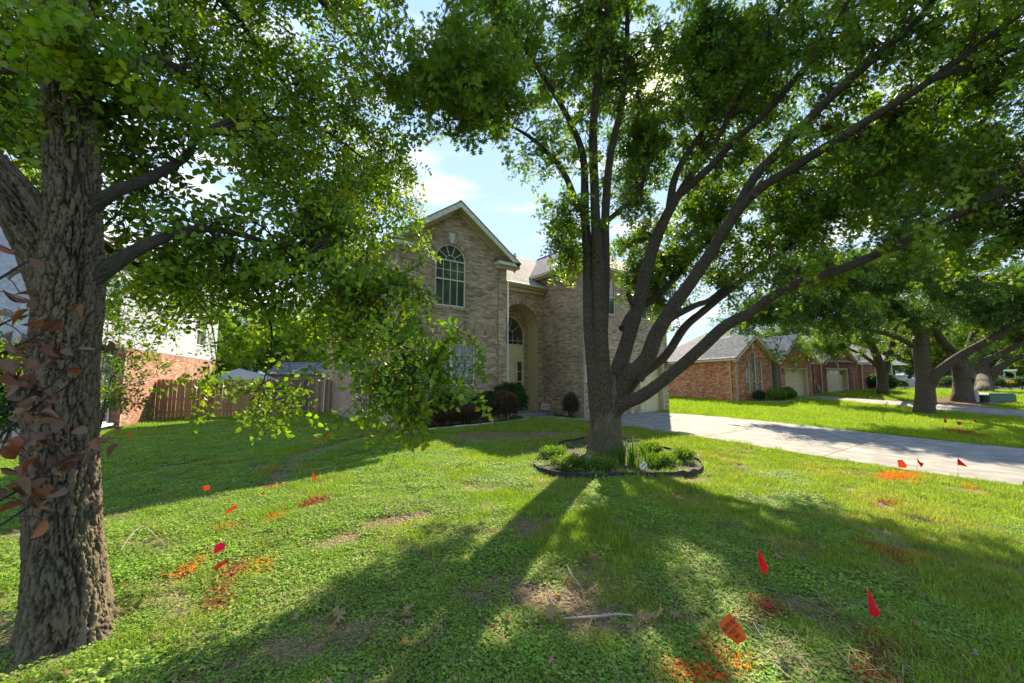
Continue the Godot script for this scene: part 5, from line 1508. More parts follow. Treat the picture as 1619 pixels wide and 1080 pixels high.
func lay_out() -> void:
	SOIL = [
		[Vector3(2.181, 0.000, -2.666), Vector3(2.367, 0.000, -2.156), 0.26, 1.0], [Vector3(1.985, 0.000, -3.129), Vector3(2.277, 0.000, -2.783), 0.16, 0.9], [Vector3(1.769, 0.000, -3.086), Vector3(1.709, 0.000, -2.783), 0.12, 0.8], [Vector3(1.566, -0.000, -5.040), Vector3(2.166, -0.000, -5.023), 0.22, 0.95],
		[Vector3(0.758, -0.019, -7.913), Vector3(1.502, -0.045, -10.661), 0.22, 1.0], [Vector3(1.502, -0.045, -10.661), Vector3(3.638, -0.050, -12.922), 0.26, 1.0], [Vector3(1.383, -0.034, -9.343), Vector3(3.044, -0.042, -10.228), 0.18, 0.9], [Vector3(-1.165, -0.044, -10.554), Vector3(-0.164, -0.049, -11.344), 0.3, 0.75], [Vector3(0.283, -0.044, -10.419), Vector3(0.636, -0.046, -10.748), 0.2, 0.7],
		[Vector3(9.028, -0.046, -9.696), Vector3(6.184, 0.012, -10.879), 0.85, 0.9], [Vector3(8.137, -0.054, -8.479), Vector3(6.272, -0.039, -7.881), 0.35, 0.7], [Vector3(8.413, -0.138, -4.575), Vector3(9.539, -0.182, -4.319), 0.22, 0.8], [Vector3(2.499, 0.000, -1.920), Vector3(2.582, 0.000, -1.773), 0.12, 0.6], [Vector3(1.559, 0.000, -3.980), Vector3(1.699, 0.000, -3.552), 0.12, 0.5], [Vector3(2.076, 0.000, -4.195), Vector3(2.466, 0.000, -4.026), 0.14, 0.5],
		[Vector3(1.584, 0.000, -2.492), Vector3(1.652, 0.000, -2.360), 0.10, 0.7], [Vector3(10.772, -0.264, -2.652), Vector3(11.414, -0.276, -2.593), 0.25, 0.5], [Vector3(9.791, -0.131, -5.978), Vector3(10.176, -0.166, -5.196), 0.2, 0.6],
	]
	SOIL.append([Vector3(-1.157, 0.000, -4.557), Vector3(-0.863, 0.000, -4.094), 0.32, 0.85])
	var rp := [Vector3(5.377, -0.028, -6.653), Vector3(4.977, -0.021, -6.063), Vector3(4.975, -0.022, -5.523), Vector3(5.319, -0.031, -5.153), Vector3(5.904, -0.048, -4.931), Vector3(6.497, -0.071, -4.617), Vector3(7.162, -0.098, -4.394), Vector3(7.816, -0.121, -4.423), Vector3(8.418, -0.135, -4.702), Vector3(9.010, -0.136, -5.270), Vector3(9.468, -0.120, -6.134), Vector3(9.660, -0.097, -7.036), Vector3(9.703, -0.078, -7.833), Vector3(8.870, -0.060, -8.438), Vector3(7.679, -0.052, -8.252), Vector3(6.314, -0.041, -7.450), Vector3(5.377, -0.028, -6.653)]
	for p in curve(rp, 4): RING.append(Vector2(p.x, p.z))
	RING.remove_at(RING.size() - 1)
	var red := Color(0.40, 0.015, 0.05)
	var orange := Color(0.80, 0.17, 0.015)
	var gold := Color(0.62, 0.26, 0.01)
	PAINT = [
		[Vector3(0.190, 0.000, -4.766), Vector3(0.078, 0.000, -3.907), 0.055, red], [Vector3(3.638, -0.004, -1.534), Vector3(3.179, -0.000, -1.476), 0.07, red], [Vector3(3.677, -0.005, -0.868), Vector3(3.125, -0.000, -0.821), 0.07, red], [Vector3(5.677, -0.033, -6.700), Vector3(1.005, -0.005, -6.359), 0.0, red],
		[Vector3(1.277, -0.007, -6.609), Vector3(0.901, -0.004, -6.164), 0.07, Color(0.42, 0.03, 0.02)], [Vector3(8.668, -0.203, -1.828), Vector3(8.053, -0.174, -1.776), 0.10, red], [Vector3(-0.078, -0.000, -5.075), Vector3(-0.214, 0.000, -4.756), 0.055, orange], [Vector3(0.437, -0.000, -5.166), Vector3(0.373, 0.000, -4.434), 0.05, gold],
		[Vector3(2.868, 0.000, -1.524), Vector3(2.249, 0.000, -1.471), 0.045, orange], [Vector3(2.779, 0.000, -1.284), Vector3(2.385, 0.000, -1.355), 0.04, orange], [Vector3(5.808, -0.069, -1.345), Vector3(5.576, -0.060, -1.082), 0.16, Color(0.38, 0.10, 0.008)], [Vector3(5.997, -0.078, -1.156), Vector3(5.809, -0.069, -0.976), 0.07, gold],
		[Vector3(11.698, -0.285, -2.297), Vector3(10.906, -0.275, -2.290), 0.16, orange], [Vector3(12.213, -0.290, -2.091), Vector3(10.964, -0.281, -1.980), 0.13, orange], [Vector3(11.960, -0.299, -1.347), Vector3(11.079, -0.291, -1.137), 0.14, gold], [Vector3(0.939, -0.028, -8.825), Vector3(0.700, -0.017, -7.755), 0.13, orange], [Vector3(0.698, -0.030, -9.009), Vector3(0.887, -0.035, -9.420), 0.1, gold],
		[Vector3(2.983, -0.050, -13.735), Vector3(2.013, -0.050, -12.196), 0.12, gold], [Vector3(3.716, -0.050, -13.206), Vector3(4.094, -0.049, -14.041), 0.10, Color(0.5, 0.02, 0.02)], [Vector3(23.715, -0.271, -2.931), Vector3(22.028, -0.290, -2.115), 0.4, Color(0.36, 0.07, 0.03)], [Vector3(17.188, -0.252, -3.531), Vector3(16.784, -0.264, -3.164), 0.3, gold], [Vector3(0.214, -0.003, -5.972), Vector3(0.139, -0.002, -5.876), 0.1, gold], [Vector3(0.602, -0.003, -6.075), Vector3(0.552, -0.002, -5.884), 0.08, orange],
	]

func paint(x: float, z: float) -> Color:
	var wob := noise2.get_noise_2d(x * 18.0, z * 18.0) * 0.6
	for c in PAINT:
		if c[2] > 0.0 and capsule(x, z, c[0], c[1]) < c[2] * (0.95 + wob): return c[3]
	return Color(0, 0, 0, 0)

const MULCH := [Vector2(36.2, -5.4), Vector2(35.9, -3.9), Vector2(38.0, -2.7), Vector2(40.5, -2.4), Vector2(42.3, -3.6), Vector2(42.0, -5.2), Vector2(39.5, -6.1)]
const BED := [Vector2(4.9, -13.65), Vector2(4.85, -12.5), Vector2(5.04, -12.31), Vector2(6.1, -12.46), Vector2(8.0, -12.7), Vector2(8.96, -12.82), Vector2(10.4, -13.3), Vector2(10.8, -14.2), Vector2(9.62, -15.6), Vector2(9.62, -13.6)]
const WALK := [Vector2(10.9, -15.1), Vector2(11.0, -14.2), Vector2(11.5, -12.5), Vector2(12.44, -11.2), Vector2(12.44, -13.6), Vector2(13.2, -13.6), Vector2(13.0, -15.1)]
var RING := PackedVector2Array()
var HOUSE_BOXES := [[4.7, 20.5, -25.2, -13.2], [9.5, 13.7, -16.5, -13.2]]

func free_for_grass(x: float, z: float) -> bool:
	if on_paving(x, z, -0.05 - 0.07 * noise2.get_noise_2d(x * 9.0, z * 9.0)): return false
	if x > 9.6 and x < 13.6 and z < -13.9 and z > -20.0: return false
	if x > 4.72 and x < 9.62 and z < -13.68 and z > -25.2: return false
	if x > 13.5 and x < 20.5 and z < -13.2 and z > -25.2: return false
	if in_walk(x, z): return false
	if x > 35.0 and Geometry2D.is_point_in_polygon(Vector2(x, z), PackedVector2Array(MULCH)): return false
	if Geometry2D.is_point_in_polygon(Vector2(x, z), PackedVector2Array(BED)): return false
	var q := Vector2(x - 32.43, z + 15.03)   # the house to the right
	var u := q.dot(Vector2(0.947, 0.32))
	var w := q.dot(Vector2(-0.32, 0.947))
	if u > -0.1 and u < 24.0 and w < 0.1 and w > -14.0: return false
	if u > 4.9 and u < 7.7 and w < 14.0 and w > 0.0: return false
	q = Vector2(x + 2.9, z + 21.9)
	if q.dot(Vector2(0.98, 0.2)) < 0.05: return false
	return true

func in_walk(x: float, z: float) -> bool:
	return Geometry2D.is_point_in_polygon(Vector2(x, z), PackedVector2Array(WALK))

func weed_clump(count: int, spread: float, size: float, high: float) -> ArrayMesh:
	var m := MB.new()
	for i in count:
		var r := spread * sqrt(rng.randf())
		var a := rng.randf() * TAU
		var at := Vector3(cos(a) * r, high * rng.randf_range(0.25, 1.0) * (1.0 - 0.5 * r / spread), sin(a) * r)
		var yaw := rng.randf() * TAU
		var d := Vector3(cos(yaw), rng.randf_range(-0.2, 0.5), sin(yaw)).normalized()
		var x := d.cross((Vector3.UP + rv(0.5)).normalized()).normalized()
		var s := size * rng.randf_range(0.6, 1.35)
		var k := rng.randf_range(0.75, 1.25)
		m.col = Color(k * rng.randf_range(0.9, 1.2), k, k)
		leaf(m, Transform3D(Basis(x * s * 1.35, d * s, x.cross(d) * s), at), NARROW, 0.3, 0.2)
	return m.mesh()

func grass_tuft(count: int, spread: float, high: float, wide: float) -> ArrayMesh:
	var m := MB.new()
	for i in count:
		var r := spread * sqrt(rng.randf())
		var a := rng.randf() * TAU
		var at := Vector3(cos(a) * r, -0.01, sin(a) * r)
		var yaw := rng.randf() * TAU
		var lean := Vector3(cos(yaw), 0, sin(yaw)) * rng.randf_range(0.15, 0.75)
		var h := high * rng.randf_range(0.5, 1.2)
		var side := Vector3(-sin(yaw + rng.randf_range(-0.8, 0.8)), 0, cos(yaw)) * wide * 0.5
		var b := at + (Vector3.UP + lean * 0.4) * h * 0.55
		var c := at + (Vector3.UP * 0.85 + lean) * h
		var k := rng.randf_range(0.75, 1.25)
		m.col = Color(k * rng.randf_range(0.9, 1.3), k, k * 0.9)
		m.quad(at - side, at + side, b + side * 0.8, b - side * 0.8)
		m.tri(b - side * 0.8, b + side * 0.8, c)
	return m.mesh()

func build_lawn() -> void:
	var wm := leaf_mat(0.6, Color(0.9, 1.0, 0.4))
	var gm := leaf_mat(0.6, Color(0.9, 1.0, 0.4))
	var weeds := [weed_clump(60, 0.14, 0.026, 0.05), weed_clump(60, 0.14, 0.032, 0.065), weed_clump(50, 0.13, 0.02, 0.04)]
	var tufts := [grass_tuft(46, 0.12, 0.075, 0.005), grass_tuft(40, 0.12, 0.10, 0.006), grass_tuft(50, 0.13, 0.055, 0.005)]
	var wp := [[], [], []]
	var wc := [[], [], []]
	var gp := [[], [], []]
	var gc := [[], [], []]
	var f := Vector2(0.585, -0.811)
	var rt := Vector2(0.811, 0.585)
	var zones := [[1.3, 3.6, 330.0, 0.8], [3.6, 6.5, 230.0, 0.95], [6.5, 11.0, 120.0, 1.2], [11.0, 18.0, 60.0, 1.6], [18.0, 27.0, 26.0, 2.3], [27.0, 42.0, 11.0, 3.2]]
	for zn in zones:
		var d0: float = zn[0]
		var d1: float = zn[1]
		var step := 1.0 / sqrt(zn[2])
		var half := d1 * 1.42 + 1.0
		var y := d0
		while y < d1:
			var x := -half
			while x < half:
				var d := y + rng.randf() * step
				var l := x + rng.randf() * step
				x += step
				if absf(l) > d * 1.4 + 0.8: continue
				var wx := f.x * d + rt.x * l
				var wz := f.y * d + rt.y * l
				if not free_for_grass(wx, wz): continue
				var ringed := RING.size() > 0 and Geometry2D.is_point_in_polygon(Vector2(wx, wz), RING)
				if ringed and rng.randf() < 0.85: continue
				var s := soil(wx, wz)
				if rng.randf() < s * 0.96: continue
				var p := ground(wx, wz)
				if ringed: p.y += 0.06
				var sc: float = zn[3] * rng.randf_range(0.75, 1.2)
				if s > 0.2: sc *= 0.7
				# broad-leaved weeds on the left and near, thin grass to the right
				var grassy := 0.18 + 0.82 * smoothstep(-0.25, 0.35, noise.get_noise_2d(wx * 5.0, wz * 5.0) + (wx - 4.2) * 0.10)
				if wx > 19.0: grassy = 1.0
				var bs := Basis(Vector3.UP, rng.randf() * TAU).scaled_local(Vector3(sc, sc * rng.randf_range(0.75, 1.3), sc))
				var dry := smoothstep(0.0, 0.5, noise2.get_noise_2d(wx * 1.3 + 9.0, wz * 1.3))
				var pc := paint(wx, wz)
				var k := rng.randf_range(0.75, 1.25)
				if rng.randf() < grassy:
					var c := Color(0.255, 0.36, 0.04).lerp(Color(0.40, 0.37, 0.12), clampf(dry * 0.6 + 0.22 * smoothstep(3.0, 8.0, wx), 0.0, 1.0))
					if wx > 19.0: c = Color(0.29, 0.38, 0.025)
					if pc.a > 0.0 and rng.randf() < 0.75: c = c.lerp(pc, rng.randf_range(0.6, 1.0))
					var w := rng.randi() % 3
					gp[w].append(Transform3D(bs, p)); gc[w].append(Color(c.r * k, c.g * k, c.b * k))
				else:
					var c := Color(0.21, 0.37, 0.045).lerp(Color(0.33, 0.41, 0.12), rng.randf() * 0.7)
					if pc.a > 0.0 and rng.randf() < 0.75: c = c.lerp(pc, rng.randf_range(0.6, 1.0))
					var w := rng.randi() % 3
					wp[w].append(Transform3D(bs, p)); wc[w].append(Color(c.r * k, c.g * k, c.b * k))
			y += step
	for i in 3:
		var o := many("lawn_weeds", weeds[i], wm, wp[i], wc[i])
		metas(o, ["low clover-like weeds covering the near lawn", "taller broad-leaved weeds spread through the lawn", "tiny creeping weeds between the lawn plants"][i], "weeds", "", "stuff")
		var g := many("lawn_grass", tufts[i], gm, gp[i], gc[i])
		metas(g, ["short grass tufts mixed over the lawns", "longer grass tufts mixed over the lawns", "fine low grass mixed over the lawns"][i], "grass", "", "stuff")
	# dry thatch lying between the plants
	var st := MB.new()
	for i in 14:
		var a := rng.randf() * TAU
		var d := Vector3(cos(a), rng.randf_range(-0.1, 0.25), sin(a))
		var at := Vector3(rng.randf_range(-0.1, 0.1), rng.randf_range(0.012, 0.04), rng.randf_range(-0.1, 0.1))
		var l := rng.randf_range(0.03, 0.10)
		var sd := Vector3(-sin(a), 0, cos(a)) * 0.0022
		st.col = Color(1, rng.randf_range(0.85, 1.0), rng.randf_range(0.7, 1.0)) * rng.randf_range(0.7, 1.2)
		st.quad(at - sd, at + sd, at + d * l + sd, at + d * l - sd)
	var tp := []
	var tc := []
	for i in 3600:
		var d := 1.6 + 12.0 * pow(rng.randf(), 1.3)
		var l := rng.randf_range(-1.35, 1.35) * d
		var x := f.x * d + rt.x * l
		var z := f.y * d + rt.y * l
		if not free_for_grass(x, z): continue
		if noise2.get_noise_2d(x * 1.8, z * 1.8 + 30.0) < -0.05: continue
		tp.append(Transform3D(Basis(Vector3.UP, rng.randf() * TAU).scaled(Vector3.ONE * rng.randf_range(0.7, 1.4)), ground(x, z)))
		var k := rng.randf_range(0.6, 1.2)
		tc.append(Color(0.40 * k, 0.33 * k, 0.20 * k))
	metas(many("thatch", st, wm, tp, tc), "dry straw-coloured thatch lying between the lawn plants", "thatch", "", "stuff")

# ---------------------------------------------------------------- paving and everything else
func pav(p: Vector2, up := 0.035) -> Vector3:
	return Vector3(p.x, hgt(p.x, p.y) + up, p.y)

# a sheet over an outline on the ground, with a rim going down
func sheet(pts: Array, up: float, rim := 0.15, cell := 0.0) -> MB:
	var m := MB.new()
	var pp := PackedVector2Array()
	for i in pts.size():
		var a: Vector2 = pts[i]
		var b: Vector2 = pts[(i + 1) % pts.size()]
		var k := maxi(1, int(a.distance_to(b) / 0.8))
		for j in k: pp.append(a.lerp(b, float(j) / k))
	var tr := Geometry2D.triangulate_polygon(pp)
	for i in range(0, tr.size(), 3):
		var a := pav(pp[tr[i]], up)
		var b := pav(pp[tr[i + 1]], up)
		var c := pav(pp[tr[i + 2]], up)
		if (b - a).cross(c - a).y < 0.0: m.tri(a, c, b)
		else: m.tri(a, b, c)
	if rim > 0.0:
		for i in pp.size():
			var a := pav(pp[i], up)
			var b := pav(pp[(i + 1) % pp.size()], up)
			m.quad(a, b, b - Vector3(0, rim, 0), a - Vector3(0, rim, 0))
	return m

func build_things() -> void:
	build_paving()
	build_fence()
	build_planting()
	left_screen()
	build_ring()
	build_flags()
	build_litter()
	build_dead_branch()
	build_street_side()

func build_paving() -> void:
	var strip := [[-13.6, 12.45, 19.3], [-9.5, 12.45, 19.3], [-5.5, 12.45, 19.3], [-2.6, 12.45, 19.3], [-0.66, 12.45, 19.3], [-0.60, 12.45, 19.3], [4.0, 12.3, 19.5], [9.0, 11.5, 20.5]]
	var drive: MeshInstance3D
	var parts := [[0, 4], [5, 7]]
	for pt in parts:
		var dm := MB.new()
		for i in range(pt[0], pt[1]):
			for n in 4:
				for j in 6:
					var za := lerpf(strip[i][0], strip[i + 1][0], n / 4.0)
					var zb := lerpf(strip[i][0], strip[i + 1][0], (n + 1) / 4.0)
					var q := []
					for e in [[n + 1, j], [n + 1, j + 1], [n, j + 1], [n, j]]:
						var t: float = e[0] / 4.0
						q.append(pav(Vector2(lerpf(lerpf(strip[i][1], strip[i + 1][1], t), lerpf(strip[i][2], strip[i + 1][2], t), e[1] / 6.0), lerpf(strip[i][0], strip[i + 1][0], t))))
					dm.quad(q[0], q[1], q[2], q[3])
					if j == 0: dm.quad(q[3], q[3] - Vector3(0, 0.15, 0), q[0] - Vector3(0, 0.15, 0), q[0])
					if j == 5: dm.quad(q[1], q[1] - Vector3(0, 0.15, 0), q[2] - Vector3(0, 0.15, 0), q[2])
		drive = obj("driveway", dm, M.concrete)
		metas(drive, "pale concrete driveway from the garage doors towards the right edge" if pt[0] == 0 else "pale concrete driveway apron past the grass-filled joint", "", "", "structure")
	# control joints cut across and along the slab
	for z in [-10.2, -7.0, -3.8]:
		var cj := MB.new()
		for i in 12:
			var a := lerpf(12.46, 19.29, i / 12.0)
			var b := lerpf(12.46, 19.29, (i + 1) / 12.0)
			cj.quad(pav(Vector2(a, z + 0.012), 0.039), pav(Vector2(b, z + 0.012), 0.039), pav(Vector2(b, z - 0.012), 0.039), pav(Vector2(a, z - 0.012), 0.039))
		obj("control_joint", cj, mat(lin(0.07, 0.065, 0.06), 0.95), drive.get_parent().get_node("driveway"))
	var lj := MB.new()
	for i in 40:
		var a := lerpf(-13.3, -0.7, i / 40.0)
		var b := lerpf(-13.3, -0.7, (i + 1) / 40.0)
		lj.quad(pav(Vector2(15.87, b), 0.040), pav(Vector2(15.893, b), 0.040), pav(Vector2(15.893, a), 0.040), pav(Vector2(15.87, a), 0.040))
	obj("control_joint", lj, mat(lin(0.07, 0.065, 0.06), 0.95), drive.get_parent().get_node("driveway"))
	# the open joint with weeds in it
	var jm := MB.new()
	for i in 12:
		var a := lerpf(12.45, 19.3, i / 12.0)
		var b := lerpf(12.45, 19.3, (i + 1) / 12.0)
		jm.quad(pav(Vector2(a, -0.58), 0.004), pav(Vector2(b, -0.58), 0.004), pav(Vector2(b, -0.68), 0.004), pav(Vector2(a, -0.68), 0.004))
	metas(obj("joint_soil", jm, mat(lin(0.05, 0.04, 0.03), 0.95)), "dark soil strip in the open joint across the driveway", "", "", "structure")
	var jp := []
	var jc := []
	for i in 260:
		var p := pav(Vector2(rng.randf_range(12.5, 19.25), -0.63 + rng.randf_range(-0.02, 0.02)), 0.01)
		jp.append(Transform3D(Basis(Vector3.UP, rng.randf() * TAU).scaled(Vector3.ONE * rng.randf_range(0.2, 0.55)), p))
		jc.append(Color(0.06, 0.075, 0.03) * rng.randf_range(0.7, 1.2))
	metas(many("joint_weeds", grass_tuft(30, 0.1, 0.09, 0.006), leaf_mat(0.6), jp, jc), "dry weeds growing in the driveway joint", "weeds", "", "stuff")
	metas(obj("front_walk", sheet(WALK, 0.05), M.concrete), "short concrete walk curving from the porch to the driveway", "", "", "structure")
	metas(obj("bed_soil", sheet(BED, 0.02, 0.1), grain(mat(lin(0.07, 0.05, 0.035), 0.95), 1.5, 0.5, 1.0, 2.0)), "dark mulch in the bed under the front windows", "", "", "structure")
	# sidewalk along the street and the far drives
	metas(obj("sidewalk", sheet([Vector2(19.4, -0.2), Vector2(28.5, -1.35), Vector2(37.4, -1.6), Vector2(60, 1.5), Vector2(60, 3.2), Vector2(37.4, 0.1), Vector2(28.5, 0.3), Vector2(19.4, 1.5)], 0.03), M.concrete), "concrete sidewalk past the neighbour's lawn at the right edge", "", "", "structure")
	var f := frame_at(Vector3(32.43, 0, -15.03), Vector3(0.947, 0, 0.32).normalized(), Vector3(-0.32, 0, 0.947).normalized())
	var dr := []
	for p in [Vector3(4.9, 0, -0.3), Vector3(7.6, 0, -0.3), Vector3(7.9, 0, 6.0), Vector3(8.6, 0, 15.0), Vector3(5.9, 0, 15.0), Vector3(5.1, 0, 6.0)]:
		dr.append(Vector2((f * p).x, (f * p).z))
	metas(obj("neighbour_drive", sheet(dr, 0.03), M.concrete), "narrow concrete drive of the orange brick house", "", "", "structure")
	dr = []
	for p in [Vector3(9.8, 0, -0.5), Vector3(14.5, 0, -0.5), Vector3(22.0, 0, 5.0), Vector3(24.0, 0, 14.0), Vector3(20.5, 0, 14.0), Vector3(18.0, 0, 6.5), Vector3(12.5, 0, 2.4)]:
		dr.append(Vector2((f * p).x, (f * p).z))
	metas(obj("neighbour_drive", sheet(dr, 0.03), M.concrete), "concrete drive sweeping right from the dark red garage", "", "", "structure")
	metas(obj("mulch", sheet(MULCH, 0.06, 0.1), grain(mat(lin(0.20, 0.085, 0.045), 0.95), 1.2, 0.45, 1.0, 4.0)), "reddish bark mulch bed round the thick street oak", "", "", "structure")
	var rd := MB.new()
	rd.quad(Vector3(-60, 0.02, 14), Vector3(-60, 0.02, 24), Vector3(120, -0.1, 34), Vector3(120, -0.1, 20))
	metas(obj("road", rd, grain(mat(lin(0.06, 0.06, 0.06), 0.95), 0.5, 0.7, 1.0, 0.5)), "asphalt street behind the viewer", "", "", "structure")

func picket_mesh(h: float, w: float) -> ArrayMesh:
	var m := MB.new()
	m.prism(Transform3D.IDENTITY, PackedVector2Array([Vector2(-w / 2, 0), Vector2(w / 2, 0), Vector2(w / 2, h - 0.04), Vector2(w / 2 - 0.035, h), Vector2(-w / 2 + 0.035, h), Vector2(-w / 2, h - 0.04)]), -0.009, 0.009)
	return m.mesh()

func build_fence() -> void:
	var a := Vector3(-2.42, -0.12, -24.05)
	var b := Vector3(1.75, -0.12, -23.45)
	var c := Vector3(4.74, -0.12, -23.05)
	var pk := picket_mesh(1.86, 0.137)
	var tones := [[Color(0.50, 0.31, 0.14), Color(0.44, 0.26, 0.115), Color(0.55, 0.36, 0.18), Color(0.38, 0.25, 0.13)], [Color(0.24, 0.20, 0.15), Color(0.19, 0.165, 0.125), Color(0.29, 0.24, 0.175), Color(0.16, 0.145, 0.115)]]
	var mts := [[], []]
	for i in 2:
		for t in tones[i]:
			var m: StandardMaterial3D = M.wood_new.duplicate()
			m.vertex_color_use_as_albedo = false
			m.albedo_color = lin(t.r, t.g, t.b)
			mts[i].append(m)
	var runs := [[a, b, "newer orange cedar picket fence beside the rosy brick wall", 0], [b + Vector3(0.06, 0, -0.03), c, "weathered grey picket fence between the cedar pickets and the brick house", 1]]
	for r in runs:
		var f := thing("picket_fence", r[0], r[2], "fence")
		var u: Vector3 = (r[1] - r[0]).normalized()
		var n := Vector3(-u.z, 0, u.x)
		var ln: float = (r[1] - r[0]).length()
		var k := int(ln / 0.145)
		for i in k:
			var sh := rng.randf_range(-0.02, 0.02)
			var mt: Material = mts[r[3]][rng.randi() % 4]
			if r[3] == 1 and i > k - 6: mt = mts[0][rng.randi() % 2 + 2] if i % 2 else mts[1][2]
			var w := Transform3D(Basis(u, Vector3.UP, -n).rotated(-n, rng.randf_range(-0.012, 0.012)), r[0] + u * (i + 0.5) * 0.145 + Vector3(0, sh + (0.03 if i % 3 == 0 else 0.0), 0))
			placed("picket", pk, mt, w, f)
		var fr := frame_at(r[0], u, Vector3(u.z, 0, -u.x))
		for y in [0.35, 0.95, 1.55]:
			bx("rail", fr, Vector3(0, y, 0.012), Vector3(ln, y + 0.085, 0.05), mts[r[3]][0], f)
		for q in 3:
			bx("post", fr, Vector3(ln * q / 2.0 - 0.045 + (0.05 if q == 0 else (-0.05 if q == 2 else 0.0)), -0.1, 0.052), Vector3(ln * q / 2.0 + 0.045 + (0.05 if q == 0 else (-0.05 if q == 2 else 0.0)), 1.8, 0.14), mts[r[3]][0], f)
	# white pipe standing at the fence, brick lump under it
	var pm := MB.new()
	pm.tube(PackedVector3Array([Vector3(4.34, -0.1, -22.98), Vector3(4.38, 2.45, -22.98)]), radii([0.022, 0.02], 2), 8)
	metas(obj("metal_pipe", pm, M.white), "thin white pipe standing against the weathered fence", "pipe")
	var bl := MB.new()
	bl.box(Transform3D(Basis(Vector3.UP, 0.5), Vector3(4.25, -0.1, -22.75)), Vector3(-0.2, -0.05, -0.12), Vector3(0.2, 0.14, 0.12), 0.02)
	metas(obj("paver_block", bl, grain(mat(lin(0.33, 0.16, 0.10), 0.9), 2.0, 0.6, 1.0, 0.4)), "reddish paving block lying at the foot of the weathered fence", "paver")
	# shed behind
	var sd := thing("garden_shed", Vector3(4.6, -0.2, -33.6), "low tan shed with grey shingle roof behind the weathered fence", "shed")
	var sf := frame_at(Vector3(2.75, -0.2, -35.0), Vector3(0.82, 0, 0.585).normalized(), Vector3(-0.585, 0, 0.82).normalized())
	var wallm := grain(mat(lin(0.22, 0.18, 0.145), 0.8), 0.7, 0.8, 1.0)
	bx("wall", sf, Vector3(0, 0, -2.6), Vector3(4.0, 2.33, 0.0), wallm, sd)
	for i in 20:
		bx("wall_batten", sf, Vector3(0.1 + i * 0.2, 1.2, 0.0), Vector3(0.12 + i * 0.2, 2.33, 0.012), wallm, sd, 0.0)
	shingles(sd, "roof", PackedVector3Array([sf * Vector3(-0.12, 2.33, 0.2), sf * Vector3(4.12, 2.33, 0.2), sf * Vector3(4.05, 3.28, -1.2), sf * Vector3(-0.05, 3.28, -1.2)]), [Color(0.17, 0.18, 0.21), Color(0.21, 0.22, 0.25), Color(0.13, 0.14, 0.165)])
	shingles(sd, "roof", PackedVector3Array([sf * Vector3(4.12, 2.33, -2.8), sf * Vector3(-0.12, 2.33, -2.8), sf * Vector3(-0.05, 3.28, -1.2), sf * Vector3(4.05, 3.28, -1.2)]), [Color(0.17, 0.18, 0.21), Color(0.21, 0.22, 0.25)])
	# pale canopy behind the fence
	var cp := Vector3(0.679, 1.750, -34.033)
	var cn := thing("garden_canopy", Vector3(cp.x, -0.2, cp.z), "pale grey peaked canopy roof half hidden behind the fence and branches", "canopy")
	var cf := frame_at(Vector3(cp.x, -0.2, cp.z), Vector3(0.81, 0, 0.585), Vector3(-0.585, 0, 0.81))
	var cm := MB.new()
	var ap := cf * Vector3(-0.3, 2.75, -0.8)
	var q := [cf * Vector3(-2.0, 1.95, 0.8), cf * Vector3(1.9, 1.95, 0.8), cf * Vector3(1.9, 1.95, -2.4), cf * Vector3(-2.0, 1.95, -2.4)]
	for i in 4:
		cm.tri(q[i], q[(i + 1) % 4], ap)
		var dn := Vector3(0, -0.03, 0)
		cm.tri(q[i] + dn, ap + dn, q[(i + 1) % 4] + dn)
		cm.quad(q[i] + dn * 5, q[(i + 1) % 4] + dn * 5, q[(i + 1) % 4], q[i])
	obj("canopy_roof", cm, mat(lin(0.30, 0.30, 0.30), 0.7), cn)
	for i in 4:
		var pp := MB.new()
		pp.tube(PackedVector3Array([Vector3(q[i].x, -0.2, q[i].z), q[i] - Vector3(0, 0.1, 0)]), radii([0.04], 2), 8)
		obj("post", pp, M.metal, cn)

# a clipped bush: leaves all over a lumpy ball, stems inside
func bush(called: String, at: Vector3, r: Vector3, label: String, c: Color, top: Color, count: int, size := 0.035, group := "shrubs under the front windows", category := "shrub") -> void:
	var t := thing(called, at, label, category, group)
	var places := []
	var cols := []
	var stems := MB.new()
	for i in 9:
		var d := Vector3(rng.randf_range(-0.7, 0.7) * r.x, r.y * rng.randf_range(0.9, 1.5), rng.randf_range(-0.7, 0.7) * r.z)
		stems.tube(PackedVector3Array([at + Vector3(d.x * 0.15, -0.03, d.z * 0.15), at + d * Vector3(0.5, 0.5, 0.5), at + d]), PackedFloat32Array([0.016, 0.011, 0.004]), 5, 1.0, false)
	obj("stem", stems, bark_mat(lin(0.10, 0.075, 0.05), 0.4), t)
	var key := "bush_%.3f" % size
	if not M.has(key):
		M[key] = [sprig(OVAL, 14, 0.14, size, 0.2), sprig(OVAL, 14, 0.14, size, 0.2)]
	var lump := rng.randf() * 50.0
	for i in count:
		var d := rdir()
		if d.y < -0.55: d.y = -d.y
		var k := pow(rng.randf(), 0.22) * (1.0 + 0.22 * noise2.get_noise_3d(d.x * 5.0 + lump, d.y * 5.0, d.z * 5.0))
		var p := at + Vector3(0, r.y * 0.98, 0) + d * r * k
		if p.y < at.y + 0.02: continue
		var w := up_frame((d + rdir() * 0.7 + Vector3(0, 0.5, 0)).normalized(), rng.randf() * TAU, rng.randf_range(0.7, 1.25))
		w.origin = p - d * 0.1
		places.append(w)
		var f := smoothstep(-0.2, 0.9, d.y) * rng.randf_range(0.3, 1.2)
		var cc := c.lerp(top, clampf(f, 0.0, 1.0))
		var b := rng.randf_range(0.7, 1.3)
		cols.append(Color(cc.r * b, cc.g * b, cc.b * b))
	many("foliage", M[key][0], M.leaf, places, cols, t)

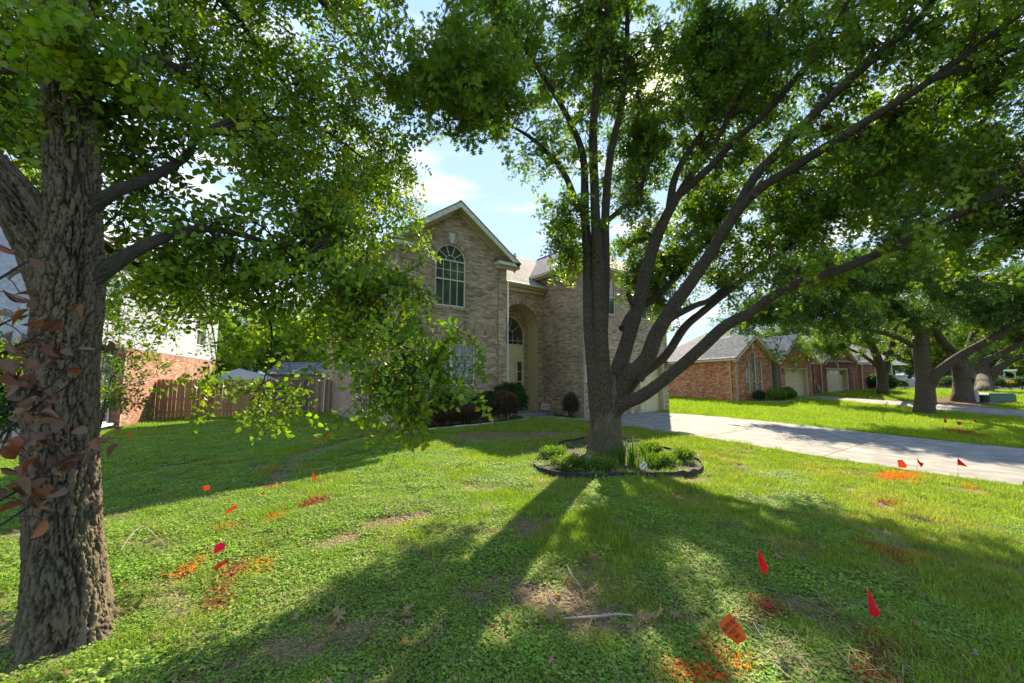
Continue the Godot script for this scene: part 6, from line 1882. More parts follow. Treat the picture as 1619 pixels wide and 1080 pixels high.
func build_planting() -> void:
	var g := Color(0.035, 0.085, 0.022)
	var g2 := Color(0.045, 0.11, 0.025)
	var br := Color(0.085, 0.06, 0.035)
	var br2 := Color(0.21, 0.125, 0.075)
	var y := 0.07
	bush("shrub", Vector3(6.45, y, -13.2), Vector3(0.62, 0.66, 0.4), "green clipped shrub below the left window sash", g, g2, 1500)
	bush("shrub", Vector3(8.45, y, -13.25), Vector3(0.55, 0.62, 0.4), "green clipped shrub under the right end of the front window", g, g2, 1300)
	bush("shrub", Vector3(9.7, y, -13.7), Vector3(1.0, 0.80, 0.55), "wide green clipped shrub against the porch corner", g, g2, 2200)
	bush("shrub", Vector3(5.75, y, -12.85), Vector3(0.6, 0.5, 0.42), "brown-tipped round shrub nearest the left house corner", br, br2, 1400, 0.026)
	bush("shrub", Vector3(7.25, y, -12.95), Vector3(0.6, 0.40, 0.35), "low brownish shrub in the middle of the front bed", br, br2, 1300, 0.026)
	bush("shrub", Vector3(9.0, y, -13.12), Vector3(0.85, 0.62, 0.45), "largest brown-tipped rounded shrub, in front of the wide green one", br, br2, 2200, 0.026)
	bush("shrub", Vector3(8.15, y, -12.92), Vector3(0.22, 0.26, 0.2), "small twiggy tan shrub beside the largest brown one", br2, br2, 300, 0.024)
	bush("shrub", Vector3(13.3, -0.1, -13.75), Vector3(0.42, 0.62, 0.4), "grey-brown twiggy shrub at the corner of the garage wing", Color(0.10, 0.09, 0.06), Color(0.15, 0.13, 0.085), 900, 0.024, "")
	bush("shrub", Vector3(7.55, y, -13.25), Vector3(0.6, 0.55, 0.38), "green clipped shrub in the gap below the middle of the front window", g, g2, 1400)
	bush("shrub", Vector3(5.35, y, -13.2), Vector3(0.5, 0.6, 0.4), "green clipped shrub hard against the left house corner", g, g2, 1000)
	bush("shrub", Vector3(6.5, y, -12.85), Vector3(0.5, 0.42, 0.35), "brownish round shrub between the left brown one and the low middle one", br, br2, 1000, 0.026)
	# edging stones along the bed
	var e := thing("garden_edging", Vector3(8.0, 0.07, -12.7), "low pale concrete edging along the front shrub bed", "edging")
	var pts := [Vector3(4.75, 0, -12.5), Vector3(5.04, 0, -12.29), Vector3(6.1, 0, -12.43), Vector3(8.0, 0, -12.67), Vector3(8.96, 0, -12.79), Vector3(10.42, 0, -13.27), Vector3(10.85, 0, -14.2)]
	var c := resample(pts, [1.0], 0.62)[0] as PackedVector3Array
	for i in c.size() - 1:
		var a := pav(Vector2(c[i].x, c[i].z), 0.0)
		var b := pav(Vector2(c[i + 1].x, c[i + 1].z), 0.0)
		var u := (b - a)
		var fr := Transform3D(Basis(u.normalized(), Vector3.UP, u.normalized().cross(Vector3.UP)), a + Vector3(0, rng.randf_range(-0.01, 0.012), 0))
		bx("edging_stone", fr, Vector3(0.006, -0.1, -0.06), Vector3(u.length() - 0.006, 0.075, 0.06), M.stone, e, 0.02)
	# small sign by the porch
	var sp := Vector3(13.25, 0.0, -15.55)
	var sg := thing("yard_sign", sp, "small white yard sign with red print tilted by the porch", "sign")
	var sw := Transform3D(Basis(Vector3(0.78, -0.12, 0.60).normalized(), Vector3(0.1, 0.98, 0.0).normalized(), Vector3(-0.6, 0, 0.78)).orthonormalized(), sp)
	bx("sign_board", sw, Vector3(-0.21, 0.25, -0.004), Vector3(0.21, 0.53, 0.004), M.white, sg, 0.0)
	bx("sign_print", sw, Vector3(-0.17, 0.29, 0.005), Vector3(0.17, 0.49, 0.007), mat(lin(0.30, 0.03, 0.025), 0.6), sg, 0.0)
	for k in 2:
		bx("sign_line", sw, Vector3(-0.13, 0.345 + k * 0.065, 0.0075), Vector3(0.13, 0.375 + k * 0.065, 0.009), M.white, sg, 0.0)
	bx("stake", sw, Vector3(-0.012, -0.15, -0.02), Vector3(0.012, 0.5, -0.005), M.metal, sg, 0.0)
	# flowering shrub in front of the left house
	var fp := Vector3(-1.819, 0.612, -9.942)
	fp.y = hgt(fp.x, fp.z)
	var fs := thing("flowering_shrub", fp, "light green shrub with small pink flowers behind the near trunk", "shrub")
	var limbs := []
	for q in [[Vector3(-1.575, 1.750, -9.643), Vector3(-1.440, 3.168, -9.422)], [Vector3(-1.481, 1.965, -9.452), Vector3(-1.099, 2.326, -8.930)], [Vector3(-1.514, 1.534, -9.599), Vector3(-0.942, 1.750, -8.694)], [Vector3(-1.697, 1.312, -9.855), Vector3(-1.148, 1.227, -9.088)], [Vector3(-1.722, 2.193, -9.873), Vector3(-1.701, 3.440, -9.857)], [Vector3(-2.629, 1.750, -10.527), Vector3(-3.074, 2.642, -10.848)], [Vector3(-2.589, 1.312, -10.498), Vector3(-3.000, 1.859, -10.671)]]:
		limbs.append([[fp, fp.lerp(q[0], 0.5) + Vector3(0, 0.2, 0), q[0], q[1]], [0.014, 0.012, 0.008, 0.003]])
	var wood := bark_mat(lin(0.14, 0.10, 0.07), 0.3)
	for l in limbs: limb_obj(fs, l, wood, "stem", 6)
	crown(fs, limbs, [[Vector3(-1.503, 2.836, -9.468), Vector3(0.3, 0.3, 0.3), 6], [Vector3(-1.260, 2.174, -9.169), Vector3(0.25, 0.2, 0.25), 5], [Vector3(-1.362, 1.537, -9.366), Vector3(0.3, 0.25, 0.3), 5], [Vector3(-3.020, 2.082, -10.809), Vector3(0.3, 0.4, 0.3), 6]], [sprig(OVAL, 10, 0.22, 0.05)], M.leaf, wood, {"per_metre": 4.0, "reach": 0.35, "from": 0.5, "density": 6.0, "twigs": 1.0, "twig": 0.4, "tint": Color(0.13, 0.22, 0.03), "tint2": Color(0.09, 0.17, 0.03)})
	var fl := MB.new()
	fl.col = Color(0.50, 0.05, 0.20)
	for i in 5:
		var an := TAU * i / 5
		leaf(fl, Transform3D(Basis(Vector3(-sin(an), 0, cos(an)) * 0.028, Vector3(cos(an), 0.35, sin(an)) * 0.028, Vector3(0, 0.028, 0)), Vector3.ZERO), OVAL, 0.2, 0.1)
	var flm := fl.mesh()
	var pink := leaf_mat(0.5, Color(1, 0.6, 0.8))
	for i in 26:
		var l: Array = limbs[rng.randi() % limbs.size()][0]
		var at: Vector3 = (l[2] as Vector3).lerp(l[3], rng.randf()) + rv(0.16)
		placed("flower", flm, pink, Transform3D(Basis.from_euler(rv(1.2)), at), fs)

func left_screen() -> void:
	var at := Vector3(-4.062, 0.493, -14.026)
	at.y = hgt(at.x, at.z)
	bush("shrub", at, Vector3(0.75, 1.35, 0.7), "tall loose shrub at the left edge behind the dry leaves", Color(0.06, 0.13, 0.025), Color(0.13, 0.22, 0.03), 2200, 0.055, "")

func blades(count: int, high: float, wide: float, spread: float) -> MB:
	var m := MB.new()
	for i in count:
		var a := rng.randf() * TAU
		var out := Vector3(cos(a), 0, sin(a))
		var side := Vector3(-sin(a + rng.randf_range(-0.9, 0.9)), 0, cos(a)) * wide * 0.5
		var h := high * rng.randf_range(0.55, 1.1)
		var lean := rng.randf_range(0.08, 0.5)
		var k := rng.randf_range(0.75, 1.25)
		m.col = Color(0.075 * k, 0.15 * k, 0.028 * k)
		var base := out * spread * rng.randf()
		var prev := base
		for s in range(1, 5):
			var t := s / 4.0
			var p := base + Vector3.UP * h * (t - 0.25 * lean * t * t) + out * h * lean * t * t
			var w0 := 1.0 - pow((s - 1) / 4.0, 2.0)
			var w1 := 1.0 - pow(t, 2.0)
			if s < 4: m.quad(prev - side * w0, prev + side * w0, p + side * w1, p - side * w1)
			else: m.tri(prev - side * w0, prev + side * w0, p)
			prev = p
	return m

func build_ring() -> void:
	# metal edging
	var m := MB.new()
	var k := RING.size()
	for i in k:
		var a := RING[i]
		var b := RING[(i + 1) % k]
		var na := (RING[(i + 1) % k] - RING[(i + k - 1) % k]).orthogonal().normalized() * 0.006
		var nb := (RING[(i + 2) % k] - a).orthogonal().normalized() * 0.006
		var ha := 0.115 + 0.035 * noise.get_noise_1d(i * 9.0)
		var hb := 0.115 + 0.035 * noise.get_noise_1d(((i + 1) % k) * 9.0)
		var pa := pav(a, 0)
		var pb := pav(b, 0)
		var da := Vector3(na.x, 0, na.y)
		var db := Vector3(nb.x, 0, nb.y)
		var u := Vector3.UP
		m.quad(pb + db - u * 0.1, pa + da - u * 0.1, pa + da + u * ha, pb + db + u * hb)
		m.quad(pa - da - u * 0.1, pb - db - u * 0.1, pb - db + u * hb, pa - da + u * ha)
		m.quad(pa - da + u * ha, pb - db + u * hb, pb + db + u * hb, pa + da + u * ha)
	var em := grain(mat(lin(0.03, 0.035, 0.03), 0.85), 1.5, 0.6, 1.0)
	metas(obj("tree_ring_edging", m, em), "dark metal edging ring around the foot of the big oak", "edging")
	var so := []
	for p in RING: so.append(p)
	metas(obj("ring_soil", sheet(so, 0.06, 0.0), grain(mat(lin(0.075, 0.058, 0.045), 0.95), 1.4, 0.5, 1.0, 3.0)), "dark soil and mulch inside the ring under the oak", "", "", "structure")
	# strap-leaved plants in front of the trunk
	var spots := [Vector3(6.409, -0.056, -5.556), Vector3(6.885, -0.068, -5.575), Vector3(6.950, -0.074, -5.339), Vector3(7.352, -0.086, -5.339), Vector3(7.775, -0.084, -6.018), Vector3(7.135, -0.086, -4.991), Vector3(7.254, -0.071, -6.046), Vector3(8.160, -0.094, -5.989)]
	var says := ["leftmost strap-leaved clump close to the trunk foot", "tallest strap-leaved clump at the front of the ring", "strap-leaved clump just left of the small white marker", "strap-leaved clump behind the small white marker", "strap-leaved clump at the right of the trunk base", "low strap-leaved clump right of the white marker", "strap-leaved clump tucked against the trunk", "farthest right strap-leaved clump in the back of the ring"]
	var lm := leaf_mat(0.4)
	for i in spots.size():
		var t := thing("iris_plant", spots[i] + Vector3(0, 0.06, 0), says[i], "plant", "strap-leaved plants in the oak ring")
		placed("foliage", blades(34 if i < 4 else 24, [0.42, 0.50, 0.44, 0.46, 0.55, 0.28, 0.4, 0.36][i], 0.028, 0.16), lm, Transform3D(Basis.IDENTITY, spots[i] + Vector3(0, 0.05, 0)), t)
	# low spreading plants between them
	for q in [[Vector3(7.486, -0.097, -5.010), Vector3(0.34, 0.12, 0.26), "low spreading plant right of the white marker in the oak ring"], [Vector3(8.311, -0.121, -5.087), Vector3(0.3, 0.14, 0.25), "leafy plant at the right end of the oak ring"], [Vector3(5.580, -0.033, -5.825), Vector3(0.42, 0.11, 0.26), "spreading plant at the front left of the oak ring"], [Vector3(6.003, -0.046, -5.395), Vector3(0.4, 0.10, 0.2), "low plant at the front middle of the oak ring"], [Vector3(5.945, -0.037, -6.697), Vector3(0.34, 0.12, 0.3), "spreading plant at the left end of the oak ring"], [Vector3(8.474, -0.102, -6.002), Vector3(0.3, 0.12, 0.25), "low plant in the back right of the oak ring"]]:
		bush("ground_plant", q[0] + Vector3(0, 0.05, 0), q[1], q[2], Color(0.12, 0.22, 0.03), Color(0.19, 0.30, 0.05), 260, 0.03, "spreading plants in the oak ring", "plant")
	# marker and stones
	var mp := Vector3(6.779, -0.074, -4.986)
	var mk := thing("plant_marker", mp, "small white plant marker leaning at the front of the oak ring", "sign")
	var mw := Transform3D(Basis.from_euler(Vector3(-0.5, -0.1, 0.35)), mp + Vector3(0, 0.14, 0))
	bx("marker_plate", mw, Vector3(-0.10, -0.03, -0.003), Vector3(0.10, 0.05, 0.003), M.white, mk, 0.0)
	bx("marker_print", mw, Vector3(-0.08, -0.012, 0.0035), Vector3(0.08, 0.03, 0.0045), mat(lin(0.2, 0.22, 0.22), 0.6), mk, 0.0)
	bx("stake", mw, Vector3(-0.008, -0.22, -0.012), Vector3(0.008, 0.03, -0.004), M.metal, mk, 0.0)
	for s in [[Vector3(6.418, -0.048, -6.342), Vector3(0.34, 0.07, 0.26), "flat stone half in the sun left of the oak trunk"], [Vector3(6.388, -0.051, -5.910), Vector3(0.36, 0.08, 0.24), "dark flat stone at the foot of the oak trunk"], [Vector3(8.652, -0.119, -5.514), Vector3(0.3, 0.05, 0.16), "pale flat paver at the right end of the oak ring"], [Vector3(9.773, -0.085, -7.548), Vector3(0.25, 0.05, 0.18), "small flat stone behind the oak inside the ring"]]:
		var sm := MB.new()
		var out := PackedVector2Array()
		for i in 9:
			var a := TAU * i / 9
			out.append(Vector2(cos(a) * s[1].x, sin(a) * s[1].z) * rng.randf_range(0.8, 1.1))
		sm.prism(Transform3D(Basis(Vector3.RIGHT, Vector3.FORWARD, Vector3.UP), s[0] + Vector3(0, 0.05, 0)), out, 0.0, s[1].y)
		metas(obj("flat_stone", sm, grain(mat(lin(0.20, 0.185, 0.165), 0.9), 1.5, 0.6, 1.0, 0.5) if not "dark" in s[2] else grain(mat(lin(0.13, 0.115, 0.10), 0.9), 1.5, 0.6, 1.0, 0.5)), s[2], "stone")

# a marker flag: outline corners in order, foot of its wire, which corner the wire meets
func flag(corners: Array, foot: Vector3, c: Color, label: String, lettering := false) -> void:
	var t := thing("marker_flag", foot, label, "flag", "utility marker flags")
	var k := corners.size()
	var mid := Vector3.ZERO
	for p in corners: mid += p / k
	var n := Vector3.ZERO
	for i in k:
		n += (corners[i] - mid).cross(corners[(i + 1) % k] - mid)
	n = n.normalized()
	if n.dot(Vector3(0, 1.75, 0) - mid) < 0.0: n = -n
	var m := MB.new()
	m.col = c
	var bow := 0.10 * (corners[0] as Vector3).distance_to(mid)
	var th := n * 0.0006
	for i in k:
		var a: Vector3 = corners[i]
		var b: Vector3 = corners[(i + 1) % k]
		var q := mid + n * bow
		if (a - q).cross(b - q).dot(n) < 0.0:
			var s := a
			a = b
			b = s
		m.tri(q + th, a + th, b + th)
		m.tri(q - th, b - th, a - th)
		m.quad(a - th, b - th, b + th, a + th)
	var fm := leaf_mat(0.35, Color(0.9, 0.9, 0.9))
	obj("flag_film", m, fm, t)
	var top: Vector3 = corners[0]
	var w := MB.new()
	w.tube(PackedVector3Array([foot - Vector3(0, 0.05, 0), foot.lerp(corners[k - 1], 0.5), corners[k - 1], top]), radii([0.0018], 4), 5)
	obj("wire", w, M.metal, t)
	if lettering:
		var e1: Vector3 = ((corners[1] as Vector3) - (corners[0] as Vector3)).normalized()   # along the line of print
		var bz := n
		var by := bz.cross(e1).normalized()
		for ln in [["ATT/D", 0.030, 0.10], ["UNDERGROUND", 0.010, 0.055], ["CABLE", 0.010, 0.035], ["811", 0.020, 0.0]]:
			var tm := TextMesh.new()
			tm.text = ln[0]
			var sf := SystemFont.new()
			sf.font_names = PackedStringArray(["Droid Sans"])
			sf.font_weight = 700
			tm.font = sf
			tm.font_size = 32
			tm.pixel_size = ln[1] / 32.0
			tm.depth = 0.0008
			placed("print", tm, M.black, Transform3D(Basis(e1, by, bz), mid + n * (bow + 0.002) + by * (ln[2] - 0.045) * 0.6), t)

func build_flags() -> void:
	var red := Color(0.62, 0.012, 0.02)
	var orange := Color(0.80, 0.14, 0.012)
	flag([Vector3(2.370, 0.358, -1.275), Vector3(2.428, 0.419, -1.233), Vector3(2.463, 0.345, -1.183), Vector3(2.460, 0.304, -1.160), Vector3(2.415, 0.274, -1.192), Vector3(2.380, 0.315, -1.243)], Vector3(2.740, 0.000, -1.419), orange, "orange plastic flag with black lettering, nearest the bottom of the lawn", true)
	flag([Vector3(3.244, 0.509, -1.421), Vector3(3.262, 0.492, -1.408), Vector3(3.277, 0.399, -1.373), Vector3(3.252, 0.347, -1.378), Vector3(3.238, 0.364, -1.401), Vector3(3.244, 0.425, -1.421)], Vector3(3.824, -0.007, -1.686), red, "red flag hanging folded up-lawn of the lettered orange flag")
	flag([Vector3(3.330, 0.461, -0.829), Vector3(3.341, 0.439, -0.821), Vector3(3.347, 0.360, -0.792), Vector3(3.337, 0.327, -0.774), Vector3(3.314, 0.302, -0.791), Vector3(3.303, 0.313, -0.824)], Vector3(3.742, -0.006, -0.948), red, "red flag hanging folded in the shade at the lower right")
	flag([Vector3(10.001, 0.299, -1.911), Vector3(10.076, 0.299, -1.857), Vector3(10.065, 0.209, -1.803), Vector3(10.052, 0.165, -1.812), Vector3(10.010, 0.165, -1.905)], Vector3(11.452, -0.285, -2.203), orange, "orange flag at the driveway edge, left of two red ones")
	flag([Vector3(10.292, 0.333, -1.701), Vector3(10.255, 0.276, -1.666), Vector3(10.246, 0.253, -1.611), Vector3(10.274, 0.176, -1.652), Vector3(10.295, 0.254, -1.698)], Vector3(12.103, -0.291, -2.035), red, "red folded flag between the orange flag and the open red one by the driveway")
	flag([Vector3(10.153, 0.429, -1.185), Vector3(10.134, 0.376, -1.137), Vector3(10.130, 0.304, -1.078), Vector3(10.143, 0.314, -1.192)], Vector3(11.897, -0.299, -1.391), red, "red triangular flag open on its wire nearest the driveway joint")
	flag([Vector3(0.080, 0.489, -4.751), Vector3(0.111, 0.536, -4.728), Vector3(0.174, 0.591, -4.621), Vector3(0.162, 0.551, -4.630), Vector3(0.090, 0.484, -4.744)], Vector3(0.122, -0.004, -6.146), orange, "orange flag blown sideways on the sunny left lawn")
	flag([Vector3(0.011, 0.437, -3.876), Vector3(0.019, 0.501, -3.870), Vector3(0.052, 0.535, -3.809), Vector3(0.083, 0.525, -3.762), Vector3(0.077, 0.494, -3.766), Vector3(0.044, 0.467, -3.815)], Vector3(0.023, 0.000, -4.918), Color(0.62, 0.01, 0.09), "crumpled crimson flag above the orange one on the left lawn")
	flag([Vector3(0.015, 0.430, -3.626), Vector3(0.043, 0.460, -3.606), Vector3(0.108, 0.516, -3.498), Vector3(0.096, 0.478, -3.531), Vector3(0.031, 0.409, -3.615)], Vector3(0.029, 0.000, -4.539), Color(0.80, 0.09, 0.02), "orange-red flag just below the crumpled crimson one")
	flag([Vector3(1.003, 0.559, -5.811), Vector3(1.039, 0.495, -5.785), Vector3(1.060, 0.471, -5.770), Vector3(1.006, 0.471, -5.809)], Vector3(1.283, -0.013, -7.314), orange, "small orange flag standing at the edge of the house shade")
	flag([Vector3(-0.128, 0.454, -6.257), Vector3(-0.085, 0.469, -6.226), Vector3(-0.052, 0.439, -6.203), Vector3(-0.069, 0.409, -6.215), Vector3(-0.119, 0.409, -6.251)], Vector3(-0.124, -0.016, -7.660), orange, "orange flag in the shaded weeds at left")
	flag([Vector3(2.516, 0.301, -12.734), Vector3(2.560, 0.319, -12.702), Vector3(2.573, 0.156, -12.693), Vector3(2.529, 0.138, -12.725)], Vector3(2.658, -0.050, -13.303), orange, "tiny orange flag beside the trench line near the house corner")
	flag([Vector3(-1.757, 0.380, -13.104), Vector3(-1.725, 0.438, -13.080), Vector3(-1.666, 0.468, -13.038), Vector3(-1.684, 0.380, -13.051), Vector3(-1.742, 0.335, -13.092)], Vector3(-2.067, -0.059, -15.602), orange, "orange flag on the sunny grass by the rosy brick house")
	flag([Vector3(3.892, 0.310, -13.961), Vector3(3.943, 0.352, -13.925), Vector3(3.947, 0.184, -13.921), Vector3(3.879, 0.163, -13.970)], Vector3(3.975, -0.050, -14.140), red, "red flag upright against the pipes on the house side wall")
	flag([Vector3(20.342, 0.419, -2.590), Vector3(20.406, 0.332, -2.544), Vector3(20.381, 0.246, -2.562), Vector3(20.313, 0.289, -2.611)], Vector3(23.796, -0.266, -3.080), red, "leftmost of three small red flags across the driveway")
	flag([Vector3(20.078, 0.331, -2.287), Vector3(20.184, 0.352, -2.211), Vector3(20.226, 0.247, -2.180), Vector3(20.121, 0.226, -2.256)], Vector3(22.937, -0.279, -2.626), red, "middle one of three small red flags across the driveway")
	flag([Vector3(20.251, 0.455, -1.916), Vector3(20.331, 0.393, -1.859), Vector3(20.393, 0.331, -1.813), Vector3(20.259, 0.352, -1.910)], Vector3(24.390, -0.285, -2.342), red, "rightmost of three small red flags across the driveway")

func stick(label: String, pts: Array, r: Array, c: Color, group := "") -> void:
	var cc := curve(pts, 5)
	var m := MB.new()
	m.tube(cc, radii(r, cc.size()), 6, 1.0, true, noise2, 0.3)
	metas(obj("fallen_twig", m, mat(c.linear_to_srgb(), 0.9)), label, "twig", group)

func dead_leaf_mesh(c := Color.WHITE) -> ArrayMesh:
	var m := MB.new()
	m.col = c
	leaf(m, Transform3D(Basis.IDENTITY.rotated(Vector3.RIGHT, 1.3), Vector3(0, 0.02, -0.05)), LOBED, 0.8, 0.5)
	return m.mesh()

func build_litter() -> void:
	var grey := Color(0.26, 0.22, 0.17)
	var up := Vector3(0, 0.03, 0)
	stick("longest bare stick lying across the brown soil patch", [Vector3(2.086, 0.000, -2.264) + up, Vector3(2.288, 0.000, -2.146) + up, Vector3(2.443, 0.000, -2.072) + up, Vector3(2.525, 0.000, -1.994) + up], [0.006, 0.010, 0.009, 0.006], Color(0.30, 0.26, 0.22))
	stick("thin curved twig arching out of the weeds beside the near trunk", [Vector3(-0.759, -0.001, -5.655), Vector3(-0.700, -0.002, -5.893) + up * 4, Vector3(-0.617, -0.003, -6.017) + up * 5, Vector3(-0.491, -0.002, -5.801) + up * 3, Vector3(-0.389, -0.001, -5.627) + up], [0.006, 0.006, 0.005, 0.005, 0.003], grey)
	stick("pale forked straw lying right of the lettered flag", [Vector3(3.149, -0.000, -1.434) + up, Vector3(3.072, -0.000, -1.369) + up, Vector3(2.992, 0.000, -1.275) + up], [0.003, 0.003, 0.002], Color(0.5, 0.46, 0.36))
	stick("long pale straw at the lower right of the lettered flag", [Vector3(2.873, 0.000, -1.286) + up, Vector3(2.844, 0.000, -1.202) + up, Vector3(2.830, 0.000, -1.095) + up], [0.003, 0.003, 0.002], Color(0.5, 0.46, 0.36))
	stick("dark upright twig at the edge of the left soil patch", [Vector3(1.782, -0.000, -5.301), Vector3(1.852, -0.001, -5.466) + up * 3, Vector3(1.776, -0.000, -5.160) + up], [0.008, 0.006, 0.005], Color(0.14, 0.11, 0.08))
	stick("bent pale twig in the shaded lawn below the oak ring", [Vector3(2.683, 0.000, -2.843) + up, Vector3(2.587, 0.000, -2.694) + up * 1.5, Vector3(2.534, 0.000, -2.534) + up], [0.003, 0.003, 0.002], Color(0.42, 0.36, 0.28))
	stick("straight twig lying in the lower right grass", [Vector3(3.348, -0.001, -1.059) + up, Vector3(3.250, -0.001, -0.966) + up, Vector3(3.128, -0.000, -0.868) + up], [0.003, 0.004, 0.003], Color(0.40, 0.36, 0.28))
	stick("short stick on the lower left sunny weeds", [Vector3(0.425, 0.000, -3.993) + up, Vector3(0.353, 0.000, -3.926) + up, Vector3(0.289, 0.000, -3.916) + up], [0.005, 0.005, 0.003], Color(0.20, 0.16, 0.12))
	stick("leaning thin stake on the neighbour's lawn right of the driveway", [Vector3(25.014, -0.187, -5.183), Vector3(23.067, 0.346, -4.694), Vector3(23.210, 0.802, -4.590)], [0.012, 0.012, 0.012], Color(0.10, 0.09, 0.07))
	# curled dead leaves big enough to pick out
	var dl := dead_leaf_mesh()
	var lm := leaf_mat(0.8, Color(1, 0.85, 0.6))
	var curled := dead_leaf_mesh(Color(0.36, 0.28, 0.17))
	var spots := [Vector3(2.543, 0.000, -1.888), Vector3(2.581, 0.000, -1.954), Vector3(2.623, 0.000, -1.877), Vector3(3.059, -0.000, -2.812), Vector3(2.958, 0.000, -2.802), Vector3(2.414, 0.000, -2.861), Vector3(1.987, 0.000, -2.289), Vector3(1.334, 0.000, -2.672), Vector3(0.678, 0.000, -3.062), Vector3(0.790, 0.000, -3.199), Vector3(0.729, 0.000, -3.152), Vector3(1.032, 0.000, -2.651), Vector3(7.853, -0.136, -3.795), Vector3(4.515, -0.022, -1.742), Vector3(1.160, 0.000, -2.932), Vector3(1.731, 0.000, -2.474), Vector3(2.429, 0.000, -3.833), Vector3(6.668, -0.109, -1.013), Vector3(8.433, -0.193, -1.759), Vector3(2.785, 0.000, -1.854), Vector3(3.995, -0.010, -0.775), Vector3(1.201, 0.000, -2.856)]
	var says := ["large pale curled leaf at the right end of the bare soil", "leaf just above the large curled one by the soil", "leaf right of the large curled one by the soil", "tan oak leaf in the shaded grass above the soil patch", "second tan leaf beside the one above the soil patch", "leaf on the upper edge of the brown soil", "brown leaf on the left end of the long stick", "leaf on bare ground in the lower middle", "pale leaf in the lower left weeds", "leaf above the pale one in the lower left weeds", "leaf in the middle of the lower left litter", "leaf near the bottom edge left of centre", "leaf beyond the oak ring at the right", "leaf in the big tree shadow at right", "leaf among weeds left of the soil", "leaf under the long stick", "leaf in the shade below the oak ring", "leaf on the right-hand sunny grass", "leaf beside the red paint mark near the driveway", "leaf above the lettered flag", "leaf in the lower right shade", "leaf next to the lower centre weeds"]
	for i in spots.size():
		var o := placed("dead_leaf", curled, lm, Transform3D(Basis.from_euler(Vector3(rng.randf_range(-0.5, 0.5), rng.randf() * TAU, rng.randf_range(-0.5, 0.5))).scaled(Vector3.ONE * rng.randf_range(0.07, 0.12)), spots[i] + Vector3(0, 0.045, 0)))
		metas(o, says[i], "leaf", "dead leaves lying on the lawn")
	var places := []
	var cols := []
	for i in 1100:
		var d := rng.randf_range(2.0, 15.0)
		var l := rng.randf_range(-1.2, 1.2) * d
		var x := 0.585 * d + 0.811 * l
		var z := -0.811 * d + 0.585 * l
		if not free_for_grass(x, z): continue
		places.append(Transform3D(Basis.from_euler(Vector3(rng.randf_range(-0.6, 0.6), rng.randf() * TAU, rng.randf_range(-0.6, 0.6))).scaled(Vector3.ONE * rng.randf_range(0.02, 0.06)), ground(x, z) + Vector3(0, rng.randf_range(0.005, 0.035), 0)))
		var c: Color = [Color(0.34, 0.26, 0.15), Color(0.18, 0.11, 0.06), Color(0.40, 0.34, 0.24)][rng.randi() % 3]
		cols.append(c)
	var lm2 := leaf_mat(0.8, Color(1, 0.85, 0.6))
	metas(many("leaf_litter", dl, lm2, places, cols), "small dry leaves scattered through the lawn", "leaf litter", "", "stuff")
	var gp := []
	var gcol := []
	for i in 2600:
		var c: Array = SOIL[rng.randi() % SOIL.size()]
		var p: Vector3 = (c[0] as Vector3).lerp(c[1], rng.randf()) + Vector3(rng.randf_range(-1, 1), 0, rng.randf_range(-1, 1)) * c[2]
		if p.length() > 12.0: continue
		gp.append(Transform3D(Basis.from_euler(rv(3.0)).scaled(Vector3(1, 0.7, 1) * rng.randf_range(0.006, 0.022)), ground(p.x, p.z) + Vector3(0, 0.004, 0)))
		var k := rng.randf_range(0.6, 1.4)
		gcol.append(Color(0.19 * k, 0.13 * k, 0.08 * k))
	metas(many("soil_crumbs", brick_unit(), M.plain, gp, gcol), "crumbs of soil on the bare patches", "soil", "", "stuff")

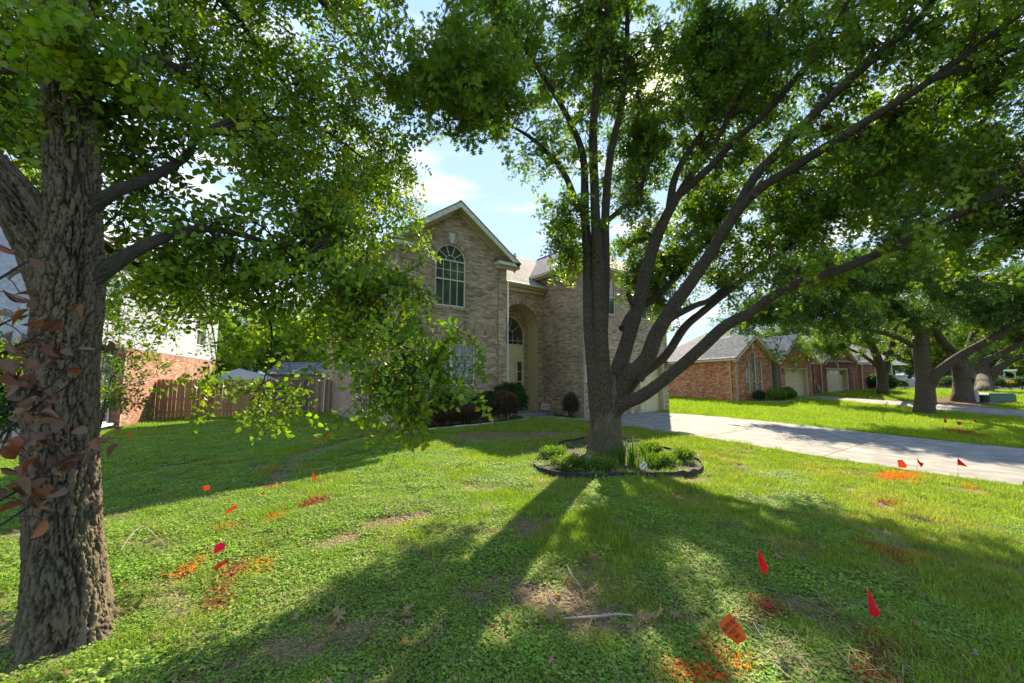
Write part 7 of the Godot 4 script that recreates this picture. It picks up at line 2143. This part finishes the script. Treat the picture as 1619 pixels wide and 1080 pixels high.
func build_dead_branch() -> void:
	var bp := Vector3(-0.528, 1.492, -1.676)
	var t := thing("dead_branch", bp, "broken branch of dry reddish-brown leaves hanging at the left edge", "branch")
	var twigs := [
		[Vector3(-0.528, 1.492, -1.676), Vector3(-0.474, 1.599, -1.673), Vector3(-0.414, 1.680, -1.680), Vector3(-0.347, 1.750, -1.680), Vector3(-0.313, 1.825, -1.681)], [Vector3(-0.529, 1.750, -1.615), Vector3(-0.477, 1.816, -1.626), Vector3(-0.417, 1.870, -1.632), Vector3(-0.345, 1.965, -1.630)], [Vector3(-0.523, 1.592, -1.635), Vector3(-0.442, 1.684, -1.613), Vector3(-0.371, 1.750, -1.624), Vector3(-0.326, 1.896, -1.653)],
		[Vector3(-0.540, 1.954, -1.598), Vector3(-0.478, 2.008, -1.578), Vector3(-0.442, 2.058, -1.589), Vector3(-0.404, 2.082, -1.586)], [Vector3(-0.519, 1.398, -1.669), Vector3(-0.424, 1.458, -1.613), Vector3(-0.364, 1.513, -1.619), Vector3(-0.285, 1.572, -1.623)], [Vector3(-0.517, 1.333, -1.680), Vector3(-0.451, 1.372, -1.657), Vector3(-0.384, 1.430, -1.633)], [Vector3(-0.525, 1.812, -1.587), Vector3(-0.478, 1.877, -1.578), Vector3(-0.438, 1.913, -1.573)],
	]
	var wood := bark_mat(lin(0.09, 0.075, 0.06), 0.2)
	for q in twigs:
		var c := curve(q, 6)
		var m := MB.new()
		m.tube(c, radii([0.0042, 0.003, 0.0012], c.size()), 6)
		obj("twig", m, wood, t)
	var stalks := MB.new()
	var shapes := []
	for c in [Color(0.20, 0.075, 0.038), Color(0.21, 0.11, 0.06), Color(0.14, 0.065, 0.04), Color(0.20, 0.145, 0.095), Color(0.15, 0.09, 0.06), Color(0.16, 0.12, 0.095)]:
		for i in 3:
			var m := MB.new()
			m.col = c
			leaf(m, Transform3D.IDENTITY, [Vector2(0, 0), Vector2(0.16, 0.08), Vector2(0.30, 0.22), Vector2(0.36, 0.40), Vector2(0.31, 0.60), Vector2(0.17, 0.82), Vector2(0, 1.0)], 0.35 + 0.25 * i, 0.3 * i - 0.1)
			shapes.append(m.mesh())
	var lm := leaf_mat(0.6, Color(0.8, 0.65, 0.45))
	var spots := [
		Vector3(-0.471, 2.069, -1.573), Vector3(-0.401, 2.053, -1.522), Vector3(-0.471, 2.008, -1.573), Vector3(-0.471, 1.986, -1.634), Vector3(-0.417, 1.983, -1.533), Vector3(-0.475, 1.952, -1.699), Vector3(-0.455, 1.910, -1.561), Vector3(-0.418, 1.902, -1.534), Vector3(-0.400, 1.924, -1.706), Vector3(-0.354, 1.943, -1.636), Vector3(-0.420, 1.884, -1.598), Vector3(-0.451, 1.850, -1.620), Vector3(-0.370, 1.884, -1.684), Vector3(-0.404, 1.834, -1.647), Vector3(-0.430, 1.842, -1.605), Vector3(-0.397, 1.803, -1.667), Vector3(-0.376, 1.819, -1.689), Vector3(-0.392, 1.754, -1.688), Vector3(-0.349, 1.814, -1.670), Vector3(-0.325, 1.814, -1.665), Vector3(-0.436, 1.767, -1.609), Vector3(-0.440, 1.782, -1.550), Vector3(-0.421, 1.733, -1.635),
		Vector3(-0.403, 1.691, -1.622), Vector3(-0.440, 1.686, -1.587), Vector3(-0.383, 1.695, -1.632), Vector3(-0.370, 1.697, -1.648), Vector3(-0.415, 1.643, -1.606), Vector3(-0.429, 1.641, -1.542), Vector3(-0.390, 1.647, -1.637), Vector3(-0.359, 1.622, -1.664), Vector3(-0.346, 1.607, -1.667), Vector3(-0.399, 1.599, -1.619), Vector3(-0.420, 1.592, -1.561), Vector3(-0.377, 1.580, -1.628), Vector3(-0.277, 1.566, -1.618), Vector3(-0.252, 1.561, -1.600), Vector3(-0.362, 1.568, -1.642), Vector3(-0.412, 1.537, -1.604), Vector3(-0.426, 1.549, -1.540), Vector3(-0.389, 1.521, -1.637), Vector3(-0.363, 1.508, -1.643), Vector3(-0.348, 1.495, -1.632), Vector3(-0.413, 1.492, -1.592), Vector3(-0.393, 1.468, -1.615), Vector3(-0.422, 1.476, -1.562), Vector3(-0.355, 1.425, -1.637), Vector3(-0.386, 1.422, -1.635), Vector3(-0.406, 1.445, -1.587), Vector3(-0.381, 1.394, -1.631), Vector3(-0.424, 1.429, -1.600), Vector3(-0.352, 1.503, -1.647), Vector3(-0.399, 1.503, -1.607), Vector3(-0.393, 1.724, -1.627), Vector3(-0.433, 1.726, -1.570), Vector3(-0.445, 1.734, -1.554), Vector3(-0.410, 1.793, -1.627), Vector3(-0.462, 1.845, -1.566),
	]
	for s0 in spots.duplicate():
		if s0.y < 1.88: spots.append(s0 + Vector3(rng.randf_range(-0.03, 0.03), rng.randf_range(-0.03, 0.025), rng.randf_range(-0.05, 0.01)))
	for s in spots:
		var px: Vector3 = s + rv(0.02)
		var dir := (Vector3(0, -0.6, 0) + rdir() * 0.9).normalized()
		var w := up_frame(dir, rng.randf() * TAU, rng.randf_range(0.028, 0.054))
		# face it roughly towards the open side
		w.origin = px - dir * 0.03
		var near := px
		var nd := 9.0
		for q in twigs:
			for e in curve(q, 6):
				if e.distance_to(px) < nd:
					nd = e.distance_to(px)
					near = e
		stalks.tube(PackedVector3Array([near, near.lerp(w.origin, 0.5) + Vector3(0, 0.006, 0), w.origin]), radii([0.0011], 3), 4)
		placed("dead_leaf", shapes[rng.randi() % shapes.size()], lm, w, t)
	obj("stalks", stalks, wood, t, "stuff")

func build_street_side() -> void:
	# green transformer box and grey post
	var up_ := Vector3(40.684, 0.245, -2.721)
	var ub := thing("utility_box", up_, "low green utility box beside the mulch bed at the right edge", "utility box")
	var uf := frame_at(up_, Vector3(0.72, 0, 0.69).normalized(), Vector3(-0.69, 0, 0.72).normalized())
	var green := grain(mat(lin(0.045, 0.14, 0.095), 0.5), 0.8, 0.85, 1.0)
	bx("cabinet", uf, Vector3(-0.75, 0.0, -0.45), Vector3(0.75, 0.55, 0.35), green, ub, 0.03)
	bx("lid", uf, Vector3(-0.72, 0.552, -0.45), Vector3(0.72, 0.62, 0.30), green, ub, 0.03)
	bx("pad", uf, Vector3(-0.85, -0.2, -0.5), Vector3(0.85, 0.03, 0.45), M.concrete, ub, 0.01)
	var pp := Vector3(40.006, 0.229, -3.547)
	var pm := MB.new()
	pm.tube(PackedVector3Array([pp + Vector3(0, -0.1, 0), pp + Vector3(0.0, 0.75, 0), pp + Vector3(0, 0.82, 0)]), PackedFloat32Array([0.13, 0.12, 0.08]), 12)
	metas(obj("cable_pedestal", pm, mat(lin(0.33, 0.36, 0.34), 0.6)), "short grey-green cable pedestal left of the green box", "utility post")
	# white boundary wall far off
	var a := Vector3(75.420, 0.694, -14.651)
	var b := Vector3(89.657, 0.770, 0.550)
	var u := Vector3(b.x - a.x, 0, b.z - a.z).normalized()
	var n := Vector3(-u.z, 0, u.x)
	if n.dot(a) > 0.0: n = -n
	var wf := frame_at(Vector3(a.x, 0.6, a.z), u, u.cross(Vector3.UP))
	var wt := thing("boundary_wall", Vector3(a.x, 0.6, a.z), "long pale block wall beyond the far street", "wall")
	var ln := Vector2(b.x - a.x, b.z - a.z).length()
	var pale := grain(mat(lin(0.50, 0.49, 0.48), 0.9), 0.4, 0.75, 1.0, 0.3)
	var kk := int(ln / 3.2)
	for i in kk:
		bx("wall_panel", wf, Vector3(i * 3.2 + 0.01, 0.0, -0.12), Vector3(i * 3.2 + 3.19, 1.28, 0.12), pale, wt, 0.02)
	for i in kk + 1:
		if i % 4 == 0: bx("wall_pier", wf, Vector3(i * 3.2 - 0.22, 0.0, -0.2), Vector3(i * 3.2 + 0.22, 1.38, 0.2), pale, wt, 0.03)
	var gp := Vector3(68.403, 0.494, -12.314)
	var gw := thing("stone_gate_pillar", Vector3(gp.x, 0.6, gp.z), "tan stone pillar and low wall between the forked tree and the lawn oak", "pillar")
	var gf := frame_at(Vector3(gp.x, 0.6, gp.z), u, u.cross(Vector3.UP))
	for r in 6:
		for q in 2:
			var off := 0.0 if r % 2 else 0.15
			bx("stone_block", gf, Vector3(-0.55 + q * 0.55 + off * (1 - q), r * 0.26, -0.5), Vector3(q * 0.55 + off * (1 - q) - 0.012, r * 0.26 + 0.25, 0.5), M.stone, gw, 0.03)
	bx("cap", gf, Vector3(-0.7, 1.565, -0.65), Vector3(0.7, 1.7, 0.65), M.stone, gw, 0.03)
	for i in 12:
		for r in 4:
			bx("stone_block", gf, Vector3(0.75 + i * 0.42 + (0.2 if r % 2 else 0.0), r * 0.3, -0.2), Vector3(1.155 + i * 0.42 + (0.2 if r % 2 else 0.0), r * 0.3 + 0.29, 0.2), M.stone, gw, 0.02)
	# hedges before the wall, a yellow shrub and the round one by the far garage
	for h in [[Vector3(70.960, 0.494, -10.469), Vector3(1.3, 0.45, 0.8), "low dark hedge left of the thick oak, before the pale wall"], [Vector3(70.454, 0.545, -8.369), Vector3(1.9, 0.75, 0.8), "clipped dark hedge just left of the thick oak trunk"], [Vector3(73.086, 0.469, -6.470), Vector3(1.3, 0.7, 0.8), "dark hedge between the two far oak trunks"], [Vector3(71.909, 0.379, -4.853), Vector3(2.2, 0.75, 0.8), "long clipped hedge behind the green box"], [Vector3(72.754, 0.338, -3.011), Vector3(1.6, 0.75, 0.8), "clipped hedge at the right edge before the pale wall"]]:
		bush("hedge", Vector3(h[0].x, 0.62, h[0].z), h[1], h[2], Color(0.03, 0.075, 0.025), Color(0.05, 0.12, 0.03), 900, 0.07, "hedges before the pale wall", "hedge")
	var ys := Vector3(71.719, 0.338, -3.757)
	bush("shrub", Vector3(ys.x, 0.62, ys.z), Vector3(0.9, 0.5, 0.7), "yellow shrub between two hedges near the right edge", Color(0.22, 0.20, 0.02), Color(0.36, 0.30, 0.02), 500, 0.07, "")
	var rs := Vector3(44.023, 0.560, -8.937)
	bush("shrub", Vector3(rs.x, 0.62, rs.z), Vector3(1.15, 0.85, 1.0), "round clipped dark shrub behind the forked tree", Color(0.028, 0.07, 0.022), Color(0.045, 0.10, 0.025), 1500, 0.06, "")
	var r2 := Vector3(57.615, 0.629, -10.231)
	bush("shrub", Vector3(r2.x, 0.68, r2.z), Vector3(0.6, 0.55, 0.6), "small grey-green shrub by the stone pillar", Color(0.09, 0.13, 0.09), Color(0.13, 0.18, 0.12), 400, 0.06, "")
	# planting bed in front of the orange brick house
	var f := frame_at(Vector3(32.43, 0, -15.03), Vector3(0.947, 0, 0.32).normalized(), Vector3(-0.32, 0, 0.947).normalized())
	var bed := []
	for p in [Vector3(0.3, 0, 0.05), Vector3(0.2, 0, 1.2), Vector3(1.5, 0, 2.2), Vector3(3.4, 0, 2.3), Vector3(4.7, 0, 1.2), Vector3(4.8, 0, 0.05)]:
		bed.append(Vector2((f * p).x, (f * p).z))
	metas(obj("bed_soil", sheet(bed, 0.06, 0.12), grain(mat(lin(0.06, 0.045, 0.035), 0.95), 1.5, 0.5, 1.0, 2.0)), "dark mulch bed below the tall arched windows next door", "", "", "structure")
	var ed := MB.new()
	var bp := PackedVector3Array()
	for q in bed.slice(1, 5): bp.append(pav(q, 0.06))
	bp = curve(Array(bp), 6)
	ed.tube(bp, radii([0.09], bp.size()), 8)
	metas(obj("bed_edging", ed, M.concrete), "curved pale concrete edging of the bed next door", "edging")
	for h in [[Vector3(1.2, 0, 0.8), Vector3(0.55, 0.4, 0.4), "dark low plant under the arched windows next door", Color(0.035, 0.08, 0.025)], [Vector3(2.3, 0, 1.4), Vector3(0.95, 0.5, 0.7), "bright green mound in the bed next door", Color(0.13, 0.24, 0.025)], [Vector3(3.5, 0, 1.3), Vector3(0.8, 0.42, 0.6), "spreading green plant beside the bright mound next door", Color(0.09, 0.19, 0.025)], [Vector3(4.2, 0, 0.8), Vector3(0.5, 0.45, 0.4), "tall leafy plant next to the cream garage door", Color(0.06, 0.14, 0.03)]]:
		var q: Vector3 = f * h[0]
		bush("shrub", pav(Vector2(q.x, q.z), 0.05), h[1], h[2], h[3], h[3] * 1.2, 600, 0.06, "plants in the bed next door")
	# white pavilion roof behind the wall
	var pv := Vector3(94.854, 0.619, -5.566)
	var pt := thing("pavilion", Vector3(pv.x, 0.6, pv.z), "small flat white pavilion roof on posts above the pale wall", "pavilion")
	var pf := frame_at(Vector3(pv.x, 0.6, pv.z), u, u.cross(Vector3.UP))
	bx("roof", pf, Vector3(-1.4, 2.35, -1.0), Vector3(1.0, 2.62, 1.0), M.white, pt, 0.05)
	for q in [Vector3(-1.2, 0, 0.8), Vector3(0.8, 0, 0.8), Vector3(-1.2, 0, -0.8), Vector3(0.8, 0, -0.8)]:
		bx("post", pf, q + Vector3(-0.06, 0, -0.06), q + Vector3(0.06, 2.35, 0.06), M.metal, pt)
	# pale building far behind the trees at the right edge
	var hb := Vector3(123.700, 1.750, -3.256)
	var fb := thing("far_building", Vector3(hb.x, 0.6, hb.z), "pale house wall and roof showing through the far trees", "house")
	var hf := frame_at(Vector3(hb.x, 0.6, hb.z), u, u.cross(Vector3.UP))
	bx("wall", hf, Vector3(-6, 0, -4), Vector3(8, 4.0, 0), M.siding, fb)
	shingles(fb, "roof", PackedVector3Array([hf * Vector3(-6.4, 4.0, 0.4), hf * Vector3(8.4, 4.0, 0.4), hf * Vector3(7, 7.5, -4), hf * Vector3(-5, 7.5, -4)]), [Color(0.4, 0.38, 0.36), Color(0.45, 0.43, 0.41)])
